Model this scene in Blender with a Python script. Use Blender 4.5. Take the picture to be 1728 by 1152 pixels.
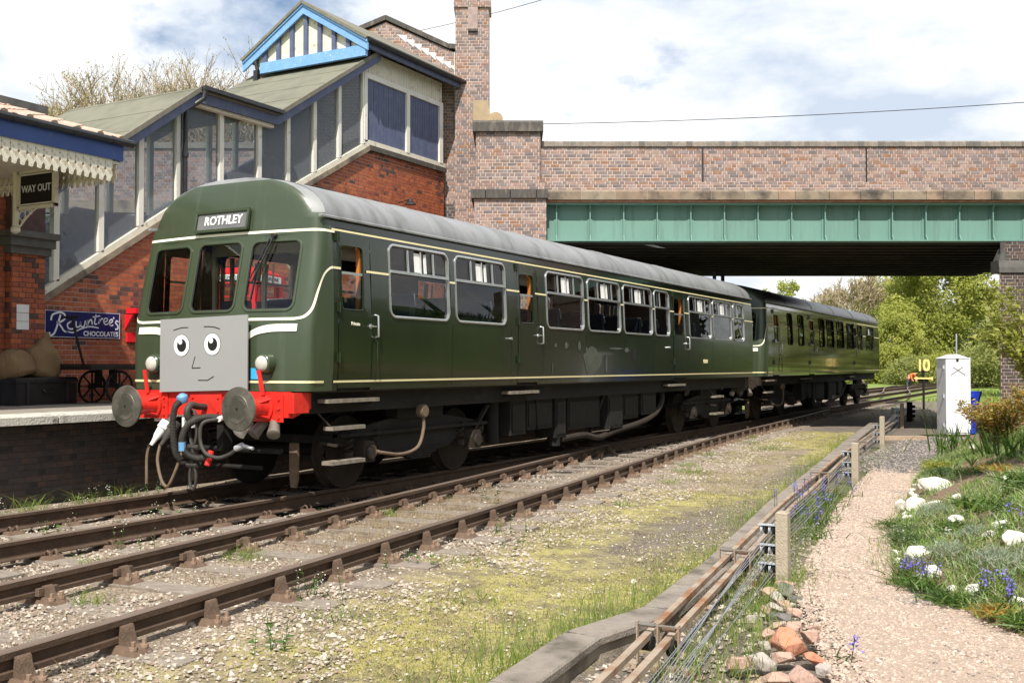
import bpy, bmesh, math, random
import numpy as np
from mathutils import Vector, Matrix, Quaternion
for o in list(bpy.data.objects): bpy.data.objects.remove(o)
random.seed(7); RNG = np.random.default_rng(7)
SC = bpy.context.scene; COL = SC.collection
R = math.radians
# ---------------------------------------------------------------- camera
cam = bpy.data.cameras.new('camera'); camo = bpy.data.objects.new('camera', cam); COL.objects.link(camo)
camo.location = (8.99, -9.15, 1.53); camo.rotation_euler = (R(91.31), 0, R(28.8))
cam.sensor_width = 36; cam.lens = 36.875; cam.clip_end = 4000; cam.clip_start = .05
SC.camera = camo
# ---------------------------------------------------------------- world: clear sky with broken cumulus
SUN = Vector((.42, -1.0, 1.40)).normalized()          # towards the sun
w = bpy.data.worlds.new('World'); SC.world = w; w.use_nodes = True
nt = w.node_tree; N = nt.nodes; LK = nt.links; N.clear()
out = N.new('ShaderNodeOutputWorld'); bg = N.new('ShaderNodeBackground'); bg.inputs[1].default_value = .1
sky = N.new('ShaderNodeTexSky'); sky.sky_type = 'NISHITA'; sky.sun_disc = False
sky.sun_elevation = math.asin(SUN.z); sky.sun_rotation = math.atan2(SUN.x, SUN.y)
tc = N.new('ShaderNodeTexCoord'); mp = N.new('ShaderNodeMapping'); mp.inputs['Scale'].default_value = (1, 1, 1.7)
mp.inputs['Location'].default_value = (.2, .4, .6)
n1 = N.new('ShaderNodeTexNoise'); n1.inputs['Scale'].default_value = 3.2; n1.inputs['Detail'].default_value = 9; n1.inputs['Roughness'].default_value = .58
n2 = N.new('ShaderNodeTexNoise'); n2.inputs['Scale'].default_value = 4.6; n2.inputs['Detail'].default_value = 7; n2.inputs['Roughness'].default_value = .55
r1 = N.new('ShaderNodeValToRGB'); r1.color_ramp.elements[0].position = .372; r1.color_ramp.elements[1].position = .455
r2 = N.new('ShaderNodeValToRGB'); r2.color_ramp.elements[0].position = .38; r2.color_ramp.elements[1].position = .58
r2.color_ramp.elements[0].color = (4.9, 5.6, 6.6, 1); r2.color_ramp.elements[1].color = (8.8, 8.8, 8.8, 1)
mp2 = N.new('ShaderNodeMapping'); mp2.inputs['Location'].default_value = (4.1, 2.2, .9); mp2.inputs['Scale'].default_value = (1, 1, 2.4)
mx = N.new('ShaderNodeMixRGB')
for a, b in ((tc.outputs['Generated'], mp.inputs[0]), (tc.outputs['Generated'], mp2.inputs[0]), (mp.outputs[0], n1.inputs[0]), (mp2.outputs[0], n2.inputs[0]),
             (n1.outputs[0], r1.inputs[0]), (n2.outputs[0], r2.inputs[0]), (r1.outputs[0], mx.inputs[0]), (sky.outputs[0], mx.inputs[1]), (r2.outputs[0], mx.inputs[2]),
             (mx.outputs[0], bg.inputs[0]), (bg.outputs[0], out.inputs[0])): LK.new(a, b)
# ---------------------------------------------------------------- sun
sl = bpy.data.lights.new('sun', 'SUN'); sl.energy = 5.0; sl.angle = R(.53); sl.color = (1, .95, .86)
so = bpy.data.objects.new('sun', sl); COL.objects.link(so); so.rotation_euler = (-SUN).to_track_quat('-Z', 'Y').to_euler()
so.location = (10, -20, 30)
vs = SC.view_settings; vs.view_transform = 'Standard'; vs.look = 'None'; vs.gamma = 1; vs.use_curve_mapping = False; vs.exposure = 0.48
SC.render.engine = 'CYCLES'
SC.cycles.max_bounces = 8; SC.cycles.transparent_max_bounces = 24

# ---------------------------------------------------------------- materials
MATS = {}
def ramp(nt, stops, interp='LINEAR'):
    r = nt.nodes.new('ShaderNodeValToRGB'); r.color_ramp.interpolation = interp
    e = r.color_ramp.elements
    while len(e) < len(stops): e.new(.5)
    for k, (p, c) in enumerate(stops): e[k].position = p; e[k].color = (*c, 1)
    return r
def mat(name, cols, scale=4., rough=.7, bump=0., bscale=None, metal=0., spec=.4, detail=6., stretch=(1, 1, 1), attr=None, interp='LINEAR',
        dirt=None, dscale=1.2, dlo=.45, dhi=.65, dstretch=(1, 1, 1), coat=0., trans=0., rvar=0., nrough=.55, bdist=.02, coord='Object'):
    """noise- or attribute-driven colour, optional second 'dirt' colour by a large noise, bump"""
    m = bpy.data.materials.new(name); m.use_nodes = True; nt = m.node_tree; N = nt.nodes; L = nt.links
    b = N['Principled BSDF']; b.inputs['Roughness'].default_value = rough; b.inputs['Metallic'].default_value = metal
    b.inputs['Specular IOR Level'].default_value = spec; b.inputs['Coat Weight'].default_value = coat; b.inputs['Coat Roughness'].default_value = .06
    if not isinstance(cols[0][0], (int, float)) or len(cols[0]) == 3: cols = [(i / max(1, len(cols) - 1), c) for i, c in enumerate(cols)]
    tc = N.new('ShaderNodeTexCoord'); mp = N.new('ShaderNodeMapping'); mp.inputs['Scale'].default_value = stretch
    L.new(tc.outputs[coord], mp.inputs[0])
    nz = N.new('ShaderNodeTexNoise'); nz.inputs['Scale'].default_value = scale; nz.inputs['Detail'].default_value = detail; nz.inputs['Roughness'].default_value = nrough
    L.new(mp.outputs[0], nz.inputs[0])
    if attr:
        at = N.new('ShaderNodeAttribute'); at.attribute_name = attr
        rp = ramp(nt, cols, interp); L.new(at.outputs['Fac'], rp.inputs[0])
        mul = N.new('ShaderNodeMixRGB'); mul.blend_type = 'MULTIPLY'; mul.inputs[0].default_value = .55
        rg = ramp(nt, [(.3, (.55, .55, .55)), (.7, (1.25, 1.22, 1.2))]); L.new(nz.outputs[0], rg.inputs[0])
        L.new(rp.outputs[0], mul.inputs[1]); L.new(rg.outputs[0], mul.inputs[2]); col = mul.outputs[0]
    else:
        s = [(.28 + .44 * p, c) for p, c in cols]
        rp = ramp(nt, s); L.new(nz.outputs[0], rp.inputs[0]); col = rp.outputs[0]
    if dirt:
        mp3 = N.new('ShaderNodeMapping'); mp3.inputs['Scale'].default_value = dstretch; L.new(tc.outputs[coord], mp3.inputs[0])
        d = N.new('ShaderNodeTexNoise'); d.inputs['Scale'].default_value = dscale; d.inputs['Detail'].default_value = 7; d.inputs['Roughness'].default_value = .6; L.new(mp3.outputs[0], d.inputs[0])
        dr = ramp(nt, [(dlo, (0, 0, 0)), (dhi, (1, 1, 1))]); L.new(d.outputs[0], dr.inputs[0])
        mm = N.new('ShaderNodeMixRGB'); L.new(dr.outputs[0], mm.inputs[0]); L.new(col, mm.inputs[1]); mm.inputs[2].default_value = (*dirt, 1); col = mm.outputs[0]
    L.new(col, b.inputs['Base Color'])
    if rvar:
        rr = N.new('ShaderNodeMapRange'); rr.inputs[1].default_value = .3; rr.inputs[2].default_value = .7; rr.inputs[3].default_value = rough - rvar; rr.inputs[4].default_value = rough + rvar
        L.new(nz.outputs[0], rr.inputs[0]); L.new(rr.outputs[0], b.inputs['Roughness'])
    if bump:
        bn = N.new('ShaderNodeTexNoise'); bn.inputs['Scale'].default_value = bscale or scale * 4; bn.inputs['Detail'].default_value = 5; L.new(mp.outputs[0], bn.inputs[0])
        bp_ = N.new('ShaderNodeBump'); bp_.inputs['Strength'].default_value = bump; bp_.inputs['Distance'].default_value = bdist
        L.new(bn.outputs[0], bp_.inputs['Height']); L.new(bp_.outputs[0], b.inputs['Normal'])
    if trans:
        tr = N.new('ShaderNodeBsdfTranslucent'); L.new(col, tr.inputs[0]); ms = N.new('ShaderNodeMixShader'); ms.inputs[0].default_value = trans
        L.new(b.outputs[0], ms.inputs[1]); L.new(tr.outputs[0], ms.inputs[2]); L.new(ms.outputs[0], N['Material Output'].inputs[0])
    MATS[name] = m; return m
def glass(name, tint=(.8, .85, .85), refl=1.0, rough=.0, film=0., filmcol=(.3, .3, .3)):
    m = bpy.data.materials.new(name); m.use_nodes = True; nt = m.node_tree; N = nt.nodes; L = nt.links; N.clear()
    o = N.new('ShaderNodeOutputMaterial'); t = N.new('ShaderNodeBsdfTransparent'); t.inputs[0].default_value = (*tint, 1)
    g = N.new('ShaderNodeBsdfGlossy'); g.inputs['Roughness'].default_value = rough; f = N.new('ShaderNodeFresnel'); f.inputs[0].default_value = 1.5
    mu = N.new('ShaderNodeMath'); mu.operation = 'MULTIPLY'; mu.inputs[1].default_value = refl; L.new(f.outputs[0], mu.inputs[0])
    x = N.new('ShaderNodeMixShader'); L.new(mu.outputs[0], x.inputs[0]); L.new(t.outputs[0], x.inputs[1]); L.new(g.outputs[0], x.inputs[2])
    last = x
    if film:
        d = N.new('ShaderNodeBsdfDiffuse'); d.inputs[0].default_value = (*filmcol, 1); y = N.new('ShaderNodeMixShader'); y.inputs[0].default_value = film
        L.new(x.outputs[0], y.inputs[1]); L.new(d.outputs[0], y.inputs[2]); last = y
    L.new(last.outputs[0], o.inputs[0]); MATS[name] = m; return m

mat('pink_brick', [(0, (.25, .155, .135)), (.18, (.35, .24, .21)), (.32, (.18, .155, .165)), (.46, (.27, .15, .10)), (.58, (.37, .28, .255)), (.70, (.24, .20, .205)), (.82, (.14, .12, .13)), (.92, (.30, .225, .21)), (1, (.075, .068, .075))],
    attr='rnd', scale=9, rough=.82, bump=.3, bscale=60)
mat('blue_brick', [(0, (.085, .065, .062)), (.4, (.065, .058, .062)), (.7, (.115, .075, .062)), (1, (.035, .034, .039))], attr='rnd', scale=9, rough=.6, bump=.25, bscale=60)
mat('red_brick', [(0, (.34, .085, .038)), (.3, (.42, .125, .05)), (.55, (.28, .07, .036)), (.72, (.36, .10, .045)), (.85, (.20, .065, .042)), (.93, (.11, .055, .046)), (1, (.055, .042, .042))],
    attr='rnd', scale=10, rough=.72, bump=.3, bscale=60)
mat('mortar', [(.50, .40, .32), (.62, .52, .43)], scale=6, rough=.95)
mat('mortar_grey', [(.34, .26, .215), (.48, .39, .33)], scale=6, rough=.95)
mat('mortar_dark', [(.045, .042, .040), (.085, .078, .072)], scale=6, rough=.95)
mat('stone', [(.30, .215, .155), (.20, .155, .115), (.26, .215, .16)], attr='rnd', scale=4, rough=.88, bump=.3, bscale=30, dirt=(.055, .048, .043), dscale=1.6, dlo=.47, dhi=.66, coord='Object')
mat('dark_stone', [(.12, .105, .09), (.065, .06, .055), (.16, .14, .115)], scale=3, rough=.85, bump=.3, bscale=30, stretch=(2.5, 2.5, .6))
mat('cope', [(.22, .20, .17), (.13, .12, .11), (.27, .23, .2), (.17, .16, .14)], attr='rnd', scale=9, rough=.8, bump=.4, bscale=40)
mat('sandstone', [(.42, .31, .19), (.30, .24, .16)], scale=5, rough=.9, bump=.2)
mat('bridge_green', [(.135, .25, .21), (.155, .28, .24)], scale=.9, rough=.55, spec=.3, dirt=(.105, .185, .15), dscale=1.1, dlo=.52, dhi=.8, dstretch=(5, 5, .45), bump=.04, bscale=3)
mat('rust_line', [(.32, .13, .08), (.45, .26, .17)], scale=8, rough=.9)
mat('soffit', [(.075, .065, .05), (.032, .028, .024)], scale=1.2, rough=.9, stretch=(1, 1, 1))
mat('white_paint', [(.62, .60, .54), (.74, .72, .66)], scale=3, rough=.55, dirt=(.42, .36, .29), dscale=6, dlo=.6, dhi=.74, bump=.06, bscale=50)
mat('cream_wood', [(.60, .56, .46), (.70, .66, .56)], scale=5, rough=.6, dirt=(.34, .26, .17), dscale=7, dlo=.58, dhi=.72, bump=.1, bscale=50)
mat('blue_paint', [(.030, .062, .21), (.045, .085, .27)], scale=2.2, rough=.42, dirt=(.10, .14, .25), dscale=5, dlo=.62, dhi=.8)
mat('dull_blue', [(.072, .088, .165), (.10, .12, .205)], scale=4, rough=.65, dirt=(.13, .15, .21), dscale=5, dlo=.52, dhi=.75, stretch=(3, 3, .7))
mat('pale_blue', [(.15, .32, .62), (.20, .38, .66)], scale=7, rough=.6, dirt=(.42, .52, .64), dscale=16, dlo=.60, dhi=.70)
mat('felt', [(.115, .115, .085), (.17, .165, .125), (.14, .138, .105)], scale=1.3, rough=.95, bump=.2, bscale=90, dirt=(.115, .115, .09), dscale=.9, dlo=.5, dhi=.7, stretch=(1, 1, 1))
mat('felt_edge', [(.14, .13, .10), (.20, .185, .15)], scale=8, rough=.95)
mat('black_iron', [(.014, .014, .016), (.026, .026, .028)], scale=8, rough=.38, spec=.5)
mat('slate', [(.07, .068, .065), (.12, .115, .105)], scale=5, rough=.8, bump=.2)
mat('clay_tile', [(.36, .24, .18), (.46, .36, .29)], scale=8, rough=.85, bump=.2)
mat('lead', [(.50, .50, .51), (.66, .66, .67)], scale=6, rough=.5)
glass('stair_glass', (.80, .83, .87), 1.0, film=.20, filmcol=(.46, .49, .54))  # pale film stands in for sky reflected in the panes
glass('train_glass', (.78, .82, .81), 1.0)
glass('cab_glass', (.90, .93, .93), .9)
glass('kiosk_glass', (.8, .85, .85), 1.0)
# train
mat('train_green', [(.011, .018, .007), (.0145, .0225, .0095)], scale=1.6, rough=.2, spec=.45, coat=.3, dirt=(.022, .022, .012), dscale=2.0, dlo=.5, dhi=.8, dstretch=(1, 2.6, .22), bump=.03, bscale=2.5, bdist=.03)
mat('rear_green', [(.010, .017, .006), (.013, .021, .008)], scale=1.6, rough=.12, spec=.5, coat=.7, dirt=(.018, .02, .01), dscale=2.0, dlo=.55, dhi=.8, dstretch=(1, 2.6, .22), bump=.05, bscale=1.2, bdist=.02)
mat('cab_green', [(.040, .056, .030), (.047, .064, .036)], scale=1.2, rough=.30, spec=.5, coat=.15, dirt=(.068, .088, .058), dscale=3.0, dlo=.58, dhi=.78, dstretch=(2.6, 1, .25))  # same livery green, brighter sunlight on the nose put into the colour
mat('roof_grey', [(.20, .205, .215), (.26, .265, .27)], scale=1.1, rough=.50, spec=.4, dirt=(.125, .13, .125), dscale=2.6, dlo=.46, dhi=.72, dstretch=(.5, 1.6, .5), bump=.03, bscale=3)
mat('roof_black', [(.02, .02, .022), (.032, .032, .034)], scale=1.5, rough=.33, spec=.5)
mat('cream_line', [(.80, .70, .38), (.84, .76, .46)], scale=6, rough=.45)
mat('cream_front', [(.82, .79, .62), (.86, .83, .68)], scale=6, rough=.45)
mat('alu', [(.60, .61, .62), (.72, .73, .74)], scale=9, rough=.32, metal=.85)
mat('vent_white', [(.72, .72, .70), (.8, .8, .78)], scale=5, rough=.5)
mat('rubber', [(.018, .018, .018), (.03, .03, .03)], scale=9, rough=.6)
mat('frame_black', [(.006, .0055, .005), (.013, .0115, .010)], scale=6, rough=.8, dirt=(.026, .020, .014), dscale=3.5, dlo=.55, dhi=.75)
mat('frame_brown', [(.018, .013, .009), (.036, .026, .018)], scale=7, rough=.85)
mat('steel_worn', [(.13, .12, .105), (.23, .21, .18)], scale=9, rough=.5, metal=.3)
mat('buffer_steel', [(.085, .078, .068), (.15, .135, .11)], scale=7, rough=.5, metal=.35, dirt=(.06, .062, .045), dscale=5)
mat('signal_red', [(.58, .020, .014), (.68, .032, .020)], scale=4, rough=.42, spec=.45, dirt=(.30, .02, .014), dscale=7, dlo=.54, dhi=.76, bump=.08, bscale=40)
mat('lamp_glass', [(.42, .41, .37), (.52, .50, .45)], scale=5, rough=.12, spec=.6)
mat('plate_grey', [(.27, .27, .27), (.29, .29, .29)], scale=1, rough=.8, spec=.1)
mat('ink_black', [(.006, .006, .006), (.009, .009, .009)], scale=4, rough=.7)
mat('ink_white', [(.82, .82, .82), (.85, .85, .85)], scale=4, rough=.6)
mat('sky_blue', [(.04, .38, .80), (.06, .42, .84)], scale=4, rough=.5)
mat('hose', [(.030, .028, .025), (.055, .050, .042)], scale=14, rough=.65)
mat('hose_tan', [(.11, .075, .05), (.17, .12, .08)], scale=12, rough=.75)
mat('seat_blue', [(.02, .035, .09), (.03, .05, .12)], scale=9, rough=.9)
mat('interior_tan', [(.16, .09, .04), (.20, .12, .06)], scale=5, rough=.55)
mat('door_orange', [(.46, .14, .025), (.52, .18, .04)], scale=5, rough=.45)
mat('interior_cream', [(.42, .38, .28), (.5, .46, .36)], scale=4, rough=.6)
mat('interior_dark', [(.03, .028, .025), (.05, .045, .04)], scale=4, rough=.7)
mat('curtain', [(.32, .30, .27), (.5, .48, .44)], scale=14, rough=.9)
mat('blind_black', [(.12, .12, .122), (.15, .15, .155)], scale=5, rough=.45)
mat('wood_step', [(.13, .11, .085), (.26, .225, .18)], scale=12, rough=.85)
# platform & furniture
mat('tarmac', [(.20, .175, .145), (.27, .24, .20)], scale=2.2, rough=.95, bump=.3, bscale=90)
mat('concrete_edge', [(.40, .385, .34), (.55, .53, .48)], scale=7, rough=.92, bump=.6, bscale=40, dirt=(.15, .145, .12), dscale=5, dlo=.56, dhi=.68)
mat('enamel_blue', [(.010, .014, .085), (.016, .02, .11)], scale=4, rough=.22, spec=.5)
mat('enamel_white', [(.62, .63, .68), (.70, .71, .75)], scale=6, rough=.3)
mat('sack', [(.16, .10, .05), (.23, .15, .08)], scale=3, rough=.97, bump=.5, bscale=120)
mat('black_trunk', [(.010, .010, .011), (.022, .021, .021)], scale=5, rough=.5)
mat('phone_red', [(.62, .012, .022), (.68, .02, .03)], scale=4, rough=.3, spec=.5)
mat('paper', [(.62, .63, .64), (.72, .72, .72)], scale=6, rough=.7)
# track and ground
mat('rust_rail', [(.062, .038, .025), (.10, .062, .041)], scale=9, rough=.8, bump=.3, bscale=60, dirt=(.055, .034, .022), dscale=3, stretch=(1, 1, 1))
mat('rail_head', [(.165, .115, .085), (.23, .175, .14)], scale=5, rough=.5, metal=.35, stretch=(1, .1, 1))
mat('rust_chair', [(.085, .055, .037), (.15, .098, .066)], scale=14, rough=.85, bump=.4, bscale=70)
mat('bolt', [(.17, .105, .068), (.30, .21, .15)], scale=20, rough=.8)
mat('sleeper', [(.12, .098, .078), (.24, .20, .165), (.16, .135, .11)], scale=7, rough=.95, stretch=(.6, 5, 3), bump=.6, bscale=14, dirt=(.30, .26, .22), dscale=3, dlo=.55, dhi=.7)
mat('cinder_stones', [(0, (.07, .065, .065)), (.5, (.16, .145, .135)), (.8, (.30, .26, .23)), (1, (.42, .35, .30))], attr='rnd', scale=20, rough=.9)
mat('stones', [(0, (.38, .32, .26)), (.25, (.50, .45, .38)), (.45, (.28, .215, .165)), (.65, (.58, .53, .46)), (.8, (.19, .15, .12)), (1, (.36, .26, .195))], attr='rnd', scale=20, rough=.9)
mat('pebbles', [(0, (.41, .31, .245)), (.3, (.51, .41, .34)), (.55, (.32, .235, .18)), (.75, (.60, .50, .43)), (.88, (.15, .13, .12)), (1, (.27, .20, .165))], attr='rnd', scale=20, rough=.9)
mat('ballast_bed', [(0, (.15, .115, .085)), (.35, (.30, .245, .195)), (.55, (.19, .15, .11)), (.8, (.44, .38, .32)), (1, (.34, .28, .22))], scale=26, rough=.95, bump=1., bscale=45, bdist=.03, dirt=(.16, .145, .06), dscale=1.4, dlo=.50, dhi=.66)
mat('dark_bed', [(.02, .017, .014), (.05, .042, .034), (.08, .068, .055)], scale=24, rough=.95, bump=1., bscale=45, bdist=.03)
mat('path_gravel', [(0, (.22, .16, .12)), (.4, (.42, .325, .255)), (.6, (.30, .225, .175)), (1, (.50, .40, .33))], scale=42, rough=.95, bump=.8, bscale=70, bdist=.02, dirt=(.20, .18, .165), dscale=1.1, dlo=.60, dhi=.72)
mat('cinder', [(.06, .055, .053), (.16, .145, .135), (.10, .092, .088), (.24, .21, .19)], scale=30, rough=.95, bump=.8, bscale=60)
mat('soil', [(.12, .075, .050), (.19, .125, .085), (.15, .10, .065)], scale=14, rough=.97, bump=.8, bscale=40)
mat('concrete', [(.26, .215, .155), (.38, .325, .245), (.32, .27, .20)], scale=10, rough=.93, bump=.5, bscale=60, dirt=(.15, .135, .105), dscale=3, dlo=.52, dhi=.66)
mat('kerb_concrete', [(.19, .16, .135), (.27, .235, .20)], scale=14, rough=.95, bump=.6, bscale=60, dirt=(.11, .095, .075), dscale=3.5, dlo=.5, dhi=.66)
mat('kerb_face', [(.27, .235, .19), (.36, .32, .26)], scale=8, rough=.95, bump=.5, bscale=50, dirt=(.15, .13, .10), dscale=3)
mat('rod_steel', [(.28, .215, .155), (.38, .31, .24)], scale=11, rough=.7, metal=.15, dirt=(.24, .11, .05), dscale=4, stretch=(1, .3, 1))
mat('wire', [(.34, .36, .40), (.48, .50, .54)], scale=8, rough=.38, metal=.6)
mat('galv', [(.42, .45, .48), (.56, .59, .62)], scale=8, rough=.45, metal=.4)
mat('white_rock', [(.55, .52, .45), (.66, .64, .58)], scale=6, rough=.9, bump=.5, bscale=24, dirt=(.42, .37, .28), dscale=8, dlo=.6, dhi=.75)
mat('rubble_pink', [(.27, .16, .12), (.42, .28, .22), (.33, .21, .17)], scale=14, rough=.92, bump=.5, bscale=40)
mat('rubble_orange', [(.34, .13, .07), (.46, .20, .12), (.40, .20, .14)], scale=14, rough=.9, bump=.4, bscale=40)
mat('rubble_dark', [(.10, .095, .095), (.18, .165, .155)], scale=9, rough=.9, bump=.4, bscale=40)
mat('rubble_tan', [(.30, .21, .14), (.42, .32, .23)], scale=9, rough=.9, bump=.4, bscale=40)
mat('rubble_grey', [(.30, .26, .235), (.42, .37, .33)], scale=9, rough=.9, bump=.4, bscale=40)
mat('cabinet_white', [(.70, .70, .72), (.78, .78, .79)], scale=3, rough=.42, dirt=(.55, .54, .52), dscale=4, dlo=.6, dhi=.8, dstretch=(2, 2, .5))
mat('bin_blue', [(.012, .04, .42), (.02, .06, .5)], scale=4, rough=.4)
mat('sign_yellow', [(.80, .62, .20), (.84, .68, .28)], scale=6, rough=.5)
mat('hivis', [(.85, .16, .03), (.9, .2, .05)], scale=6, rough=.8)
mat('trouser', [(.06, .065, .085), (.09, .10, .12)], scale=6, rough=.9)
mat('skin', [(.46, .27, .19), (.5, .3, .22)], scale=6, rough=.6)
mat('timber_old', [(.20, .16, .12), (.33, .275, .22)], scale=8, rough=.95, stretch=(6, 1, 6), bump=.4)
# vegetation
mat('grass', [(0, (.10, .18, .022)), (.4, (.17, .26, .035)), (.7, (.22, .30, .055)), (1, (.30, .31, .10))], attr='rnd', scale=3, rough=.7, trans=.35)
mat('moss', [(0, (.27, .255, .085)), (.35, (.36, .335, .115)), (.6, (.42, .355, .16)), (.8, (.25, .275, .08)), (1, (.44, .365, .22))], attr='rnd', scale=3, rough=.9, trans=.2)
mat('dry_grass', [(0, (.32, .24, .12)), (.4, (.26, .22, .08)), (.7, (.36, .22, .15)), (1, (.22, .23, .06))], attr='rnd', scale=3, rough=.85, trans=.3)
mat('leaf_green', [(0, (.045, .10, .018)), (.5, (.08, .155, .025)), (1, (.14, .21, .04))], attr='rnd', scale=3, rough=.5, trans=.35)
mat('leaf_dark', [(0, (.03, .065, .018)), (.6, (.06, .11, .028)), (1, (.10, .15, .04))], attr='rnd', scale=3, rough=.55, trans=.3)
mat('leaf_yellow', [(0, (.20, .23, .035)), (.4, (.30, .33, .055)), (.75, (.38, .40, .08)), (1, (.45, .45, .11))], attr='rnd', scale=.4, rough=.6, trans=.45)
mat('leaf_olive', [(0, (.15, .18, .04)), (.5, (.23, .26, .06)), (1, (.32, .33, .10))], attr='rnd', scale=.4, rough=.6, trans=.4)
mat('leaf_silver', [(0, (.16, .22, .13)), (.5, (.27, .33, .23)), (1, (.40, .45, .35))], attr='rnd', scale=3, rough=.8, trans=.25)
mat('leaf_orange', [(0, (.42, .19, .035)), (.3, (.36, .24, .045)), (.6, (.24, .26, .05)), (.8, (.32, .31, .07)), (1, (.50, .26, .06))], attr='rnd', scale=3, rough=.55, trans=.35)
mat('petal_blue', [(0, (.15, .12, .55)), (1, (.30, .25, .75))], attr='rnd', scale=3, rough=.6, trans=.35)
mat('petal_white', [(0, (.75, .72, .60)), (1, (.85, .82, .7))], attr='rnd', scale=3, rough=.6, trans=.3)
mat('petal_red', [(0, (.60, .01, .02)), (1, (.75, .03, .05))], attr='rnd', scale=3, rough=.5, trans=.3)
mat('bark', [(.13, .105, .08), (.22, .185, .15)], scale=6, rough=.95, bump=.5)
mat('twig', [(.27, .21, .14), (.36, .29, .20)], scale=6, rough=.95)
mat('bud', [(0, (.36, .33, .14)), (1, (.44, .36, .20))], attr='rnd', scale=3, rough=.9, trans=.3)
mat('leaf_cover', [(0, (.09, .18, .03)), (.3, (.16, .26, .045)), (.55, (.25, .33, .08)), (.75, (.28, .36, .17)), (.9, (.36, .42, .29)), (1, (.30, .24, .08))], attr='rnd', scale=3, rough=.6, trans=.3)
mat('leaf_bank', [(0, (.02, .045, .012)), (.6, (.04, .075, .018)), (1, (.07, .11, .03))], attr='rnd', scale=3, rough=.7, trans=.2)
mat('field', [(.10, .16, .025), (.16, .22, .04), (.21, .24, .06)], scale=.35, rough=.95, bump=.4, bscale=8)
mat('bank', [(.05, .09, .018), (.09, .14, .025), (.13, .155, .04)], scale=1.5, rough=.95, bump=.8, bscale=9, bdist=.1)
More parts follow.
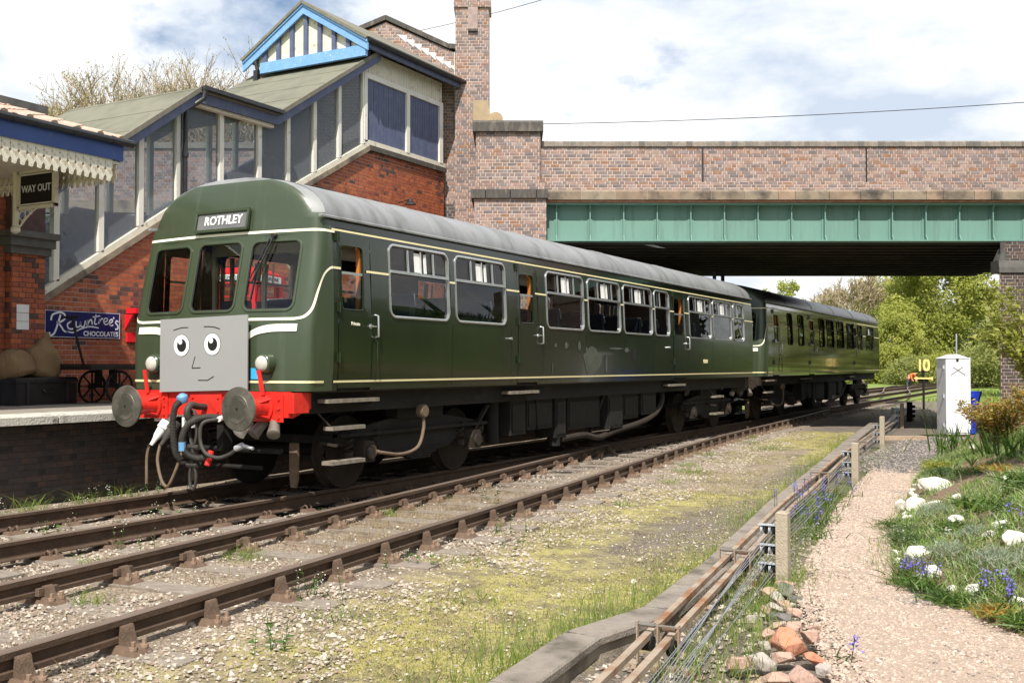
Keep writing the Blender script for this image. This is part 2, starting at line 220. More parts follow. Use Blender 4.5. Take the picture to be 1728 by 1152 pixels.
# ---------------------------------------------------------------- geometry helpers
ORG = {}                                              # world origin of each root
V3 = lambda *a: np.array(a, float)
class MB:
    def __init__(s): s.v = []; s.f = []; s.m = []; s.r = []
    def add(s, vs, fs, m=0, r=None):
        b = len(s.v); s.v += [tuple(map(float, p)) for p in vs]
        q = random.random() if r is None else r
        for f in fs: s.f.append([b + i for i in f]); s.m.append(m); s.r.append(q)
        return s
    def box(s, a, b, m=0, r=None):
        (x0, y0, z0), (x1, y1, z1) = a, b
        return s.add([(x0, y0, z0), (x1, y0, z0), (x1, y1, z0), (x0, y1, z0), (x0, y0, z1), (x1, y0, z1), (x1, y1, z1), (x0, y1, z1)],
                     [(0, 3, 2, 1), (4, 5, 6, 7), (0, 1, 5, 4), (1, 2, 6, 5), (2, 3, 7, 6), (3, 0, 4, 7)], m, r)
    def obox(s, c, ax, ay, az, h, m=0, r=None):        # oriented box, half sizes h
        c = np.array(c, float); ax, ay, az = [np.array(q, float) / np.linalg.norm(q) for q in (ax, ay, az)]
        P = [c + ax * h[0] * i + ay * h[1] * j + az * h[2] * k for k in (-1, 1) for j, i in ((-1, -1), (-1, 1), (1, 1), (1, -1))]
        return s.add(P, [(0, 3, 2, 1), (4, 5, 6, 7), (0, 1, 5, 4), (1, 2, 6, 5), (2, 3, 7, 6), (3, 0, 4, 7)], m, r)
    def bar(s, p0, p1, wx, wz, m=0, up=(0, 0, 1)):      # rectangular bar between two points
        p0 = np.array(p0, float); p1 = np.array(p1, float); d = p1 - p0; l = np.linalg.norm(d); d /= l
        u = np.array(up, float); x = np.cross(d, u); x /= np.linalg.norm(x); z = np.cross(x, d)
        return s.obox((p0 + p1) / 2, x, d, z, (wx / 2, l / 2, wz / 2), m)
    def cyl(s, p0, p1, r0, r1=None, n=12, cap=True, m=0, r=None):
        return s.tube([p0, p1], [r0, r0 if r1 is None else r1], n, cap, m, r)
    def tube(s, path, rad, n=6, cap=True, m=0, r=None):
        P = np.array(path, float); k = len(P); rad = np.full(k, rad, float) if np.isscalar(rad) else np.array(rad, float)
        T = np.zeros_like(P); T[1:-1] = P[2:] - P[:-2] if k > 2 else T[1:-1]; T[0] = P[1] - P[0]; T[-1] = P[-1] - P[-2]
        T /= np.linalg.norm(T, axis=1)[:, None] + 1e-12
        a = np.array((0, 0, 1.)) if abs(T[0][2]) < .9 else np.array((1., 0, 0))
        vs = []; x = np.cross(T[0], a); x /= np.linalg.norm(x)
        for i in range(k):
            x = x - T[i] * (x @ T[i]); x /= np.linalg.norm(x) + 1e-12; y = np.cross(T[i], x)
            for j in range(n):
                t = 2 * math.pi * j / n; vs.append(P[i] + (x * math.cos(t) + y * math.sin(t)) * rad[i])
        fs = [(i * n + j, i * n + (j + 1) % n, (i + 1) * n + (j + 1) % n, (i + 1) * n + j) for i in range(k - 1) for j in range(n)]
        if cap: fs += [tuple(range(n - 1, -1, -1)), tuple(range((k - 1) * n, k * n))]
        return s.add(vs, fs, m, r)
    def prism(s, poly, vec, m=0, r=None):               # polygon (3d points) extruded along vec
        P = [np.array(p, float) for p in poly]; n = len(P); v = np.array(vec, float)
        nn = sum((np.cross(P[i] - P[0], P[(i + 1) % n] - P[0]) for i in range(1, n - 1)), np.zeros(3))
        if nn @ v > 0: P = P[::-1]
        return s.add(P + [p + v for p in P], [tuple(range(n)), tuple(range(2 * n - 1, n - 1, -1))] +
                     [((i + 1) % n, i, n + i, n + (i + 1) % n) for i in range(n)], m, r)
    def lathe(s, p0, axis, prof, n=20, m=0, r=None, cap=True):  # prof: (distance along axis, radius)
        a = np.array(axis, float); a /= np.linalg.norm(a); p0 = np.array(p0, float)
        return s.tube([p0 + a * d for d, _ in prof], [q for _, q in prof], n, cap, m, r) if all(prof[i][0] != prof[i + 1][0] for i in range(len(prof) - 1)) else s.tube([p0 + a * (d + i * 1e-4) for i, (d, _) in enumerate(prof)], [q for _, q in prof], n, cap, m, r)
    def build(s, name, mats, parent=None, smooth=False, kind=None, local=False, ang=35, loc=None):
        me = bpy.data.meshes.new(name)
        off = np.zeros(3)
        if loc is not None: off = np.array(loc, float)
        elif parent is not None and not local: off = ORG.get(parent.name, np.zeros(3))
        vv = (np.array(s.v) - off) if len(s.v) else np.zeros((0, 3))
        me.from_pydata(vv.tolist(), [], s.f)
        for q in (mats if isinstance(mats, (list, tuple)) else [mats]): me.materials.append(MATS[q] if isinstance(q, str) else q)
        if len(me.materials) > 1: me.polygons.foreach_set('material_index', s.m)
        at = me.attributes.new('rnd', 'FLOAT', 'FACE'); at.data.foreach_set('value', np.array(s.r, dtype=np.float32))
        if smooth:
            me.polygons.foreach_set('use_smooth', [True] * len(me.polygons)); me.set_sharp_from_angle(angle=R(ang))
        me.update()
        o = bpy.data.objects.new(name, me); COL.objects.link(o)
        if loc is not None: o.location = loc
        if parent is not None: o.parent = parent; ORG[o.name] = ORG.get(parent.name, np.zeros(3))
        if kind: o['kind'] = kind
        return o
def thing(name, label, cat, loc=(0, 0, 0), rz=0, group=None):
    o = bpy.data.objects.new(name, None); COL.objects.link(o); o.location = loc; o.rotation_euler = (0, 0, rz); o.empty_display_size = .2
    o['label'] = label; o['category'] = cat
    if group: o['group'] = group
    ORG[o.name] = np.array(loc, float); return o
def tag(o, label, cat, group=None):
    o['label'] = label; o['category'] = cat
    if group: o['group'] = group
    return o
def structure(o): o['kind'] = 'structure'; return o
def copy_tree(o, parent=None):
    c = o.copy(); COL.objects.link(c); c.parent = parent
    for ch in o.children: copy_tree(ch, c)
    return c
def bmbuild(bm, name, mt, parent=None, smooth=False, local=True, loc=None):
    me = bpy.data.meshes.new(name); bm.to_mesh(me); bm.free(); me.materials.append(MATS[mt])
    if smooth: me.polygons.foreach_set('use_smooth', [True] * len(me.polygons))
    at = me.attributes.new('rnd', 'FLOAT', 'FACE'); at.data.foreach_set('value', np.full(len(me.polygons), random.random(), dtype=np.float32))
    o = bpy.data.objects.new(name, me); COL.objects.link(o)
    if parent is not None: o.parent = parent
    if loc is not None: o.location = loc
    return o
def text(name, body, size, mt, parent, loc, x, y, extr=.002, align='CENTER', offset=0., shear=0., sx=1.):
    """flat lettering as mesh; x = reading direction, y = up direction (world vectors), loc relative to parent origin"""
    cu = bpy.data.curves.new(name, 'FONT'); cu.body = body; cu.size = size; cu.extrude = extr; cu.align_x = align; cu.align_y = 'CENTER'; cu.offset = offset; cu.shear = shear; cu.resolution_u = 3
    tmp = bpy.data.objects.new('tmp', cu); COL.objects.link(tmp)
    dg = bpy.context.evaluated_depsgraph_get(); me = bpy.data.meshes.new_from_object(tmp.evaluated_get(dg)); bpy.data.objects.remove(tmp)
    me.materials.clear(); me.materials.append(MATS[mt]); me.name = name
    o = bpy.data.objects.new(name, me); COL.objects.link(o); o.parent = parent
    x = Vector(x).normalized(); y = Vector(y).normalized(); z = x.cross(y)
    M3 = Matrix((x * sx, y, z)).transposed(); o.matrix_local = Matrix.Translation(Vector(loc)) @ M3.to_4x4()
    return o
# ---------------------------------------------------------------- brickwork: every brick is a solid piece standing proud of its mortar
def clip(poly, conv):
    out = poly
    for i in range(len(conv)):
        a = conv[i]; b = conv[(i + 1) % len(conv)]; ins = []; n = len(out)
        sd = lambda p: (b[0] - a[0]) * (p[1] - a[1]) - (b[1] - a[1]) * (p[0] - a[0])
        for j in range(n):
            p = out[j]; q = out[(j + 1) % n]; dp = sd(p); dq = sd(q)
            if dp >= 0: ins.append(p)
            if dp * dq < 0: t = dp / (dp - dq); ins.append((p[0] + (q[0] - p[0]) * t, p[1] + (q[1] - p[1]) * t))
        out = ins
        if len(out) < 3: return []
    return out
BRK = {}
def brick_mesh(l, h, d, mt, k):
    key = (round(l, 3), h, mt, k)
    if key not in BRK:
        m = MB(); e = .004
        m.add([(0, 0, -.02), (l, 0, -.02), (l, h, -.02), (0, h, -.02), (0, 0, d - e), (l, 0, d - e), (l, h, d - e), (0, h, d - e), (e, e, d), (l - e, e, d), (l - e, h - e, d), (e, h - e, d)],
              [(0, 1, 5, 4), (1, 2, 6, 5), (2, 3, 7, 6), (3, 0, 4, 7), (4, 5, 9, 8), (5, 6, 10, 9), (6, 7, 11, 10), (7, 4, 8, 11), (8, 9, 10, 11)], r=(k + .5) / 12)
        o = m.build('brick', mt); BRK[key] = o.data; bpy.data.objects.remove(o)
    return BRK[key]
def brickwork(parent, o, a, n, poly, mt, mortar='mortar', L=.235, H=.0835, bond='english', indiv=0, key=None, core=.2, d=.007, t0=0., jt=.014, bias=None):
    """o origin, a horizontal unit vector, n outward normal, poly convex (s,t) counter-clockwise"""
    o = np.array(o, float); a = np.array(a, float); n = np.array(n, float); up = V3(0, 0, 1)
    W = lambda s, t, k=0.: o + a * s + up * t + n * k
    if core:
        MB().prism([W(s, t) for s, t in poly], -n * core).build('mortar_core', mortar, parent)
    s0 = min(p[0] for p in poly); s1 = max(p[0] for p in poly); tb = min(p[1] for p in poly); t1 = max(p[1] for p in poly)
    whole = []; part = MB(); row = 0; t = t0 + math.floor((tb - t0) / H) * H; row = int(round((t - t0) / H))
    flip = np.dot(np.cross(a, up), n) < 0
    while t < t1:
        s = math.floor(s0 / L) * L - L
        if bond == 'english': seq = [L] if row % 2 else [L / 2]
        elif bond == 'flemish': seq = [L, L / 2]
        else: seq = [L / 2] if row % 4 == 0 else [L]
        s += [0, L * .25, L * .5, L * .75][(row * 3) % 4] if bond != 'english' else (L / 4 if row % 2 else 0)
        i = 0
        while s < s1:
            l = seq[i % len(seq)]; i += 1
            rect = [(s + jt / 2, t + jt / 2), (s + l - jt / 2, t + jt / 2), (s + l - jt / 2, t + H - jt / 2), (s + jt / 2, t + H - jt / 2)]
            c = clip(rect, poly)
            if len(c) >= 3:
                ar = abs(sum(c[q][0] * c[(q + 1) % len(c)][1] - c[(q + 1) % len(c)][0] * c[q][1] for q in range(len(c)))) / 2
                if ar > .25 * .03 * .03:
                    rr = random.random()
                    if bias: rr = bias(s, t, rr)
                    if indiv and len(c) == 4 and ar > .98 * (l - jt) * (H - jt): whole.append((s, t, l, rr))
                    else: _brk(part, c, W, d, rr, flip)
            s += l
        t += H; row += 1
    if indiv:
        whole.sort(key=lambda q: key(W(q[0], q[1])) if key else np.linalg.norm(W(q[0], q[1]) - V3(8.99, -9.15, 1.53)))
        rot = Matrix((Vector(a), Vector(up), Vector(np.cross(a, up)))).transposed()
        off = ORG.get(parent.name, np.zeros(3))
        for s, t, l, rr in whole[:indiv]:
            me = brick_mesh(l - jt, H - jt, d, mt, int(rr * 11.999))
            ob = bpy.data.objects.new('brick', me); COL.objects.link(ob); ob.parent = parent
            if not flip: p = W(s + jt / 2, t + jt / 2) - off; ob.matrix_local = Matrix.Translation(Vector(p)) @ rot.to_4x4()
            else:
                p = W(s + l - jt / 2, t + jt / 2) - off; r2 = Matrix((Vector(-a), Vector(up), Vector(n))).transposed(); ob.matrix_local = Matrix.Translation(Vector(p)) @ r2.to_4x4()
        for s, t, l, rr in whole[indiv:]:
            _brk(part, [(s + jt / 2, t + jt / 2), (s + l - jt / 2, t + jt / 2), (s + l - jt / 2, t + H - jt / 2), (s + jt / 2, t + H - jt / 2)], W, d, rr, flip)
    if part.f: part.build('brickwork', mt, parent, kind='stuff')
def _brk(mb, c, W, d, rr, flip):
    k = len(c); vs = [W(s, t, -.004) for s, t in c] + [W(s, t, d * random.uniform(.8, 1.2)) for s, t in c]
    fs = [(j, (j + 1) % k, k + (j + 1) % k, k + j) for j in range(k)] + [tuple(range(k, 2 * k))]
    if flip: fs = [f[::-1] for f in fs]
    mb.add(vs, fs, 0, (int(rr * 11.999) + .5) / 12)
# ================================================================= ground, yard, path, garden
C0 = V3(8.99, -9.15, 1.53); RV = V3(math.cos(R(28.8)), math.sin(R(28.8)), 0); FV = V3(-math.sin(R(28.8)), math.cos(R(28.8)), 0)
def BW(u, D, z): p = C0 + RV * u + FV * D; return V3(p[0], p[1], z)
EY = [-8, -3.2, -1.78, -1.34, -.48, .13, 2.97, 7.48, 12, 16, 20, 26]; EX = [11.6, 9.4, 8.61, 8.27, 7.86, 7.5, 7.11, 6.67, 6.46, 6.35, 6.6, 7.2]
KY = [-9, -4.4, -3.32, -2.45, -.9, 1.05, 3.2, 10.1, 16, 24]; KX = [6.70, 6.37, 6.27, 6.45, 6.3, 6.05, 5.75, 4.95, 4.25, 3.4]      # kerb centre line
LPY = [-8, -3.3, -2.46, -.74, 1.03, 4.17, 7.98, 13, 19]; LPX = [8.6, 7.8, 7.5, 6.95, 6.75, 6.3, 5.95, 5.6, 5.2]      # left edge of path
SY = [-10, -4.4, -2.9, -.9, 1.8, 5.6, 10.7, 14, 18, 21.4, 26, 30]; SX = [3.5, 3.04, 2.90, 2.70, 2.44, 2.0, 1.38, 1.1, .9, .72, .40, .14]
_yy = np.linspace(-10, 30, 401); _xx = np.interp(_yy, SY, SX); _k = np.ones(41) / 41
_xx = np.convolve(np.pad(_xx, 20, mode='reflect', reflect_type='odd'), _k, 'valid')
sid = lambda y: float(np.interp(y, _yy, _xx))
def gd(x, y):
    ex = np.interp(y, EY, EX); s = (np.interp(y + .3, EY, EX) - ex) / .3; return (x - ex) / np.hypot(1, s)
def gh(x, y):
    d = gd(x, y); b = 0.
    if d > 0: b = .42 * d if d < 1.6 else .672 + .12 * min(d - 1.6, 3)
    if d > 0 and y > 16: b *= max(0, 1 - (y - 16) / 4)
    return -.19 + b
from mathutils import noise as MN
def fbm(x, y, s=1., o=4): return MN.fractal(Vector((x * s, y * s, 3.7)), 1., 2., o)
# far ground, one sheet to the horizon
structure(MB().add([(-2500, -300, -.34), (2500, -300, -.34), (2500, 3000, -.34), (-2500, 3000, -.34)], [(0, 1, 2, 3)]).build('ground', 'field'))
# yard: moss, cinders and ballast by mask attributes
def yard_material():
    m = bpy.data.materials.new('yard'); m.use_nodes = True; nt = m.node_tree; N = nt.nodes; L = nt.links; b = N['Principled BSDF']; b.inputs['Roughness'].default_value = .95; b.inputs['Specular IOR Level'].default_value = .2
    tc = N.new('ShaderNodeTexCoord')
    def noise(sc, det=6, ro=.6):
        n = N.new('ShaderNodeTexNoise'); n.inputs['Scale'].default_value = sc; n.inputs['Detail'].default_value = det; n.inputs['Roughness'].default_value = ro; L.new(tc.outputs['Object'], n.inputs[0]); return n
    n1 = noise(18); n2 = noise(2.2); n3 = noise(55, 4); n4 = noise(3.2, 10, .72)
    moss = ramp(nt, [(.30, (.17, .14, .075)), (.42, (.30, .26, .10)), (.52, (.39, .34, .13)), (.62, (.33, .31, .095)), (.72, (.46, .39, .22))]); L.new(n1.outputs[0], moss.inputs[0])
    bal = ramp(nt, [(.33, (.09, .066, .046)), (.45, (.24, .185, .135)), (.55, (.32, .255, .195)), (.68, (.50, .43, .35))]); L.new(n3.outputs[0], bal.inputs[0])
    cin = ramp(nt, [(.35, (.10, .083, .068)), (.5, (.17, .145, .12)), (.65, (.26, .225, .185))]); L.new(n3.outputs[0], cin.inputs[0])
    def mask(at, lo, hi, amp=.9):
        a = N.new('ShaderNodeAttribute'); a.attribute_name = at; s = N.new('ShaderNodeMath'); s.operation = 'MULTIPLY_ADD'; L.new(n4.outputs[0], s.inputs[0]); s.inputs[1].default_value = amp; L.new(a.outputs['Fac'], s.inputs[2])
        q = N.new('ShaderNodeMapRange'); q.inputs[1].default_value = lo; q.inputs[2].default_value = hi; L.new(s.outputs[0], q.inputs[0]); return q.outputs[0]
    c = moss.outputs[0]
    train_shade = ramp(nt, [(.35, (.016, .013, .011)), (.65, (.06, .048, .038))]); L.new(n3.outputs[0], train_shade.inputs[0])  # shade under the train painted dark into the bed colour
    for at, src in (('cinder', cin), ('ballast', bal), ('train_shade', train_shade)):
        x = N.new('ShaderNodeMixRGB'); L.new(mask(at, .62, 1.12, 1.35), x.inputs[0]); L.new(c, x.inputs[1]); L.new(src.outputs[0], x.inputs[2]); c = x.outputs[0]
    L.new(c, b.inputs['Base Color'])
    bp_ = N.new('ShaderNodeBump'); bp_.inputs['Strength'].default_value = .9; bp_.inputs['Distance'].default_value = .025; L.new(n3.outputs[0], bp_.inputs['Height']); L.new(bp_.outputs[0], b.inputs['Normal'])
    MATS['yard'] = m
yard_material()
def m_ballast(x, y):
    a = 0.
    if x < 1.65: a = 1.
    c = sid(min(y, 29.9)); d = x - c
    if -1.5 < d < 1.0: a = max(a, .55)
    elif d >= 1.0: a = max(a, .46 - (d - 1.0) * .55)
    if 5 < y < 13 and 1. < d < 2.8: a = max(a, .55)
    return max(0., a)
def m_cinder(x, y):
    e1 = ((x - 5.35) / .62) ** 2 + ((y - 2.0) / 2.6) ** 2; e2 = ((x - 4.75) / .45) ** 2 + ((y - 7.6) / 2.6) ** 2
    return max(0., .62 - .36 * min(e1, e2), .55 if y > 19 else 0, .7 if x > np.interp(y, KY, KX) + .1 else 0)
xs = np.arange(-3, 9.01, .15); ys = np.concatenate([np.arange(-9.5, 14, .15), np.arange(14, 46, .6)])
vs = []; ba = []; ci = []; shd = []
for y in ys:
    for x in xs:
        kx = np.interp(y, KY, KX); z = -.212 + .016 * fbm(x, y, .9)
        if kx + .05 < x: z = -.27 + .03 * fbm(x, y, 2.)
        vs.append((x, y, z)); ba.append(m_ballast(x, y)); ci.append(m_cinder(x, y)); shd.append(max(0., (1. - abs(x) * .45) * min(1., max(0., (y + 1.2) / 1.5))) if abs(x) < 1.7 else 0.)
nx = len(xs); fs = [(j * nx + i, j * nx + i + 1, (j + 1) * nx + i + 1, (j + 1) * nx + i) for j in range(len(ys) - 1) for i in range(nx - 1)]
yd = MB(); yd.v = vs; yd.f = fs; yd.m = [0] * len(fs); yd.r = [0.] * len(fs)
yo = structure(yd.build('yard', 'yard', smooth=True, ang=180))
for nm, dat in (('ballast', ba), ('cinder', ci), ('train_shade', shd)):
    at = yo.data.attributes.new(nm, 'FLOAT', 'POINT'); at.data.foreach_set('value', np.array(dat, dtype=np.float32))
# gravel path
pv = []; yy = np.arange(-8, 18.1, .25); kx = 9
for y in yy:
    a = np.interp(y, LPY, LPX); b = np.interp(y, EY, EX) + .12
    for i in range(kx):
        x = a + (b - a) * i / (kx - 1); pv.append((x, y, -.188 + .012 * fbm(x, y, 1.7) - (.05 if i == 0 else 0)))
pf = [(j * kx + i, j * kx + i + 1, (j + 1) * kx + i + 1, (j + 1) * kx + i) for j in range(len(yy) - 1) for i in range(kx - 1)]
pm = MB(); pm.v = pv; pm.f = pf; pm.r = [0.] * len(pf)
pm.m = [1 if yy[k // (kx - 1)] > 9.3 + .8 * fbm(k * .37, yy[k // (kx - 1)], 1.) else 0 for k in range(len(pf))]
structure(pm.build('path', ['path_gravel', 'cinder'], smooth=True, ang=180))
# garden mound
gv = []; yy = np.concatenate([np.arange(-8, 12, .2), np.arange(12, 20.5, .5)]); dd = [-.12, 0, .1, .2, .35, .5, .7, .9, 1.1, 1.3, 1.5, 1.8, 2.2, 2.8, 3.6, 5, 7]; kd = len(dd)
for y in yy:
    ex = np.interp(y, EY, EX); s = (np.interp(y + .3, EY, EX) - ex) / .3; h = np.hypot(1, s)
    for d in dd:
        x = ex + d * h; z = gh(x, y) + (.05 * fbm(x, y, 1.6) if d > .15 else 0) - (.04 if d < 0 else 0); gv.append((x, y, z))
gf = [(j * kd + i, j * kd + i + 1, (j + 1) * kd + i + 1, (j + 1) * kd + i) for j in range(len(yy) - 1) for i in range(kd - 1)]
gm = MB(); gm.v = gv; gm.f = gf; gm.m = [0] * len(gf); gm.r = [0.] * len(gf)
structure(gm.build('garden_bed', 'soil', smooth=True, ang=180))
# railway bank beyond and beside the bridge on the right
bk = MB(); ys2 = [-6, 4, 12, 18, 24, 30, 36, 44, 60, 90, 140]; prof = [(0, -.3), (1.2, .3), (2.6, 1.3), (4.5, 2.7), (7, 4.2), (12, 5.2), (40, 5.6)]
bx0 = [17, 14, 12.5, 10.4, 8.2, 8.4, 9.2, 10.5, 14, 20, 30]
for y, x0 in zip(ys2, bx0):
    for d, z in prof: bk.v.append((x0 + d, y, z + .25 * fbm(x0 + d, y, .5) * (d > 0)))
n_ = len(prof); bk.f = [(j * n_ + i, j * n_ + i + 1, (j + 1) * n_ + i + 1, (j + 1) * n_ + i) for j in range(len(ys2) - 1) for i in range(n_ - 1)]; bk.m = [0] * len(bk.f); bk.r = [0.] * len(bk.f)
structure(bk.build('embankment', 'bank', smooth=True, ang=180))
# ================================================================= railway tracks
def sweep(mb, path, prof, mat_top=None, closed=True):
    P = [np.array(p, float) for p in path]; n = len(prof); vs = []
    for i, p in enumerate(P):
        d = (P[min(i + 1, len(P) - 1)] - P[max(i - 1, 0)]); d /= np.linalg.norm(d); s = V3(d[1], -d[0], 0); s /= np.linalg.norm(s)
        vs += [p + s * a + V3(0, 0, b) for a, b in prof]
    b = len(mb.v); mb.v += [tuple(q) for q in vs]
    for i in range(len(P) - 1):
        for j in range(n if closed else n - 1):
            k = (j + 1) % n; mb.f.append([b + i * n + j, b + (i + 1) * n + j, b + (i + 1) * n + k, b + i * n + k]); mb.m.append(1 if mat_top and j in mat_top else 0); mb.r.append(.5)
    if closed: mb.f += [[b + j for j in range(n)], [b + (len(P) - 1) * n + j for j in range(n - 1, -1, -1)]]; mb.m += [0, 0]; mb.r += [.5, .5]
FLAT = [(-.036, 0), (-.030, .004), (.030, .004), (.036, 0), (.036, -.03), (.01, -.045), (.008, -.135), (.07, -.148), (.07, -.159), (-.07, -.159), (-.07, -.148), (-.008, -.135), (-.01, -.045), (-.036, -.03)]
BULL = [(-.035, -.004), (-.029, .003), (.029, .003), (.035, -.004), (.035, -.04), (.01, -.055), (.009, -.098), (.034, -.11), (.034, -.142), (-.034, -.142), (-.034, -.11), (-.009, -.098), (-.01, -.055), (-.035, -.04)]
def rails(root, cen, y0, y1, z, prof, step=1.):
    for s in (-1, 1):
        pts = [(cen(y) + s * .7525, y, z) for y in np.arange(y0, y1 + .01, step)]
        m = MB(); sweep(m, pts, prof, mat_top=(0, 1, 2)); m.build('rail', ['rust_rail', 'rail_head'], root)
SLEEP = {}
def sleeper(root, x, y, ztop, rz, chair, l=2.6, wd=.25, seed=0):
    if 'sl' not in SLEEP:
        bm = bmesh.new(); bmesh.ops.create_cube(bm, size=1); bmesh.ops.bevel(bm, geom=bm.edges[:], offset=.04, segments=1)
        for v in bm.verts: v.co = (v.co.x * l, v.co.y * wd, v.co.z * .13 - .065)
        o = bmbuild(bm, 'sleeper', 'sleeper'); SLEEP['sl'] = o.data; bpy.data.objects.remove(o)
    off = ORG[root.name]
    o = bpy.data.objects.new('sleeper', SLEEP['sl']); COL.objects.link(o); o.parent = root; o.location = (x - off[0], y - off[1], ztop - off[2] + random.uniform(-.012, .008)); o.rotation_euler = (0, random.uniform(-.008, .008), rz + random.uniform(-.015, .015))
    if chair:
        for s in (-1, 1):
            c = bpy.data.objects.new('chair' if chair is CHAIR else 'baseplate', chair); COL.objects.link(c); c.parent = o; c.location = (s * .7525, 0, 0); c.rotation_euler = (0, 0, 0 if s > 0 else math.pi)
def make_chair():
    m = MB()
    m.add([(-.20, -.085, 0), (.20, -.085, 0), (.20, .085, 0), (-.20, .085, 0), (-.17, -.07, .03), (.17, -.07, .03), (.17, .07, .03), (-.17, .07, .03), (-.12, -.06, .05), (.12, -.06, .05), (.12, .06, .05), (-.12, .06, .05)],
          [(0, 1, 5, 4), (1, 2, 6, 5), (2, 3, 7, 6), (3, 0, 4, 7), (4, 5, 9, 8), (5, 6, 10, 9), (6, 7, 11, 10), (7, 4, 8, 11), (8, 9, 10, 11)])
    for s in (1, -1):       # the outer jaw tall and curved, the inner one with its key
        h = .168 if s > 0 else .13
        pr = [(.036 * s, .045), (.118 * s, .045), (.10 * s, .075), (.078 * s, .12), (.072 * s, h - .012), (.060 * s, h), (.045 * s, h - .004), (.038 * s, .10)]
        m.prism([(a, -.045, b) for a, b in pr], (0, .09, 0)) if s > 0 else m.prism([(a, -.04, b) for a, b in pr], (0, .08, 0))
    m.box((-.075, -.09, .06), (-.037, .09, .115), 0)
    for s in (1, -1):
        for t in (-.045, .045):
            m.tube([(s * .152, t * s, .03), (s * .152, t * s, .05)], .026, 8, m=1); m.tube([(s * .152, t * s, .05), (s * .152, t * s, .082)], .015, 6, m=1)
    o = m.build('chair', ['rust_chair', 'bolt'], smooth=True, ang=40); d = o.data; bpy.data.objects.remove(o); return d
def make_plate():
    m = MB(); m.add([(-.19, -.09, 0), (.19, -.09, 0), (.19, .09, 0), (-.19, .09, 0), (-.16, -.075, .03), (.16, -.075, .03), (.16, .075, .03), (-.16, .075, .03)], [(0, 1, 5, 4), (1, 2, 6, 5), (2, 3, 7, 6), (3, 0, 4, 7), (4, 5, 6, 7)])
    for s in (1, -1):
        for q in (-.035, .035):
            m.tube([(s * .14, q, .025), (s * .135, q, .06), (s * .11, q * 1.2, .075), (s * .085, q * 1.1, .06), (s * .07, q, .035)], .011, 6, m=1)
    o = m.build('baseplate', ['rust_chair', 'rust_chair'], smooth=True); d = o.data; bpy.data.objects.remove(o); return d
CHAIR = make_chair(); PLATE = make_plate()
tm = thing('railway_track', 'flat-bottomed rusty running track under the green train', 'track', (0, -9, -.2))
rails(tm, lambda y: 0., -9.5, 160, 0, FLAT, 3.)
for k in range(72): sleeper(tm, 0, -9.2 + k * .7, -.185, 0, PLATE)
ts = thing('railway_track', 'rusty siding track on cast chairs in front of the train, merging ahead', 'track', (3.4, -9, -.2))
rails(ts, sid, -9.5, 28.5, .0, BULL, .5)
for k in range(48):
    y = -9.3 + k * .76; sleeper(ts, sid(y), y, -.190, math.atan2(sid(y) - sid(y + .1), .1), CHAIR)
tf = thing('railway_track', 'distant running line crossing the green field beyond the bridge', 'track', (-4, 45, -.2))
rails(tf, lambda y: -3.6 - .00055 * (y - 50) ** 2 if y < 50 else -3.6 + .0009 * (y - 50) ** 2, 34, 170, -.02, FLAT, 4.)
for k in range(60): y = 40 + k * .9; sleeper(tf, -3.6 + (.0009 if y > 50 else -.00055) * (y - 50) ** 2, y, -.19, 0, None)
tx = thing('railway_track', 'curved turnout rails joining the two lines beyond the bridge', 'track', (-2, 50, -.2))
rails(tx, lambda y: -3.5 * .5 * (1 - math.cos(math.pi * min(1, max(0, (y - 44) / 34)))), 44, 78, -.015, FLAT, 2.)
# ================================================================= platform
PZ = .915; PX = -2.2
pl = bpy.data.objects.new('platform', None); COL.objects.link(pl); pl.location = (PX, 0, 0); pl['kind'] = 'structure'; ORG[pl.name] = V3(PX, 0, 0)
MB().box((-11.9, -14, PZ - .2), (PX - .62, 34, PZ)).build('surface', 'tarmac', pl)
y = -9.6; slab = [None]
while y < 30:
    l = .915; m = MB(); e = .012; x0 = PX - .6; x1 = PX; z0 = PZ - .10; z1 = PZ + .012
    m.add([(x0, y + e, z0), (x1, y + e, z0), (x1, y + l - e, z0), (x0, y + l - e, z0), (x0, y + e, z1), (x1 - .02, y + e, z1), (x1 - .02, y + l - e, z1), (x0, y + l - e, z1), (x1, y + e, z1 - .02), (x1, y + l - e, z1 - .02)],
          [(0, 3, 2, 1), (4, 5, 6, 7), (1, 2, 9, 8), (8, 9, 6, 5), (0, 1, 8, 5, 4), (3, 7, 6, 9, 2), (0, 4, 7, 3)]).build('coping_slab', 'concrete_edge', pl); y += l
brickwork(pl, (PX - .36, 0, 0), (0, 1, 0), (1, 0, 0), [(-9.5, -.3), (30, -.3), (30, PZ - .12), (-9.5, PZ - .12)], 'blue_brick', 'mortar_dark', H=.078, indiv=240, bond='english', key=lambda p: abs(p[1] + .6), core=.3)
MB().box((PX - .36 - .01, -9.5, PZ - .12), (PX - .02 - .16, 30, PZ - .102)).build('corbel_course', 'blue_brick', pl)
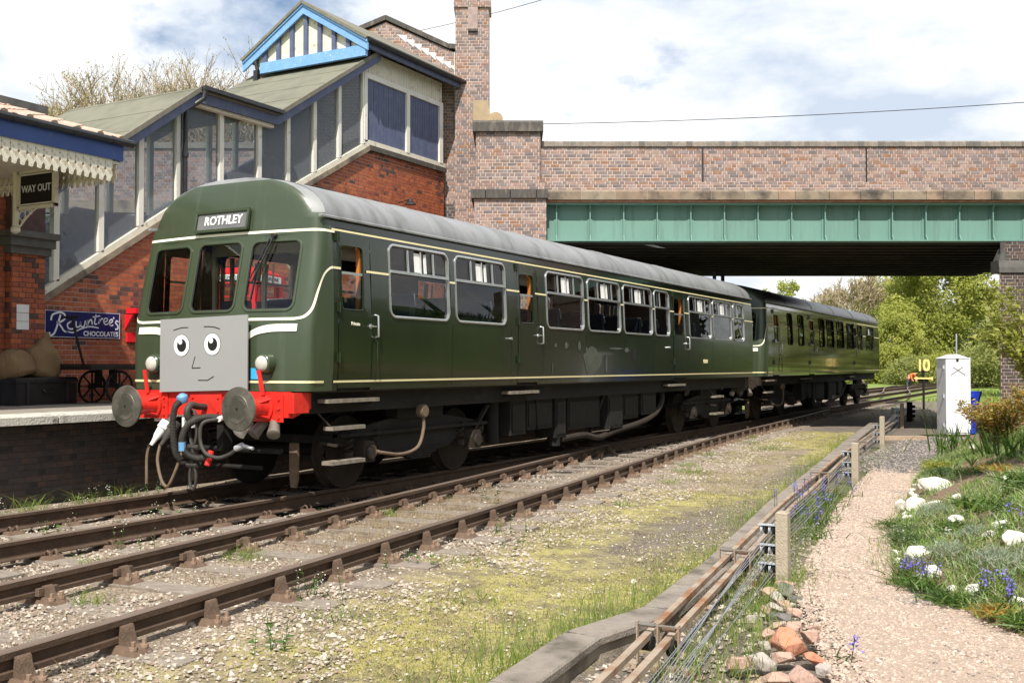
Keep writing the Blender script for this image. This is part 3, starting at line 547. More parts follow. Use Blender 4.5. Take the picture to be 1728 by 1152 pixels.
# ================================================================= road bridge
br = thing('road_bridge', 'brick road bridge with green girder span over the tracks', 'bridge', tuple(BW(6, 26, -.2)))
A_ = RV; Nn = -FV
def bwall(root, D, poly, mt='pink_brick', mortar='mortar', **k): brickwork(root, BW(0, D, 0), A_, Nn, poly, mt, mortar, **k)
def ubox(mb, u0, u1, D0, D1, z0, z1, m=0, r=None): return mb.obox(BW((u0 + u1) / 2, (D0 + D1) / 2, (z0 + z1) / 2), A_, FV, (0, 0, 1), ((u1 - u0) / 2, (D1 - D0) / 2, (z1 - z0) / 2), m, r)
bwall(br, 26.25, [(.70, 6.12), (15.5, 6.12), (15.5, 7.02), (.70, 7.02)], H=.0855, L=.24, bond='flemish', indiv=150, core=.42)
bwall(br, 26.21, [(.70, 5.93), (15.5, 5.93), (15.5, 6.118), (.70, 6.118)], H=.0855, L=.24, bond='flemish', indiv=50, core=.45)
for uj in (4.79, 8.9): ubox(MB(), uj - .018, uj + .018, 26.225, 26.25, 6.12, 7.0).build('movement_joint', 'black_iron', br)
u = .74
while u < 15.4:
    wv = random.uniform(.155, .185); m = MB(); e = .006
    pr = [(26.20, 7.022), (26.20, 7.13), (26.235, 7.165), (26.70, 7.165), (26.70, 7.022)]
    m.prism([BW(u + e, D, z) for D, z in pr], RV * (wv - 2 * e)).build('coping_brick', 'cope', br); u += wv
ubox(MB(), .74, 15.4, 26.215, 26.69, 7.03, 7.145).build('coping_bed', 'mortar_grey', br)
u = .87
while u < 15:
    wv = random.choice([.78, .8, .85, .82, .42]) if u > 1 else .86; m = MB(); e = .006
    pr = [(26.08, 5.665), (26.08, 5.86), (26.13, 5.915), (26.20, 5.929), (26.6, 5.929), (26.6, 5.665)]
    m.prism([BW(u + e, D, z) for D, z in pr], RV * (wv - 2 * e)).build('cornice_stone', 'stone', br, smooth=True, ang=30); u += wv
ubox(MB(), .87, 15.2, 26.12, 26.6, 5.67, 5.90).build('cornice_bed', 'mortar', br)
ubox(MB(), .87, 15.2, 26.16, 26.6, 5.605, 5.663).build('bearing_course', 'rust_line', br)
ubox(MB(), .84, 13.4, 26.20, 26.62, 5.555, 5.602).build('top_flange', 'bridge_green', br)
ubox(MB(), .84, 13.4, 26.20, 26.62, 4.64, 4.672).build('bottom_flange', 'bridge_green', br)
us = [1.12 + .845 * k for k in range(15)]
for k in range(len(us)):
    u0 = us[k]; u1 = us[k + 1] if k + 1 < len(us) else 13.4
    m = MB(); ubox(m, u0 + .002, u1 - .002, 26.45, 26.47, 4.673, 5.554); ubox(m, u0 + .06, u0 + .09, 26.44, 26.45, 4.68, 5.55); ubox(m, u1 - .09, u1 - .06, 26.44, 26.45, 4.68, 5.55); m.build('web_panel', 'bridge_green', br)
    m = MB(); ubox(m, u0 - .014, u0 + .014, 26.30, 26.45, 4.673, 5.554); ubox(m, u0 - .055, u0 + .055, 26.425, 26.449, 4.673, 5.554)
    m.prism([BW(u0 - .012, 26.30, 4.674), BW(u0 - .012, 26.22, 4.674), BW(u0 - .012, 26.30, 4.80)], RV * .024); m.prism([BW(u0 - .09, 26.40, 4.674), BW(u0 + .09, 26.40, 4.674), BW(u0 + .015, 26.40, 4.75), BW(u0 - .015, 26.40, 4.75)], FV * .04)
    m.prism([BW(u0 - .012, 26.30, 5.553), BW(u0 - .012, 26.22, 5.553), BW(u0 - .012, 26.30, 5.44)], RV * .024); m.build('web_stiffener', 'bridge_green', br)
ubox(MB(), .84, 1.12, 26.45, 26.47, 4.673, 5.554).build('web_panel', 'bridge_green', br)
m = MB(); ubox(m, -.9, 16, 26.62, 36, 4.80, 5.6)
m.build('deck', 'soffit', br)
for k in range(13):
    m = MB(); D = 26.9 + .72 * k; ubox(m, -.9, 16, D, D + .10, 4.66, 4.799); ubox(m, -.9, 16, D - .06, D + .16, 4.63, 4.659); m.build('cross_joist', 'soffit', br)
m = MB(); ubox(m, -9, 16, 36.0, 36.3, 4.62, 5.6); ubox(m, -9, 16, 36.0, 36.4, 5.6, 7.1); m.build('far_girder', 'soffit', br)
m = MB(); m.prism([BW(3.35, 26.9, 4.64), BW(3.6, 26.9, 4.64), BW(3.95, 26.9, 4.54), BW(3.75, 26.9, 4.55)], FV * .02); m.build('loose_strip', 'galv', br)
# left pilaster between the spans
bwall(br, 26.0, [(-.94, -.2), (.85, -.2), (.85, 5.68), (-.94, 5.68)], H=.0855, L=.24, bond='flemish', indiv=60, core=2.2, key=lambda p: -p[2])
bwall(br, 26.02, [(-.93, 5.9), (.82, 5.9), (.82, 6.12), (-.93, 6.12)], H=.0855, L=.24, bond='flemish', indiv=0, core=2.2)
bwall(br, 26.05, [(-.90, 6.12), (.71, 6.12), (.71, 7.35), (-.90, 7.35)], H=.0855, L=.24, bond='flemish', indiv=60, core=2.2)
for a, b in ((-1.02, -.66), (-.65, -.05), (-.04, .60), (.61, .89)): ubox(MB(), a + .004, b - .004, 25.92, 28.2, 5.68, 5.898).build('band_stone', 'dark_stone', br)
m = MB(); pr = [(25.95, 7.35), (25.95, 7.57), (26.05, 7.64), (27.9, 7.64), (28, 7.57), (28, 7.35)]
m.prism([BW(-.98, D, z) for D, z in pr], RV * 1.76).build('cap_stone', 'dark_stone', br)
m = MB()                                              # carved scroll standing on the cap
pts = [(-1.0, 7.64), (-.36, 7.64), (-.36, 7.70), (-.40, 7.78), (-.48, 7.86), (-.56, 8.0), (-.60, 8.2), (-.62, 8.35), (-1.0, 8.35)]
m.prism([BW(a, 26.85, z) for a, z in pts], FV * .5)
for k, (rr, dd) in enumerate(((.19, .06), (.12, .10), (.05, .13))): m.cyl(BW(-.42, 26.85 - dd, 7.84), BW(-.42, 26.86, 7.84), rr, n=20)
m.build('scroll_stone', 'sandstone', br, smooth=True, ang=40)
# abutments (their inner faces follow the rails)
def skew_block(name, u0, u1, D, L, z0, z1, mt, root):
    a = BW(u0, D, z0); b = BW(u1, D, z0); return MB().prism([a, b, b + V3(0, L, 0), a + V3(0, L, 0)], (0, 0, z1 - z0)).build(name, mt, root)
skew_block('pier_core', -.8, .7, 26.3, 11, -.2, 4.6, 'blue_brick', br)
skew_block('abutment_core', 12.14, 17, 26.02, 11, -.3, 4.6, 'blue_brick', br)
bwall(br, 25.98, [(12.11, -.3), (17, -.3), (17, 3.83), (12.11, 3.83)], 'blue_brick', 'mortar_grey', H=.0855, L=.24, bond='flemish', indiv=120, core=.04)
bwall(br, 25.98, [(12.25, 4.14), (17, 4.14), (17, 4.6), (12.25, 4.6)], 'blue_brick', 'mortar_grey', H=.0855, L=.24, bond='flemish', core=.04)
m = MB(); pr = [(25.93, 3.83), (25.93, 3.95), (25.97, 4.135), (26.4, 4.135), (26.4, 3.83)]; m.prism([BW(12.07, D, z) for D, z in pr], RV * 5).build('impost_stone', 'slate', br)
m = MB(); m.prism([BW(12.08, 25.99, 4.14), BW(12.6, 25.99, 4.14), BW(12.6, 25.99, 4.60), BW(12.42, 25.99, 4.60), BW(12.2, 25.99, 4.42)], FV * .3).build('springer_stone', 'slate', br)
bwall(br, 26.0, [(12.72, 4.66), (17, 4.66), (17, 7.3), (12.72, 7.3)], 'red_brick', 'mortar', H=.0855, L=.24, core=.4) if False else None
# span behind the stairs, over the other line
DL = 28.4
bwall(br, DL, [(-16, 6.0), (-5.4, 6.0), (-5.4, 7.42), (-16, 7.42)], H=.0855, L=.24, bond='flemish', core=.4)
ubox(MB(), -16, -5.36, DL - .06, DL + .45, 7.42, 7.58).build('coping_course', 'cope', br)
ubox(MB(), -16, -5.36, DL - .15, DL + .3, 5.66, 5.99).build('cornice_course', 'stone', br)
m = MB(); ubox(m, -16, -5.36, DL + .15, DL + .2, 4.7, 5.55); ubox(m, -16, -5.36, DL - .05, DL + .3, 5.55, 5.6); ubox(m, -16, -5.36, DL - .05, DL + .3, 4.64, 4.7); m.build('girder', 'bridge_green', br)
skew_block('pier_core', -5.3, -1.0, 28.6, 9, -.2, 5.0, 'blue_brick', br)
# ================================================================= entrance building on the bridge
en = thing('entrance_building', 'brick gabled station entrance with tall square pillar on the bridge', 'building', tuple(BW(-3, 28.3, -.2)))
D_ = 28.3
bwall(en, D_, [(-5.35, .9), (-.93, .9), (-.93, 5.9), (-5.35, 5.9)], 'blue_brick', 'mortar_grey', H=.0855, L=.24, bond='flemish', core=.3, indiv=60, key=lambda p: -p[2])
bwall(en, D_, [(-5.35, 5.9), (-1.5, 5.9), (-1.5, 9.99), (-3.43, 10.85), (-5.35, 10.02)], H=.0855, L=.24, bond='flemish', indiv=80, core=.3, key=lambda p: -p[2] - .3 * (p[0] + 6))
for p, q in (((-5.5, 10.02), (-3.43, 10.90)), ((-3.43, 10.90), (-1.72, 10.12)), ((-1.72, 10.12), (-1.45, 10.10))):
    l = math.hypot(q[0] - p[0], q[1] - p[1]); k = max(1, round(l / .75))
    for i in range(k):
        a = (p[0] + (q[0] - p[0]) * i / k, p[1] + (q[1] - p[1]) * i / k); b = (p[0] + (q[0] - p[0]) * (i + .985) / k, p[1] + (q[1] - p[1]) * (i + .985) / k)
        MB().prism([BW(a[0], D_ - .07, a[1]), BW(b[0], D_ - .07, b[1]), BW(b[0], D_ - .07, b[1] + .13), BW(a[0], D_ - .07, a[1] + .13)], FV * .45).build('gable_coping', 'dark_stone', en)
# tall pillar
def pillar(u0, u1, D, z0, z1, **k): bwall(en, D, [(u0, z0), (u1, z0), (u1, z1), (u0, z1)], H=.0855, L=.24, bond='flemish', core=.9, **k)
pillar(-1.52, -.62, 28.0, 5.2, 11.15, indiv=100, key=lambda p: -p[2])
pillar(-1.57, -.57, 27.95, 11.15, 11.38); pillar(-1.52, -.62, 28.0, 11.38, 12.4)
MB().obox(BW(-1.07, 28.45, 12.5), A_, FV, (0, 0, 1), (.56, .56, .1)).build('pillar_cap', 'dark_stone', en)
m = MB(); ubox(m, -1.18, -.92, 27.93, 27.985, 10.55, 11.14); m.build('pillar_panel', 'pink_brick', en); m = MB(); ubox(m, -1.18, -.92, 27.92, 27.99, 10.49, 10.55); m.build('panel_corbel', 'dark_stone', en)
for k in range(8):                                    # stepped lead flashing above the landing roof
    px_, pz_ = -3.12 + .2 * k, 10.50 - .118 * k
    MB().prism([BW(px_, D_ - .012, pz_), BW(px_ + .27, D_ - .012, pz_ - .02), BW(px_ + .25, D_ - .012, pz_ - .22)], FV * .01).build('flashing', 'lead', en)
m = MB(); m.tube([BW(-1.56, 28.2, 10.0), BW(-1.53, 28.2, 8.0), BW(-1.50, 28.2, 5.2)], .012, 5); m.build('cable', 'white_paint', en)
MB().prism([BW(-5.4, D_ + .3, 10.02), BW(-3.43, D_ + .3, 10.9), BW(-1.45, D_ + .3, 10.05)], FV * 6).build('roof', 'slate', en)
# ================================================================= covered stairway
st = thing('covered_stairway', 'red brick covered stairway with white posts, glazing and blue gable', 'stairway', (-6.1, 2.1, PZ))
XS = -6.1; XB = -9.3
def sill(y): return 2.76 + .632 * (y - 2.17) if y < 5.4 else 4.8 if y < 7.2 else 4.8 + .54 * (y - 7.2) if y < 11.1 else 6.92
def eave(y): return 6.70 - .70 * (5.43 - y) if y < 5.43 else 6.70 if y < 7.68 else 6.70 + .625 * (y - 7.68) if y < 11.2 else 8.98
segs = [(2.12, 5.4), (5.4, 7.2), (7.2, 11.1), (11.1, 14.5)]
def dirt_red(s, t, r): return .84 + .16 * random.random() if fbm(s, t, .9) > .36 and random.random() < .55 else r * (.99 if random.random() < .3 else .80)
for k, (a, b) in enumerate(segs):
    za, zb = sill(a + .001) - .24, sill(b - .001) - .24
    brickwork(st, (XS, 0, 0), (0, 1, 0), (1, 0, 0), [(a, PZ), (b, PZ), (b, zb), (a, za)], 'red_brick', 'mortar_grey', L=.235, H=.0815, bond='english', indiv=(130, 20, 70, 80)[k], core=.22, bias=dirt_red,
              key=(lambda p: p[1]) if k == 0 else (lambda p: -p[2]), jt=.0125)
    # stone string under a white-painted sill
    m = MB(); m.prism([(XS - .1, a, za), (XS - .1, b, zb), (XS - .1, b, zb + .12), (XS - .1, a, za + .12)], (.19, 0, 0)); m.build('stone_string', 'stone' if k in (0, 2) else 'dark_stone', st)
    m = MB(); m.prism([(XS - .06, a, za + .12), (XS - .06, b, zb + .12), (XS - .06, b, zb + .24), (XS - .06, a, za + .24)], (.12, 0, 0)); m.build('sill', 'cream_wood', st)
    MB().prism([(XB, a, PZ), (XB, b, PZ), (XB, b, zb + .24), (XB, a, za + .24)], (-.15, 0, 0)).build('far_wall', 'dull_blue', st)
# steps and landings inside
for k, (a, b) in enumerate(segs):
    n = {0: 12, 1: 1, 2: 14, 3: 1}[k]
    for i in range(n):
        y0 = a + (b - a) * i / n; y1 = a + (b - a) * (i + 1) / n; z = sill((y0 + y1) / 2) - .95
        MB().box((XB + .01, y0, z - .2), (XS - .23, y1 - .003, z)).build('tread' if n > 1 else 'landing', 'slate', st)
posts = [2.46, 3.36, 4.23, 5.12, 6.24, 7.33, 8.22, 9.10, 9.98, 10.89]
for y in posts:
    w_ = .055
    MB().box((XS - .05, y - w_, sill(y) - .01), (XS + .06, y + w_, eave(y) + .02)).build('post', 'white_paint', st)
    MB().box((XB, y - w_, sill(y) - .01), (XB + .1, y + w_, eave(y) + .02)).build('post', 'white_paint', st)
for y0, y1 in zip([1.6] + posts[:-1], posts):
    a, b = y0 + .056, y1 - .056
    ks = [a] + [q for q in (5.4, 5.43, 7.2, 7.68) if a < q < b] + [b]
    P = [(XS, y, sill(y) - .02) for y in ks] + [(XS, y, eave(y) + .02) for y in ks[::-1]]
    if not (y0 > 9.5 and False): MB().add(P, [tuple(range(len(P)))]).build('pane', 'stair_glass', st)
    Pb = [(XB + .03, y, sill(y) - .02) for y in ks] + [(XB + .03, y, eave(y) + .02) for y in ks[::-1]]
    MB().add(Pb, [tuple(range(len(Pb)))]).build('pane', 'stair_glass', st)
# upper landing: boarded blue bays between white frames, cream boarding above
for y, wd in ((10.96, .06), (12.74, .07), (14.28, .08)):
    MB().box((XS - .05, y - wd, 6.9), (XS + .07, y + wd, 8.5)).build('post', 'white_paint', st)
MB().box((XS - .05, 10.9, 8.40), (XS + .065, 14.36, 8.52)).build('rail', 'white_paint', st)
for a, b in ((11.02, 12.67), (12.81, 14.20)):
    n = round((b - a) / .105); m = MB()
    for i in range(n):
        y0 = a + (b - a) * i / n; m.box((XS - .02, y0 + .004, 6.9), (XS + .012 + random.uniform(0, .006), y0 + (b - a) / n - .004, 8.40))
    m.build('boarded_bay', 'dull_blue', st); MB().box((XS - .05, a, 6.9), (XS - .021, b, 8.4)).build('bay_backing', 'dull_blue', st)
n = 33; m = MB()
for i in range(n):
    y0 = 10.9 + 3.46 * i / n; m.box((XS - .02, y0 + .004, 8.52), (XS + .03 + random.uniform(0, .005), y0 + 3.46 / n - .004, 9.06))
m.build('cream_boarding', 'cream_wood', st); MB().box((XS - .05, 10.9, 8.52), (XS - .021, 14.36, 9.06)).build('boarding_backing', 'cream_wood', st)
MB().box((XB, 10.9, 6.9), (XB + .05, 14.4, 9.0)).build('far_boarding', 'dull_blue', st)
# roofs: two sloping slabs and a flat one over the half landing
def slab(y0, z0, y1, z1, x0=-9.62, x1=-5.86, name='roof_slab'):
    m = MB(); m.prism([(x0, y0, z0), (x0, y1, z1), (x0, y1, z1 + .07), (x0, y0, z0 + .07)], (x1 - x0, 0, 0)); o = m.build(name, ['felt'], st)
    MB().prism([(x1 + .002, y0, z0 - .0), (x1 + .002, y1, z1 - .0), (x1 + .002, y1, z1 + .10), (x1 + .002, y0, z0 + .10)], (.05, 0, 0)).build('felt_edge', 'felt_edge', o)
    MB().prism([(x1 - .05, y0, z0 - .19), (x1 - .05, y1, z1 - .19), (x1 - .05, y1, z1 - .003), (x1 - .05, y0, z0 - .003)], (.06, 0, 0)).build('fascia', 'dull_blue', o)
    MB().prism([(x0, y0, z0 - .19), (x0, y1, z1 - .19), (x0, y1, z1 - .003), (x0, y0, z0 - .003)], (.06, 0, 0)).build('fascia', 'dull_blue', o)
    L_ = math.hypot(y1 - y0, z1 - z0)
    for q in range(1, int(L_ / .95) + 1):             # felt laps
        t = q * .95 / L_
        if t < 1: MB().prism([(x0, y0 + (y1 - y0) * t, z0 + (z1 - z0) * t + .071), (x0, y0 + (y1 - y0) * (t + .02), z0 + (z1 - z0) * (t + .02) + .071), (x0, y0 + (y1 - y0) * (t + .02), z0 + (z1 - z0) * (t + .02) + .076), (x0, y0 + (y1 - y0) * t, z0 + (z1 - z0) * t + .082)], (x1 - x0, 0, 0)).build('felt_lap', 'felt', o)
    return o
slab(1.55, 3.98, 5.43, 6.74); o = slab(5.43, 6.742, 7.68, 6.76); slab(7.68, 6.76, 11.3, 9.04)
MB().box((-5.80, 5.45, 6.79), (-5.70, 7.72, 6.865)).build('gutter', 'black_iron', st)
MB().box((-6.05, 5.45, 6.50), (-5.92, 7.62, 6.58)).build('soffit_board', 'cream_wood', st)
m = MB(); m.tube([(-5.75, 5.5, 6.8), (-5.76, 5.47, 6.62), (-5.86, 5.35, 6.5), (-5.98, 5.24, 6.42), (-6.0, 5.24, 6.2), (-6.0, 5.24, 4.4)], .045, 10); m.tube([(-6.0, 5.24, 5.48), (-6.0, 5.24, 5.58)], .062, 10); m.tube([(-5.98, 5.12, 6.4), (-5.98, 5.12, 4.6)], .016, 6); m.build('downpipe', 'black_iron', st, smooth=True)
# gable roof over the landing
m = MB(); y0, y1 = 10.42, 14.95; m.prism([(-5.66, y0, 9.13), (-7.57, y0, 10.27), (-7.57, y0, 10.35), (-5.60, y0, 9.17)], (0, y1 - y0, 0)); m.prism([(-9.48, y0, 9.13), (-9.54, y0, 9.17), (-7.57, y0, 10.35), (-7.57, y0, 10.27)], (0, y1 - y0, 0)); gr = m.build('gable_roof', 'felt_edge', st)
m = MB(); m.tube([(-5.62, 10.5, 9.13), (-5.62, 14.95, 9.13)], .06, 8); m.build('gutter', 'black_iron', gr, smooth=True)
MB().box((-5.76, 10.62, 8.96), (-5.70, 14.85, 9.11)).build('fascia', 'dull_blue', gr)
G = 10.48
for s in (1, -1):
    for k, (o0, dpt, yy0) in enumerate(((.0, .10, G - .03), (.11, .17, G + .0))):
        e = (-7.57 + s * 1.93, 9.17 - o0 * 1.0); t = (-7.57, 10.33 - o0 * 1.0)
        MB().prism([(e[0], yy0, e[1]), (t[0], yy0, t[1]), (t[0], yy0, t[1] - dpt * 1.12), (e[0], yy0, e[1] - dpt * 1.12)], (0, .05, 0)).build('barge_board', 'pale_blue', gr)
MB().prism([(-8.95, G + .02, 8.76), (-5.72, G + .02, 8.76), (-5.72, G + .02, 9.02), (-8.95, G + .02, 9.02)], (0, .1, 0)).build('tie_beam', 'pale_blue', gr)
MB().prism([(-9.1, G + .14, 8.8), (-6.0, G + .14, 8.8), (-6.0, G + .14, 9.1), (-7.57, G + .14, 10.12), (-9.1, G + .14, 9.2)], (0, .06, 0)).build('gable_infill', 'cream_wood', gr)
for k in range(7):
    x = -8.85 + k * .43; top = 10.22 - abs(x + 7.57) * .6
    if top > 9.1: MB().box((x - .055, G + .07, 9.0), (x + .055, G + .139, top)).build('gable_timber', 'dull_blue', gr)
m = MB(); m.tube([(-9.05, G + .05, 8.85), (-9.1, G + .02, 9.1)], .05, 6); m.box((-9.15, G, 8.5), (-9.02, G + .1, 8.86)); m.build('bracket', 'black_iron', gr)
m = MB(); m.tube([(-5.98, 12.2, 5.55), (-5.6, 12.2, 5.62)], .015, 6); m.lathe((-5.6, 12.2, 5.62), (0, 0, -1), [(0, .04), (.06, .06), (.1, .13), (.14, .14)], 12); lo = m.build('wall_lamp', 'black_iron', None); tag(lo, 'black wall lamp with dish shade on the upper red brick wall', 'lamp')
# ================================================================= platform building with canopy
pb = thing('platform_building', 'red brick platform building with tiled canopy and scalloped white valance', 'building', (-5.9, 0, PZ))
XW = -6.02
brickwork(pb, (XW, 0, 0), (0, 1, 0), (1, 0, 0), [(-7, PZ), (1.5, PZ), (1.5, 4.6), (-7, 4.6)], 'red_brick', 'mortar_dark', L=.235, H=.0815, core=.25, jt=.009, indiv=20)
brickwork(pb, (XW + .14, 0, 0), (0, 1, 0), (1, 0, 0), [(1.52, PZ), (2.12, PZ), (2.12, 3.3), (1.52, 3.3)], 'red_brick', 'mortar_dark', L=.235, H=.0815, core=.3, jt=.009, indiv=80)
brickwork(pb, (XW - .14, 1.518, 0), (1, 0, 0), (0, -1, 0), [(0, PZ), (.28, PZ), (.28, 3.3), (0, 3.3)], 'red_brick', 'mortar_dark', L=.235, H=.0815, core=.0, jt=.009)
m = MB(); m.box((XW - .1, 1.45, 3.30), (XW + .22, 2.18, 3.42)); m.box((XW - .1, 1.40, 3.42), (XW + .28, 2.22, 3.56)); m.box((XW - .1, 1.36, 3.56), (XW + .34, 2.26, 3.66)); m.build('corbel_stone', 'slate', pb)
MB().box((XW - .1, 1.5, 3.66), (XW + .14, 2.12, 4.6)).build('pier_top', 'red_brick', pb)
d_ = MB().box((XW + .005, .25, PZ), (XW + .07, 1.30, 3.1)).build('door', 'blue_paint', pb)
for z in (1.1, 1.9): MB().box((XW + .071, .38, z), (XW + .085, 1.16, z + .65)).build('door_panel', 'blue_paint', d_)
m = MB(); m.cyl((XW + .07, 1.2, 1.95), (XW + .13, 1.2, 1.95), .03, n=10); m.build('handle', 'black_iron', d_)
# canopy
CX = -3.2; CY1 = 1.36; cz = lambda x: 4.78 + (CX - x) * .30
ca = MB().prism([(CX, -7, 4.76), (CX - 2.9, -7, 4.76 + .87), (CX - 2.9, -7, 4.70 + .87), (CX, -7, 4.68)], (0, 7 + CY1, 0)).build('canopy_roof', 'clay_tile', pb)
MB().prism([(-6.1, -7, 5.63), (-7.6, -7, 6.1), (-9.2, -7, 5.6), (-9.2, -7, 5.5), (-6.1, -7, 5.5)], (0, 7 + 1.2, 0)).build('main_roof', 'clay_tile', pb)
k = 0; y = CY1 - .04
while y > -2.2:
    for j in range(7):
        x0 = CX - j * .42 + .02; x1 = x0 - .45; e = .012 * (j % 2) * 0
        MB().tube([(x0, y, cz(x0) - .005), (x1, y, cz(x1) - .012 + .0)], [.068, .058], 8).build('roll_tile', 'clay_tile', ca, smooth=True)
    y -= .375
m = MB(); m.tube([(CX + .05, -7, 4.735), (CX + .05, CY1 + .14, 4.735)], .055, 8); gt = m.build('gutter', 'black_iron', pb, smooth=True)
for y in (-1.4, -.45, .48, 1.12): MB().lathe((CX + .05, y, 4.735), (0, 1, 0), [(0, .064), (.04, .064)], 8).build('gutter_bracket', 'black_iron', gt)
MB().box((CX - .02, -7, 4.47), (CX + .012, CY1, 4.70)).build('fascia', 'blue_paint', pb)
MB().box((CX - 2.8, CY1 - .03, 4.47), (CX - .021, CY1, 4.70)).build('end_fascia', 'blue_paint', pb)
VAL = {}
def board(alt):
    if 'b' not in VAL:
        w_ = .125; g = .003; pts = [(g, 0), (w_ - g, 0), (w_ - g, -.055), (w_ - g - .013, -.065), (w_ - g, -.075), (w_ - g, -.12), (w_ - g - .022, -.15), (w_ - g, -.18), (w_ - g, -.235), (w_ - .028, -.27), (w_ - .036, -.315), (w_ * .5, -.325), (.036, -.315), (.028, -.27), (g, -.235), (g, -.18), (g + .022, -.15), (g, -.12), (g, -.075), (g + .013, -.065), (g, -.055)]
        o = MB().prism([(0, a, b) for a, b in pts], (-.018, 0, 0)).build('valance_board', 'cream_wood'); VAL['b'] = o.data; bpy.data.objects.remove(o)
    return VAL['b']
off = ORG[pb.name]
for i in range(42):
    o = bpy.data.objects.new('valance_board', board(0)); COL.objects.link(o); o.parent = pb; o.location = Vector((CX - .012, 1.19 - .125 * (i + 1), 4.475)) - Vector(off)
for i in range(21):
    o = bpy.data.objects.new('valance_board', board(0)); COL.objects.link(o); o.parent = pb; o.location = Vector((CX - .05 - .125 * (i), 1.30, 4.475)) - Vector(off); o.rotation_euler = (0, 0, R(90))
MB().box((-6.0, -7, 4.42), (CX - .03, CY1 - .04, 4.46)).build('canopy_ceiling', 'cream_wood', pb)
m = MB(); m.prism([(-6.9, -1.5, 5.60), (-5.75, -1.5, 5.58), (-5.75, -1.5, 5.72), (-6.3, -1.5, 5.86), (-6.9, -1.5, 5.74)], (0, 3.55, 0)); m.build('ridge_ventilator', 'slate', pb)
# notice sheets on the pier
nt_ = thing('notice', 'small white notice in three sheets on the red brick pier', 'notice', (XW + .16, 1.72, 2.1))
for k in range(3): MB().box((XW + .155, 1.60, 2.10 + k * .135), (XW + .162, 1.82, 2.228 + k * .135)).build('sheet', 'paper', nt_)
# WAY OUT sign
wo = thing('hanging_sign', 'black WAY OUT sign in ornate white cast iron bracket under the canopy', 'sign', (-5.1, 1.0, 3.6))
m = MB(); m.cyl((-5.08, 1, 3.58), (-5.08, 1, 4.42), .042, n=10); m.lathe((-5.08, 1, 3.50), (0, 0, 1), [(0, .02), (.03, .065), (.08, .07), (.12, .04)], 12); m.lathe((-5.08, 1, 4.40), (0, 0, 1), [(0, .05), (.03, .06), (.06, .02)], 12); m.bar((-5.85, 1, 4.2), (-5.1, 1, 4.2), .04, .05); m.build('bracket_post', 'cream_wood', wo, smooth=True)
m = MB()
for a, b in (((-5.02, 4.40), (-4.16, 4.40)), ((-5.02, 3.87), (-4.16, 3.87)), ((-4.995, 3.85), (-4.995, 4.42)), ((-4.185, 3.85), (-4.185, 4.42))): m.bar((a[0], 1, a[1]), (b[0], 1, b[1]), .05, .055, up=(0, 1, 0))
for i in range(24): m.lathe((-5.0 + .036 * i, .965, 4.405), (0, 1, 0), [(0, .008), (.012, .012)], 6); m.lathe((-5.0 + .036 * i, .965, 3.865), (0, 1, 0), [(0, .008), (.012, .012)], 6)
m.build('frame', 'cream_wood', wo)
m = MB()                                              # scroll-work under the sign
for cx, cz_, rr in ((-4.93, 3.76, .07), (-4.82, 3.79, .05), (-4.98, 3.66, .05), (-4.74, 3.81, .035)):
    m.tube([(cx + rr * math.cos(t), 1, cz_ + rr * math.sin(t)) for t in np.linspace(0, 2 * math.pi, 15)], .012, 5)
m.tube([(-5.05, 1, 3.58), (-4.98, 1, 3.60), (-4.86, 1, 3.70), (-4.72, 1, 3.80), (-4.6, 1, 3.85)], .014, 5); m.build('scroll_bracket', 'cream_wood', wo)
bd = MB().box((-4.96, .985, 3.905), (-4.22, 1.015, 4.365)).build('panel', 'ink_black', wo)
m = MB()
for a, b in (((-4.97, 4.355), (-4.21, 4.355)), ((-4.97, 3.915), (-4.21, 3.915)), ((-4.96, 3.9), (-4.96, 4.37)), ((-4.22, 3.9), (-4.22, 4.37))): m.bar((a[0], .983, a[1]), (b[0], .983, b[1]), .02, .022, up=(0, 1, 0))
m.build('beading', 'white_paint', wo)
text('lettering', 'WAY OUT', .15, 'enamel_white', wo, Vector((-4.59, .978, 4.14)) - Vector((-5.1, 1.0, 3.6)), (1, 0, 0), (0, 0, 1), offset=.002, sx=.92)
# Rowntree's enamel sign
rs = thing('enamel_sign', "dark blue enamel advertising sign with white script on the red wall", 'sign', (XS + .03, 3.0, 2.2))
y0, y1, z0, z1 = 2.26, 3.80, 1.995, 2.455
MB().box((XS + .012, y0, z0), (XS + .034, y1, z1)).build('panel', 'enamel_blue', rs)
m = MB()
for a, b in (((y0 + .01, z0 + .012), (y1 - .01, z0 + .012)), ((y0 + .01, z1 - .012), (y1 - .01, z1 - .012)), ((y0 + .012, z0), (y0 + .012, z1)), ((y1 - .012, z0), (y1 - .012, z1))): m.bar((XS + .036, *a), (XS + .036, *b), .008, .004, up=(1, 0, 0))
m.build('border', 'enamel_white', rs)
def stroke(name, pts, wd, mt, parent, x, widths=None):
    """flat brush stroke in the y-z plane at x"""
    P = np.array(pts, float); m = MB(); n = len(P)
    T = np.gradient(P, axis=0); T /= np.linalg.norm(T, axis=1)[:, None]; Nn_ = np.stack([-T[:, 1], T[:, 0]], 1)
    W_ = np.array(widths) if widths is not None else np.full(n, wd)
    vs = [(x, *(P[i] + Nn_[i] * W_[i] / 2)) for i in range(n)] + [(x, *(P[i] - Nn_[i] * W_[i] / 2)) for i in range(n)]
    m.add(vs, [(i, n + i, n + i + 1, i + 1) for i in range(n - 1)]); return m
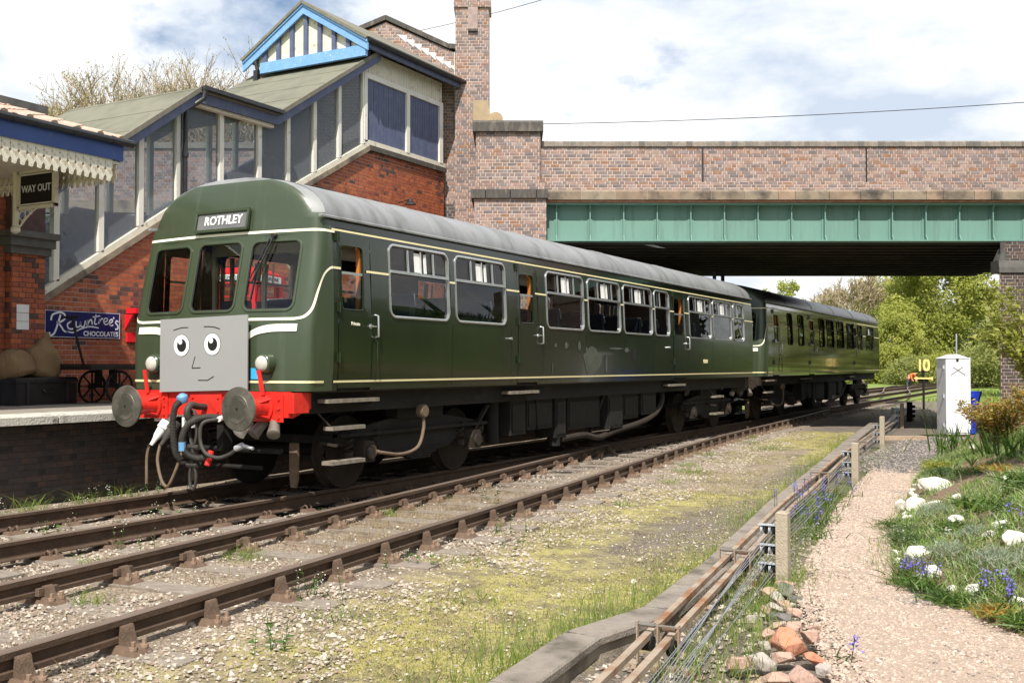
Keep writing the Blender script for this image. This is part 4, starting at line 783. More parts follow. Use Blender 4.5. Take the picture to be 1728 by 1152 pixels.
def cat(pts, n=8):
    P = np.array([pts[0]] + list(pts) + [pts[-1]], float); o = []
    for i in range(1, len(P) - 2):
        for t in np.linspace(0, 1, n, endpoint=False):
            a, b, c, d = P[i - 1], P[i], P[i + 1], P[i + 2]; o.append(.5 * ((2 * b) + (-a + c) * t + (2 * a - 5 * b + 4 * c - d) * t * t + (-a + 3 * b - 3 * c + d) * t ** 3))
    o.append(P[-2]); return np.array(o)
LY = lambda q, s: [(y0 + a * 1.54, z0 + b * .46) for a, b in q]
letters = [  # handwriting in a unit panel
    ([(.07, .18), (.05, .10), (.09, .08), (.13, .2), (.17, .55), (.20, .84)], .034), ([(.08, .62), (.10, .82), (.19, .92), (.25, .85), (.25, .68), (.19, .56), (.15, .54)], .032), ([(.17, .54), (.21, .40), (.25, .24), (.30, .24)], .030),
    ([(.33, .60), (.29, .50), (.30, .36), (.35, .33), (.38, .44), (.36, .58), (.32, .60)], .026),
    ([(.40, .62), (.40, .46), (.42, .40), (.45, .46), (.46, .60), (.46, .47), (.48, .42), (.51, .48), (.52, .66)], .024),
    ([(.54, .48), (.55, .66), (.55, .48), (.57, .64), (.60, .70), (.61, .60), (.615, .52)], .024),
    ([(.665, .90), (.645, .62), (.65, .54), (.68, .56)], .024), ([(.62, .80), (.72, .86)], .020),
    ([(.70, .56), (.71, .74), (.71, .64), (.74, .76), (.76, .74)], .024),
    ([(.77, .62), (.82, .70), (.81, .78), (.78, .76), (.77, .62), (.80, .54), (.84, .60)], .022),
    ([(.85, .58), (.89, .67), (.885, .74), (.86, .72), (.845, .60), (.87, .50), (.90, .54)], .022),
    ([(.905, .84), (.91, .76)], .024), ([(.975, .66), (.95, .70), (.935, .62), (.965, .52), (.965, .40), (.93, .38)], .026),
    ([(.27, .25), (.36, .20), (.46, .34), (.58, .44), (.70, .40)], .022)]
sm = MB()
for q, wd in letters:
    P = cat(LY(q, 1)); b = stroke('s', P, wd, None, rs, XS + .037); o_ = len(sm.v); sm.v += b.v; sm.f += [[i + o_ for i in f] for f in b.f]; sm.m += b.m; sm.r += b.r
sm.build('script_lettering', 'enamel_white', rs)
text('lettering', 'CHOCOLATES', .115, 'enamel_white', rs, Vector((XS + .036, y0 + .735 * 1.54, z0 + .17 * .46)) - Vector((XS + .03, 3.0, 2.2)), (0, 1, 0), (0, 0, 1), offset=.003, sx=.98)
# black trunk, sacks, luggage barrow, red kiosk
tr = thing('trunk', 'black wooden trunk with two sacks lying on its lid', 'trunk', (-5.65, 1.75, PZ), R(8))
m = MB(); m.box((-.30, -.62, 0), (.30, .62, .34)); m.build('chest', 'black_trunk', tr, local=True)
m = MB(); m.prism([(-.31, -.63, .345), (.31, -.63, .345), (.31, -.63, .40), (.26, -.63, .43), (-.26, -.63, .43), (-.31, -.63, .40)], (0, 1.26, 0)); ld = m.build('lid', 'black_trunk', tr, local=True)
for s in (-.4, .4): MB().box((.301, s - .03, .02), (.315, s + .03, .37)).build('strap', 'black_iron', tr, local=True)
m = MB(); m.tube([(.30, -.1, .24), (.34, -.08, .20), (.34, .08, .20), (.30, .1, .24)], .012, 6); m.build('handle', 'black_iron', tr, local=True)
def sack(label, loc, rot, sx, sy, sz, neck):
    bm = bmesh.new(); bmesh.ops.create_icosphere(bm, subdivisions=5, radius=1); sd_ = Vector((sx * 31, sz * 17, 2))
    for v in bm.verts:
        p = v.co.copy(); sq = lambda a, e: math.copysign(abs(a) ** e, a)
        w_ = 1.12 - .30 * p.z - .10 * p.z * p.z           # heavy at the bottom, slack towards the top
        d = 1 + .13 * MN.noise(p * 1.4 + sd_) + .05 * MN.noise(Vector((p.x * 7, p.y * 7, p.z * 2)) + sd_)
        z = sq(p.z, .62) * sz
        if p.z < -.55: z = max(z, -sz * .80)
        if neck and p.z > .72:
            t = (p.z - .72) / .28; z += t * sz * .62; w_ *= (1 - .72 * t) if t < .6 else (.57 + .5 * (t - .6)); d += .10 * math.sin(9 * math.atan2(p.y, p.x)) * t
        v.co = (sq(p.x, .8) * sx * w_ * d, sq(p.y, .8) * sy * w_ * d, z)
    o = bmbuild(bm, 'sack', 'sack', None, True); o.location = loc; o.rotation_euler = rot; tag(o, label, 'sack', 'sacks on the black trunk')
    sb = MB().lathe((0, 0, sz * 1.12), (0, 0, 1), [(0, sx * .30), (.03, sx * .32)], 10) if neck else MB().tube([(-sx * .6, 0, sz * .93), (0, 0, sz * .99), (sx * .6, 0, sz * .93)], .012, 5)
    sb.build('tie' if neck else 'seam', 'hose_tan', o, local=True)
sack('plump brown hessian sack slumped over the left end of the black trunk', (-5.58, 1.36, PZ + .63), (R(8), R(-8), R(20)), .21, .27, .24, False)
sack('brown hessian sack with tied neck leaning right on the black trunk', (-5.68, 1.92, PZ + .67), (R(-8), R(4), R(-10)), .21, .25, .30, True)
bw = thing('luggage_barrow', 'dark flat platform barrow with iron wheels and upright handle beside the train', 'barrow', (-5.1, 3.1, PZ))
m = MB(); m.box((-5.6, 2.12, 1.46), (-4.75, 4.7, 1.53)); m.build('deck', 'frame_black', bw)
for i in range(6): MB().box((-5.6 + i * .142, 2.10, 1.532), (-5.6 + i * .142 + .135, 4.72, 1.555)).build('plank', 'timber_old' if False else 'frame_black', bw)
for y in (2.75, 4.3):
    for x in (-5.5, -4.85):
        m = MB(); m.tube([(x, y + .26 * math.cos(t), PZ + .26 + .26 * math.sin(t)) for t in np.linspace(0, 2 * math.pi, 25)], .022, 6)
        for q in range(8): t = q * math.pi / 4; m.bar((x, y, PZ + .27), (x, y + .25 * math.cos(t), PZ + .27 + .25 * math.sin(t)), .015, .03, up=(1, 0, 0))
        m.cyl((x - .05, y, PZ + .27), (x + .05, y, PZ + .27), .05, n=10); m.build('wheel', 'frame_black', bw)
    m = MB(); m.cyl((-5.55, y, PZ + .27), (-4.8, y, PZ + .27), .022, n=8); m.box((-5.4, y - .04, PZ + .29), (-5.3, y + .04, 1.46)); m.box((-5.05, y - .04, PZ + .29), (-4.95, y + .04, 1.46)); m.build('axle', 'frame_black', bw)
m = MB(); m.tube([(-5.2, 2.35, 1.5), (-5.2, 2.22, 1.9), (-5.2, 2.12, 2.25), (-5.2, 2.05, 2.3)], .022, 6); m.cyl((-5.4, 2.08, 2.3), (-5.0, 2.08, 2.3), .02, n=8); m.build('handle', 'frame_black', bw)
rb = thing('wall_bracket', 'small red painted wall bracket beside the train nose', 'bracket', (XS + .02, 3.8, 2.3))
m = MB(); m.box((XS + .01, 3.95, 2.46), (XS + .26, 4.25, 2.55)); m.build('shelf', 'phone_red', rb)
for y in (3.92, 4.2): MB().prism([(XS + .01, y, 2.44), (XS + .22, y, 2.44), (XS + .01, y, 2.16)], (0, .05, 0)).build('strut', 'phone_red', rb)
m = MB(); m.box((XS + .008, 3.95, 1.95), (XS + .05, 4.22, 2.12)); m.build('back_plate', 'phone_red', rb)
# telephone kiosk, seen through the cab windows
tk = thing('telephone_kiosk', 'red telephone kiosk on the platform, seen through the cab windows', 'kiosk', (-4.9, 5.7, PZ), R(12))
m = MB(); h = .45
for sx in (-1, 1):
    for sy in (-1, 1): m.box((sx * h - .06, sy * h - .06, 0), (sx * h + .06, sy * h + .06, 2.12))
m.box((-.5, -.5, 0), (.5, .5, .32)); m.build('body', 'phone_red', tk, local=True)
m = MB(); m.box((-.53, -.53, 2.12), (.53, .53, 2.32)); m.add([(-.5, -.5, 2.32), (.5, -.5, 2.32), (.5, .5, 2.32), (-.5, .5, 2.32), (-.3, -.3, 2.43), (.3, -.3, 2.43), (.3, .3, 2.43), (-.3, .3, 2.43)], [(0, 1, 5, 4), (1, 2, 6, 5), (2, 3, 7, 6), (3, 0, 4, 7), (4, 5, 6, 7)]); m.build('roof', 'phone_red', tk, local=True)
for q, (x, y) in enumerate(((0, -1), (1, 0))):
    ax = V3(1, 0, 0) if q == 0 else V3(0, 1, 0); n_ = V3(x, y, 0); c = n_ * .48
    m = MB()
    for i in range(9): z = .34 + i * .22; m.bar(c - ax * .4 + V3(0, 0, z), c + ax * .4 + V3(0, 0, z), .03, .025)
    for s in (-.26, .26): m.bar(c + ax * s + V3(0, 0, .34), c + ax * s + V3(0, 0, 2.12), .03, .025, up=n_)
    m.build('glazing_bars', 'phone_red', tk, local=True)
    P = [c - ax * .4 + V3(0, 0, .33), c + ax * .4 + V3(0, 0, .33), c + ax * .4 + V3(0, 0, 2.11), c - ax * .4 + V3(0, 0, 2.11)]; MB().add(P, [(0, 1, 2, 3)]).build('pane', 'kiosk_glass', tk, local=True)
    o = MB().prism([c + n_ * .055 + ax * a + V3(0, 0, z) for a, z in ((-.38, 2.16), (.38, 2.16), (.38, 2.28), (-.38, 2.28))], n_ * .008).build('name_panel', 'ink_white', tk, local=True)
    text('lettering', 'TELEPHONE', .10, 'ink_black', tk, Vector(c + n_ * .066 + V3(0, 0, 2.22)), Vector(ax), (0, 0, 1))
# ================================================================= railcar (local: front at y=0, running away along +y, rail top z=0)
PRZ = [1.24, 1.35, 1.6, 1.9, 2.1, 2.3, 2.6, 2.8, 3.0, 3.12, 3.22]; PRX = [1.385, 1.398, 1.408, 1.41, 1.41, 1.408, 1.40, 1.388, 1.372, 1.36, 1.345]
SXp = lambda z: float(np.interp(z, PRZ, PRX))
ARCH = [(1.345 * math.cos(t) ** .82 if math.cos(t) > 0 else 0, 3.22 + .55 * math.sin(t)) for t in np.linspace(0, math.pi / 2, 13)]
_az = [z for x, z in ARCH]; _ax = [x for x, z in ARCH]
def HW(z): return SXp(z) if z <= 3.22 else float(np.interp(z, _az, _ax))
def Y0(z): return float(np.interp(z, [1.2, 1.9, 2.1, 2.3, 2.95, 3.2, 3.5, 3.68, 3.75, 3.78], [-.16, -.16, -.125, -.09, .05, .09, .13, .17, .21, .25]))
def FY(x, z): return Y0(z) + .10 * (x / 1.2) ** 2
XR = 1.20
def rrect(a0, a1, b0, b1, r, n=6):
    P = []
    for cx, cy, t0 in ((a1 - r, b1 - r, 0), (a0 + r, b1 - r, 90), (a0 + r, b0 + r, 180), (a1 - r, b0 + r, 270)):
        for k in range(n + 1): t = R(t0 + 90 * k / n); P.append((cx + r * math.cos(t), cy + r * math.sin(t)))
    return P
def sub(a, b, brk): return [a] + [q for q in brk if a + .01 < q < b - .01] + [b]
class Skin:
    """panels on a mapped surface S(a,b)->xyz, with rounded window openings"""
    def __init__(s, S, flip=False): s.S = S; s.mb = MB(); s.flip = flip
    def quad(s, a0, a1, b0, b1, brk=PRZ, m=0, na=1):
        bs = sub(b0, b1, brk); as_ = np.linspace(a0, a1, na + 1); V = [s.S(a, b) for b in bs for a in as_]; w_ = na + 1
        F = [(j * w_ + i, j * w_ + i + 1, (j + 1) * w_ + i + 1, (j + 1) * w_ + i) for j in range(len(bs) - 1) for i in range(na)]
        s.mb.add(V, [f[::-1] for f in F] if s.flip else F, m)
    def ring(s, A, W_, r=.1, m=0, depth=.035, D=None):
        """cell A=(a0,a1,b0,b1) with a rounded opening W_"""
        inn = rrect(*W_, r); ca, cb = (W_[0] + W_[1]) / 2, (W_[2] + W_[3]) / 2; out = []
        for a, b in inn:
            dx, dy = a - ca, b - cb; t = 1e9
            if dx > 1e-9: t = min(t, (A[1] - ca) / dx)
            if dx < -1e-9: t = min(t, (A[0] - ca) / dx)
            if dy > 1e-9: t = min(t, (A[3] - cb) / dy)
            if dy < -1e-9: t = min(t, (A[2] - cb) / dy)
            out.append((ca + dx * t, cb + dy * t))
        for cor in ((A[1], A[3]), (A[0], A[3]), (A[0], A[2]), (A[1], A[2])):      # snap the nearest to each corner
            k = min(range(len(out)), key=lambda i: (out[i][0] - cor[0]) ** 2 + (out[i][1] - cor[1]) ** 2); out[k] = cor
        n = len(inn); V = [s.S(*p) for p in inn] + [s.S(*p) for p in out]
        F = [(i, n + i, n + (i + 1) % n, (i + 1) % n) for i in range(n)]
        s.mb.add(V, F if not s.flip else [f[::-1] for f in F], m)
def frame_loop(mb, S, W_, r, wd, out_, inn_, Nrm, m=0):
    """rounded frame: outer edge slightly over the panel, proud by out_, recess inn_"""
    o = rrect(W_[0] - wd, W_[1] + wd, W_[2] - wd, W_[3] + wd, r + wd); i_ = rrect(*W_, r); n = len(o); N_ = np.array(Nrm, float)
    rings = [[np.array(S(*p)) for p in o], [np.array(S(*p)) + N_ * out_ for p in o], [np.array(S(*p)) + N_ * out_ for p in i_], [np.array(S(*p)) - N_ * inn_ for p in i_]]
    # a slight round by a mid ring
    mid = [np.array(S(*p)) + N_ * (out_ * 1.5) for p in rrect(W_[0] - wd / 2, W_[1] + wd / 2, W_[2] - wd / 2, W_[3] + wd / 2, r + wd / 2)]
    rings = [rings[0], rings[1], mid, rings[2], rings[3]]
    V = [q for ring in rings for q in ring]; F = []
    sg = np.dot(np.cross(np.array(S(W_[1], W_[2])) - np.array(S(W_[0], W_[2])), np.array(S(W_[0], W_[3])) - np.array(S(W_[0], W_[2]))), N_) > 0
    for k in range(4):
        for j in range(n):
            f = (k * n + j, k * n + (j + 1) % n, (k + 1) * n + (j + 1) % n, (k + 1) * n + j); F.append(f if sg else f[::-1])
    mb.add(V, F, m)
def pane_poly(S, W_, r, Nrm, depth):
    N_ = np.array(Nrm, float); return [np.array(S(*p)) - N_ * depth for p in rrect(*W_, r, 4)]
def make_coach(root, wins, doors, green, cabg, roof, frame, L=17.53, detail=True, beam='signal_red'):
    B = lambda mb, n, mt, p=root, **k: mb.build(n, mt, p, local=True, **k)
    # ---- front cap
    S = lambda x, z: (x, FY(x, z), z)
    fw_ = [(-1.15, -.49, 2.17, 2.955), (-.335, .335, 2.17, 2.965), (.49, 1.15, 2.17, 2.955)]
    sk = Skin(S)
    FZ = [1.24, 1.5, 1.8, 1.95, 2.05, 2.1, 2.2, 2.4, 2.6, 2.8, 2.95, 3.05, 3.12, 3.22]
    sk.quad(-XR, XR, 1.24, 2.10, FZ, na=16); sk.quad(-XR, XR, 3.03, 3.22, FZ, na=16)
    cx_ = [-XR, -.4125, .4125, XR]
    for k, W_ in enumerate(fw_): sk.ring((cx_[k], cx_[k + 1], 2.10, 3.03), W_, .085)
    fz2 = FZ
    for s in (-1, 1):                                  # rounded corner pillars
        zs = FZ; na = 7; V = []; yc = .40
        for z in zs:
            hw = HW(z); yb = FY(XR, z)
            for k in range(na + 1): t = math.pi / 2 * k / na; V.append((s * (XR + (hw - XR) * math.sin(t)), yb + .13 * (1 - math.cos(t)), z))
            V.append((s * hw, yc, z))
        w_ = na + 2; F = [(j * w_ + i, j * w_ + i + 1, (j + 1) * w_ + i + 1, (j + 1) * w_ + i) for j in range(len(zs) - 1) for i in range(na + 1)]
        sk.mb.add(V, F if s > 0 else [f[::-1] for f in F])
    # dome above the windows: the pillar section morphs into the roof arch
    zs = list(np.linspace(3.22, 3.60, 7)) + [3.66, 3.71, 3.745, 3.765]; rows = []
    def dome_row(z):
        hw = HW(z); row = []
        for k in range(-12, 13):
            t = k / 12; x = hw * t; row.append((x, FY(min(abs(x), XR), z) + .13 * max(0, (abs(t) - .86) / .14) ** 2, z))
        return row
    rows = [dome_row(z) for z in zs]; V = [p for r_ in rows for p in r_]
    gi = [(j * 25 + i, j * 25 + i + 1, (j + 1) * 25 + i + 1, (j + 1) * 25 + i) for j in range(len(zs) - 1) for i in range(24)]; ed_ = lambda f: (f[0] // 25 >= len(zs) - 3) or (f[0] // 25 >= 1 and (f[0] % 25 in (0, 23)))
    n0 = len(sk.mb.v); sk.mb.v += V
    for f in gi: sk.mb.f.append([n0 + q for q in f]); sk.mb.m.append(1 if ed_(f) else 0); sk.mb.r.append(.5)
    front = B(sk.mb, 'cab_front', [cabg, roof], smooth=True, ang=50)
    # ---- roof: from the edge of the dome backwards
    m = MB(); edge = [rows[j][24] for j in range(len(zs))] + [(0, rows[-1][12][1] + .02, 3.77)] + [rows[j][0] for j in range(len(zs) - 1, -1, -1)]
    n = len(edge); ysr = [.45] + list(np.arange(2.6, L, 3.26)) + [L]
    V = [(x, y, z + .004) for x, y, z in edge]
    for y in ysr: V += [(x, y, z + .004) for x, _, z in edge]
    m.add(V, [(r_ * n + i, r_ * n + i + 1, (r_ + 1) * n + i + 1, (r_ + 1) * n + i) for r_ in range(len(ysr)) for i in range(n - 1)])
    ro = B(m, 'roof', roof, smooth=True, ang=40)
    for y in ysr[1:-1]:                                # roof sheet joints
        mm = MB(); mm.tube([(x * 1.002, y, z + .006) for x, _, z in edge[1:-1]], .005, 4); B(mm, 'roof_seam', roof, ro)
    for s in (-1, 1):
        mm = MB(); mm.prism([(s * 1.343, .2, 3.225), (s * 1.385, .2, 3.225), (s * 1.385, .2, 3.245), (s * 1.35, .2, 3.262)], (0, L - .2, 0)); B(mm, 'gutter', roof, ro)
    for k, y in enumerate(np.arange(2.5, L, 3.1) if roof == 'roof_black' else []):     # roof ventilators
        mm = MB(); mm.prism([(-.14, y, 3.765), (.14, y, 3.765), (.14, y, 3.82), (.09, y, 3.86), (-.09, y, 3.86), (-.14, y, 3.82)], (0, .34, 0)); B(mm, 'roof_vent', roof, ro)
    # ---- sides
    ent = sorted([(a - .06, b + .06, 'w', (a, b)) for a, b in wins] + [(a, b, 'd', (a, b)) for a, b in doors])
    for s in (1, -1):
        S2 = lambda y, z, s=s: (s * SXp(z), y, z)
        sk = Skin(S2, flip=s < 0); y = .40; Z0, Z1 = 2.08, 3.08
        for a, b, k, W_ in ent:
            if a > y: sk.quad(y, a, Z0, Z1)
            if k == 'w':
                sk.ring((a, b, Z0, Z1), (W_[0], W_[1], 2.15, 3.02), .095); sk.quad(a, b, 1.24, Z0); sk.quad(a, b, Z1, 3.22)
            else: sk.quad(a, b, 3.13, 3.22)
            if a > y: sk.quad(y, a, 1.24, Z0); sk.quad(y, a, Z1, 3.22)
            y = b
        sk.quad(y, L, 1.24, Z0); sk.quad(y, L, Z0, Z1); sk.quad(y, L, Z1, 3.22)
        B(sk.mb, 'body_side', green, smooth=True, ang=40)
        for a, b, k, W_ in ent:
            if k == 'w':
                Wn = (W_[0], W_[1], 2.15, 3.02); m = MB(); frame_loop(m, S2, Wn, .095, .030, .012, .03, (s, 0, 0))
                wo_ = B(m, 'window', frame, smooth=True, ang=50)
                zt = 2.70; wdt = W_[1] - W_[0]; m = MB()
                X_ = lambda z, q: s * (SXp(z) + q)
                m.bar((X_(zt, .004), W_[0], zt), (X_(zt, .004), W_[1], zt), .03, .035)
                bars = [.30, .52, .74] if wdt > 1.1 else [.36] if wdt < 1.0 else [.3, .6]
                for q in bars: yq = W_[0] + wdt * q; m.bar((X_(2.70, .0), yq, zt), (X_(3.0, .0), yq, 3.0), .018, .022, up=(s, 0, 0))
                B(m, 'transom', frame, wo_)
                if wdt > 1.1:                           # sliding ventilators pushed open
                    for q0, q1 in ((.43, .53), (.60, .64)):
                        MB_ = MB(); ya = W_[0] + wdt * q0; yb = W_[0] + wdt * q1; MB_.prism([(X_(2.72, -.03), ya, 2.73), (X_(2.72, -.03), yb, 2.73), (X_(2.98, -.03), yb, 2.98), (X_(2.98, -.03), ya, 2.98)], (s * .012, 0, 0)); B(MB_, 'ventilator', 'vent_white', wo_)
                    P = [p for p in pane_poly(S2, (W_[0], W_[1], 2.15, zt), .07, (s, 0, 0), .022)]
                    m = MB(); m.add(P, [tuple(range(len(P)))]); B(m, 'pane', 'train_glass', wo_)
                    for q0, q1 in ((.0, .43), (.64, 1.)):
                        m = MB(); m.add([np.array(S2(yy, zz)) - V3(s, 0, 0) * .02 for yy, zz in ((W_[0] + wdt * q0, zt), (W_[0] + wdt * q1, zt), (W_[0] + wdt * q1 - (.05 if q1 == 1 else 0), 3.02), (W_[0] + wdt * q0 + (.05 if q0 == 0 else 0), 3.02))], [(0, 1, 2, 3)]); B(m, 'pane', 'train_glass', wo_)
                else:
                    P = pane_poly(S2, Wn, .09, (s, 0, 0), .022); m = MB(); m.add(P, [tuple(range(len(P)))]); B(m, 'pane', 'train_glass', wo_)
            else:
                Wd = (W_[0] + .07, W_[1] - .16 if W_[1] - W_[0] > .6 else W_[1] - .1, 2.19, 2.93); g = .007
                dk = Skin(lambda y, z, s=s: (s * (SXp(z) + .004), y, z), flip=s < 0)
                dk.quad(a + g, b - g, 1.27, 2.10); dk.ring((a + g, b - g, 2.10, 3.03), Wd, .05); dk.quad(a + g, b - g, 3.03, 3.122)
                do = B(dk.mb, 'door', green, smooth=True, ang=40)
                Sd = dk.S; m = MB(); frame_loop(m, Sd, Wd, .05, .012, .004, .03, (s, 0, 0)); B(m, 'window_frame', green, do)
                P = [np.array(Sd(*p)) - V3(s, 0, 0) * .02 for p in rrect(Wd[0], Wd[1], Wd[2], Wd[2] + .42, .03, 3)]; m = MB(); m.add(P, [tuple(range(len(P)))]); B(m, 'pane', 'train_glass', do)
                m = MB(); m.bar(np.array(Sd(Wd[0], Wd[2] + .42)) - V3(s * .02, 0, 0), np.array(Sd(Wd[1], Wd[2] + .42)) - V3(s * .02, 0, 0), .02, .03); B(m, 'sash_bar', 'alu', do)
                if s > 0:
                    for z in (1.62, 2.20, 3.02):
                        m = MB(); m.box((SXp(z) + .004, a - .035, z - .05), (SXp(z) + .028, a + .035, z + .05)); m.cyl((SXp(z) + .03, a, z - .06), (SXp(z) + .03, a, z + .06), .012, n=8); B(m, 'hinge', green, do)
                    z = 2.0; yb = b - .03
                    m = MB(); X_ = SXp(z); m.cyl((X_, yb, z), (X_ + .05, yb, z), .012, n=8); m.bar((X_ + .05, yb - .06, z), (X_ + .05, yb + .06, z), .014, .014); m.cyl((X_ + .003, yb, z), (X_ + .012, yb, z), .03, n=10); B(m, 'handle', 'alu', do)
                    yr = b + .07; m = MB(); m.tube([(X_, yr, 2.14), (X_ + .05, yr, 2.13), (X_ + .055, yr, 2.0), (X_ + .055, yr, 1.88), (X_, yr, 1.87)], .013, 8); B(m, 'grab_rail', 'alu', do, smooth=True)
                    if a < 1: m = MB(); m.tube([(X_, yr, 1.83), (X_ + .04, yr, 1.82), (X_ + .045, yr, 1.6), (X_ + .04, yr, 1.37), (X_, yr, 1.36)], .010, 8); B(m, 'grab_rail', green, do, smooth=True)
        for yq in [2.965, 4.62, 5.66, 7.30, 8.90, 10.51, 12.55, 14.24, 15.82] if detail else []:      # panel joints
            m = MB(); zs_ = [1.27, 1.45, 1.7, 1.95, 2.08] ; m.add([(s * (SXp(z) + .0025), yq + d, z) for z in zs_ for d in (-.004, .004)], [(2 * i, 2 * i + 1, 2 * i + 3, 2 * i + 2) for i in range(4)]); B(m, 'panel_joint', 'frame_black')
        # cream lines
        def hline(z, y0, y1, wd=.026):
            m = MB(); x0, x1 = s * (SXp(z - wd / 2) + .0065), s * (SXp(z + wd / 2) + .0065)
            m.add([(x0, y0, z - wd / 2), (x0, y1, z - wd / 2), (x1, y1, z + wd / 2), (x1, y0, z + wd / 2)], [(0, 1, 2, 3)] if s > 0 else [(3, 2, 1, 0)]); B(m, 'cream_line', 'cream_line')
        hline(3.085 if False else 3.10, .40, L - .02, .022); hline(1.345, .40, L - .02, .024)
        y = .40
        for a, b, k, W_ in ent + [(L - .02, L, 'e', None)]:
            aa = a + .025 if k == 'w' else a + .05; 
            if aa > y + .03: hline(2.655, y, aa)
            if k == 'w': y = b - .025
            elif k == 'd': y = b - .10
    # ---- lines and whiskers on the front
    def fstrip(pts, wd, name, mt, lift=.005):
        """pts in (t,z): x coordinate along the front incl. the rounded corner, as flat band"""
        def pos(q, z):
            s = 1 if q >= 0 else -1; a = abs(q)
            if a <= XR: x, y, nx, ny = q, FY(q, z), 0, -1
            else:
                t = min(1., (a - XR) / .24) * math.pi / 2; hw = HW(z); x = s * (XR + (hw - XR) * math.sin(t)); y = FY(XR, z) + .13 * (1 - math.cos(t)); nx, ny = s * math.sin(t), -math.cos(t)
                if a > XR + .24: y += a - XR - .24; nx, ny = s, 0
            return V3(x + nx * lift, y + ny * lift, z)
        P = np.array(pts, float); n = len(P); T = np.gradient(P, axis=0); T /= np.linalg.norm(T, axis=1)[:, None] + 1e-9; Nq = np.stack([-T[:, 1], T[:, 0]], 1)
        W_ = np.full(n, wd) if np.isscalar(wd) else np.array(wd)
        V = [pos(*(P[i] - Nq[i] * W_[i] / 2)) for i in range(n)] + [pos(*(P[i] + Nq[i] * W_[i] / 2)) for i in range(n)]
        m = MB(); m.add(V, [(i, i + 1, n + i + 1, n + i) for i in range(n - 1)]); return B(m, name, mt)
    lin = lambda a, b, z, n=60: [(q, z) for q in np.linspace(a, b, n)]
    E_ = XR + .24 + .16
    fstrip(lin(-E_, E_, 3.075), .030, 'cream_line', 'cream_front'); fstrip(lin(-E_, E_, 1.345), .026, 'cream_line', 'cream_line')
    c1 = [(q, 2.055) for q in np.linspace(0, XR - .02, 30)] + [tuple(p) for p in cat([(XR, 2.055), (XR + .09, 2.08), (XR + .16, 2.18), (XR + .21, 2.40), (XR + .27, 2.56), (XR + .36, 2.64), (XR + .42, 2.655)], 6)]
    fstrip(c1, .030, 'cream_line', 'cream_front'); fstrip([(-q, z) for q, z in c1[::-1]], .030, 'cream_line', 'cream_front')
    wk = cat([(1.235, 1.955), (1.0, 1.955), (.85, 1.945), (.70, 1.91), (.58, 1.84), (.42, 1.72), (.25, 1.60), (.0, 1.53)], 8); wdw = np.interp(np.linspace(0, 1, len(wk)), [0, .3, .6, 1], [.085, .085, .06, .05])
    fstrip(wk[::-1], wdw[::-1], 'whisker', 'cream_front', .006); fstrip([(-q, z) for q, z in wk], wdw, 'whisker', 'cream_front', .006)
    # ---- cab windows
    for W_ in fw_:
        m = MB(); frame_loop(m, S, W_, .085, .028, .010, .03, (0, -1, 0)); wo_ = B(m, 'cab_window', cabg, smooth=True, ang=50)
        m = MB(); m.tube([np.array(S(*p)) + V3(0, .004, 0) for p in rrect(*W_, .085)] + [np.array(S(*rrect(*W_, .085)[0])) + V3(0, .004, 0)], .010, 5); B(m, 'rubber_seal', 'rubber', wo_)
        P = [np.array(S(*p)) + V3(0, .018, 0) for p in rrect(*W_, .08)]; m = MB(); m.add(P, [tuple(range(len(P)))]); B(m, 'pane', 'cab_glass', wo_)
    # ---- interior
    m = MB(); m.box((-1.33, .15, 1.22), (1.33, L - .03, 1.26)); B(m, 'floor', 'interior_dark')
    m = MB(); m.box((-1.30, .5, 3.18), (1.30, L - .05, 3.20)); B(m, 'ceiling', 'interior_cream')
    m = MB(); m.box((-1.3, L - .06, 1.24), (1.3, L, 3.3)); m.prism([(x, L - .05, z) for x, z in [(1.345, 3.22)] + ARCH[1:] + [(-x, z) for x, z in ARCH[::-1][1:]]], (0, .05, 0)); m.box((-1.345, L - .05, 1.24), (1.345, L + .003, 3.22)); B(m, 'rear_end', green)
    m = MB(); m.box((-1.3, 1.22, 1.26), (1.3, 1.26, 2.12)); m.box((-1.3, 1.22, 2.98), (1.3, 1.26, 3.18))
    for xq in (-1.27, -.40, .40, 1.27): m.box((xq - .03, 1.221, 2.12), (xq + .03, 1.259, 2.98))
    B(m, 'cab_partition', 'interior_cream')
    m = MB(); m.prism([(-1.2, .0, 1.9), (-1.2, .35, 1.95), (-1.2, .38, 1.7), (-1.2, .05, 1.6)], (2.4, 0, 0)); B(m, 'control_desk', 'interior_dark')
    for x, y in ((-.75, .9), (.75, .9)):
        m = MB(); m.obox((x, y, 1.72), (1, 0, 0), (0, 1, 0), (0, 0, 1), (.23, .22, .05)); m.obox((x, y + .22, 2.05), (1, 0, 0), (0, 1, .12), (0, -.12, 1), (.23, .05, .32)); m.cyl((x, y, 1.26), (x, y, 1.7), .05, n=8); B(m, 'driver_seat', 'seat_blue')
    if detail:
        yseat = [1.9, 2.9, 3.9, 6.2, 7.1, 8.0, 8.9, 9.8, 10.7, 13.0, 13.9, 14.8, 15.7]
        for k, y in enumerate(yseat):
            for x in (-.8, .8):
                m = MB(); m.box((x - .5, y - .22, 1.55), (x + .5, y + .25, 1.68)); m.obox((x, y + .28, 2.02), (1, 0, 0), (0, 1, .12), (0, -.12, 1), (.5, .06, .42)); m.box((x - .45, y - .1, 1.26), (x + .45, y + .1, 1.55))
                so_ = B(m, 'seat', 'seat_blue'); m = MB(); m.tube([(x - .5, y + .34, 2.3), (x - .46, y + .36, 2.46), (x + .46, y + .36, 2.46), (x + .5, y + .34, 2.3)], .018, 6); B(m, 'seat_rail', 'alu', so_)
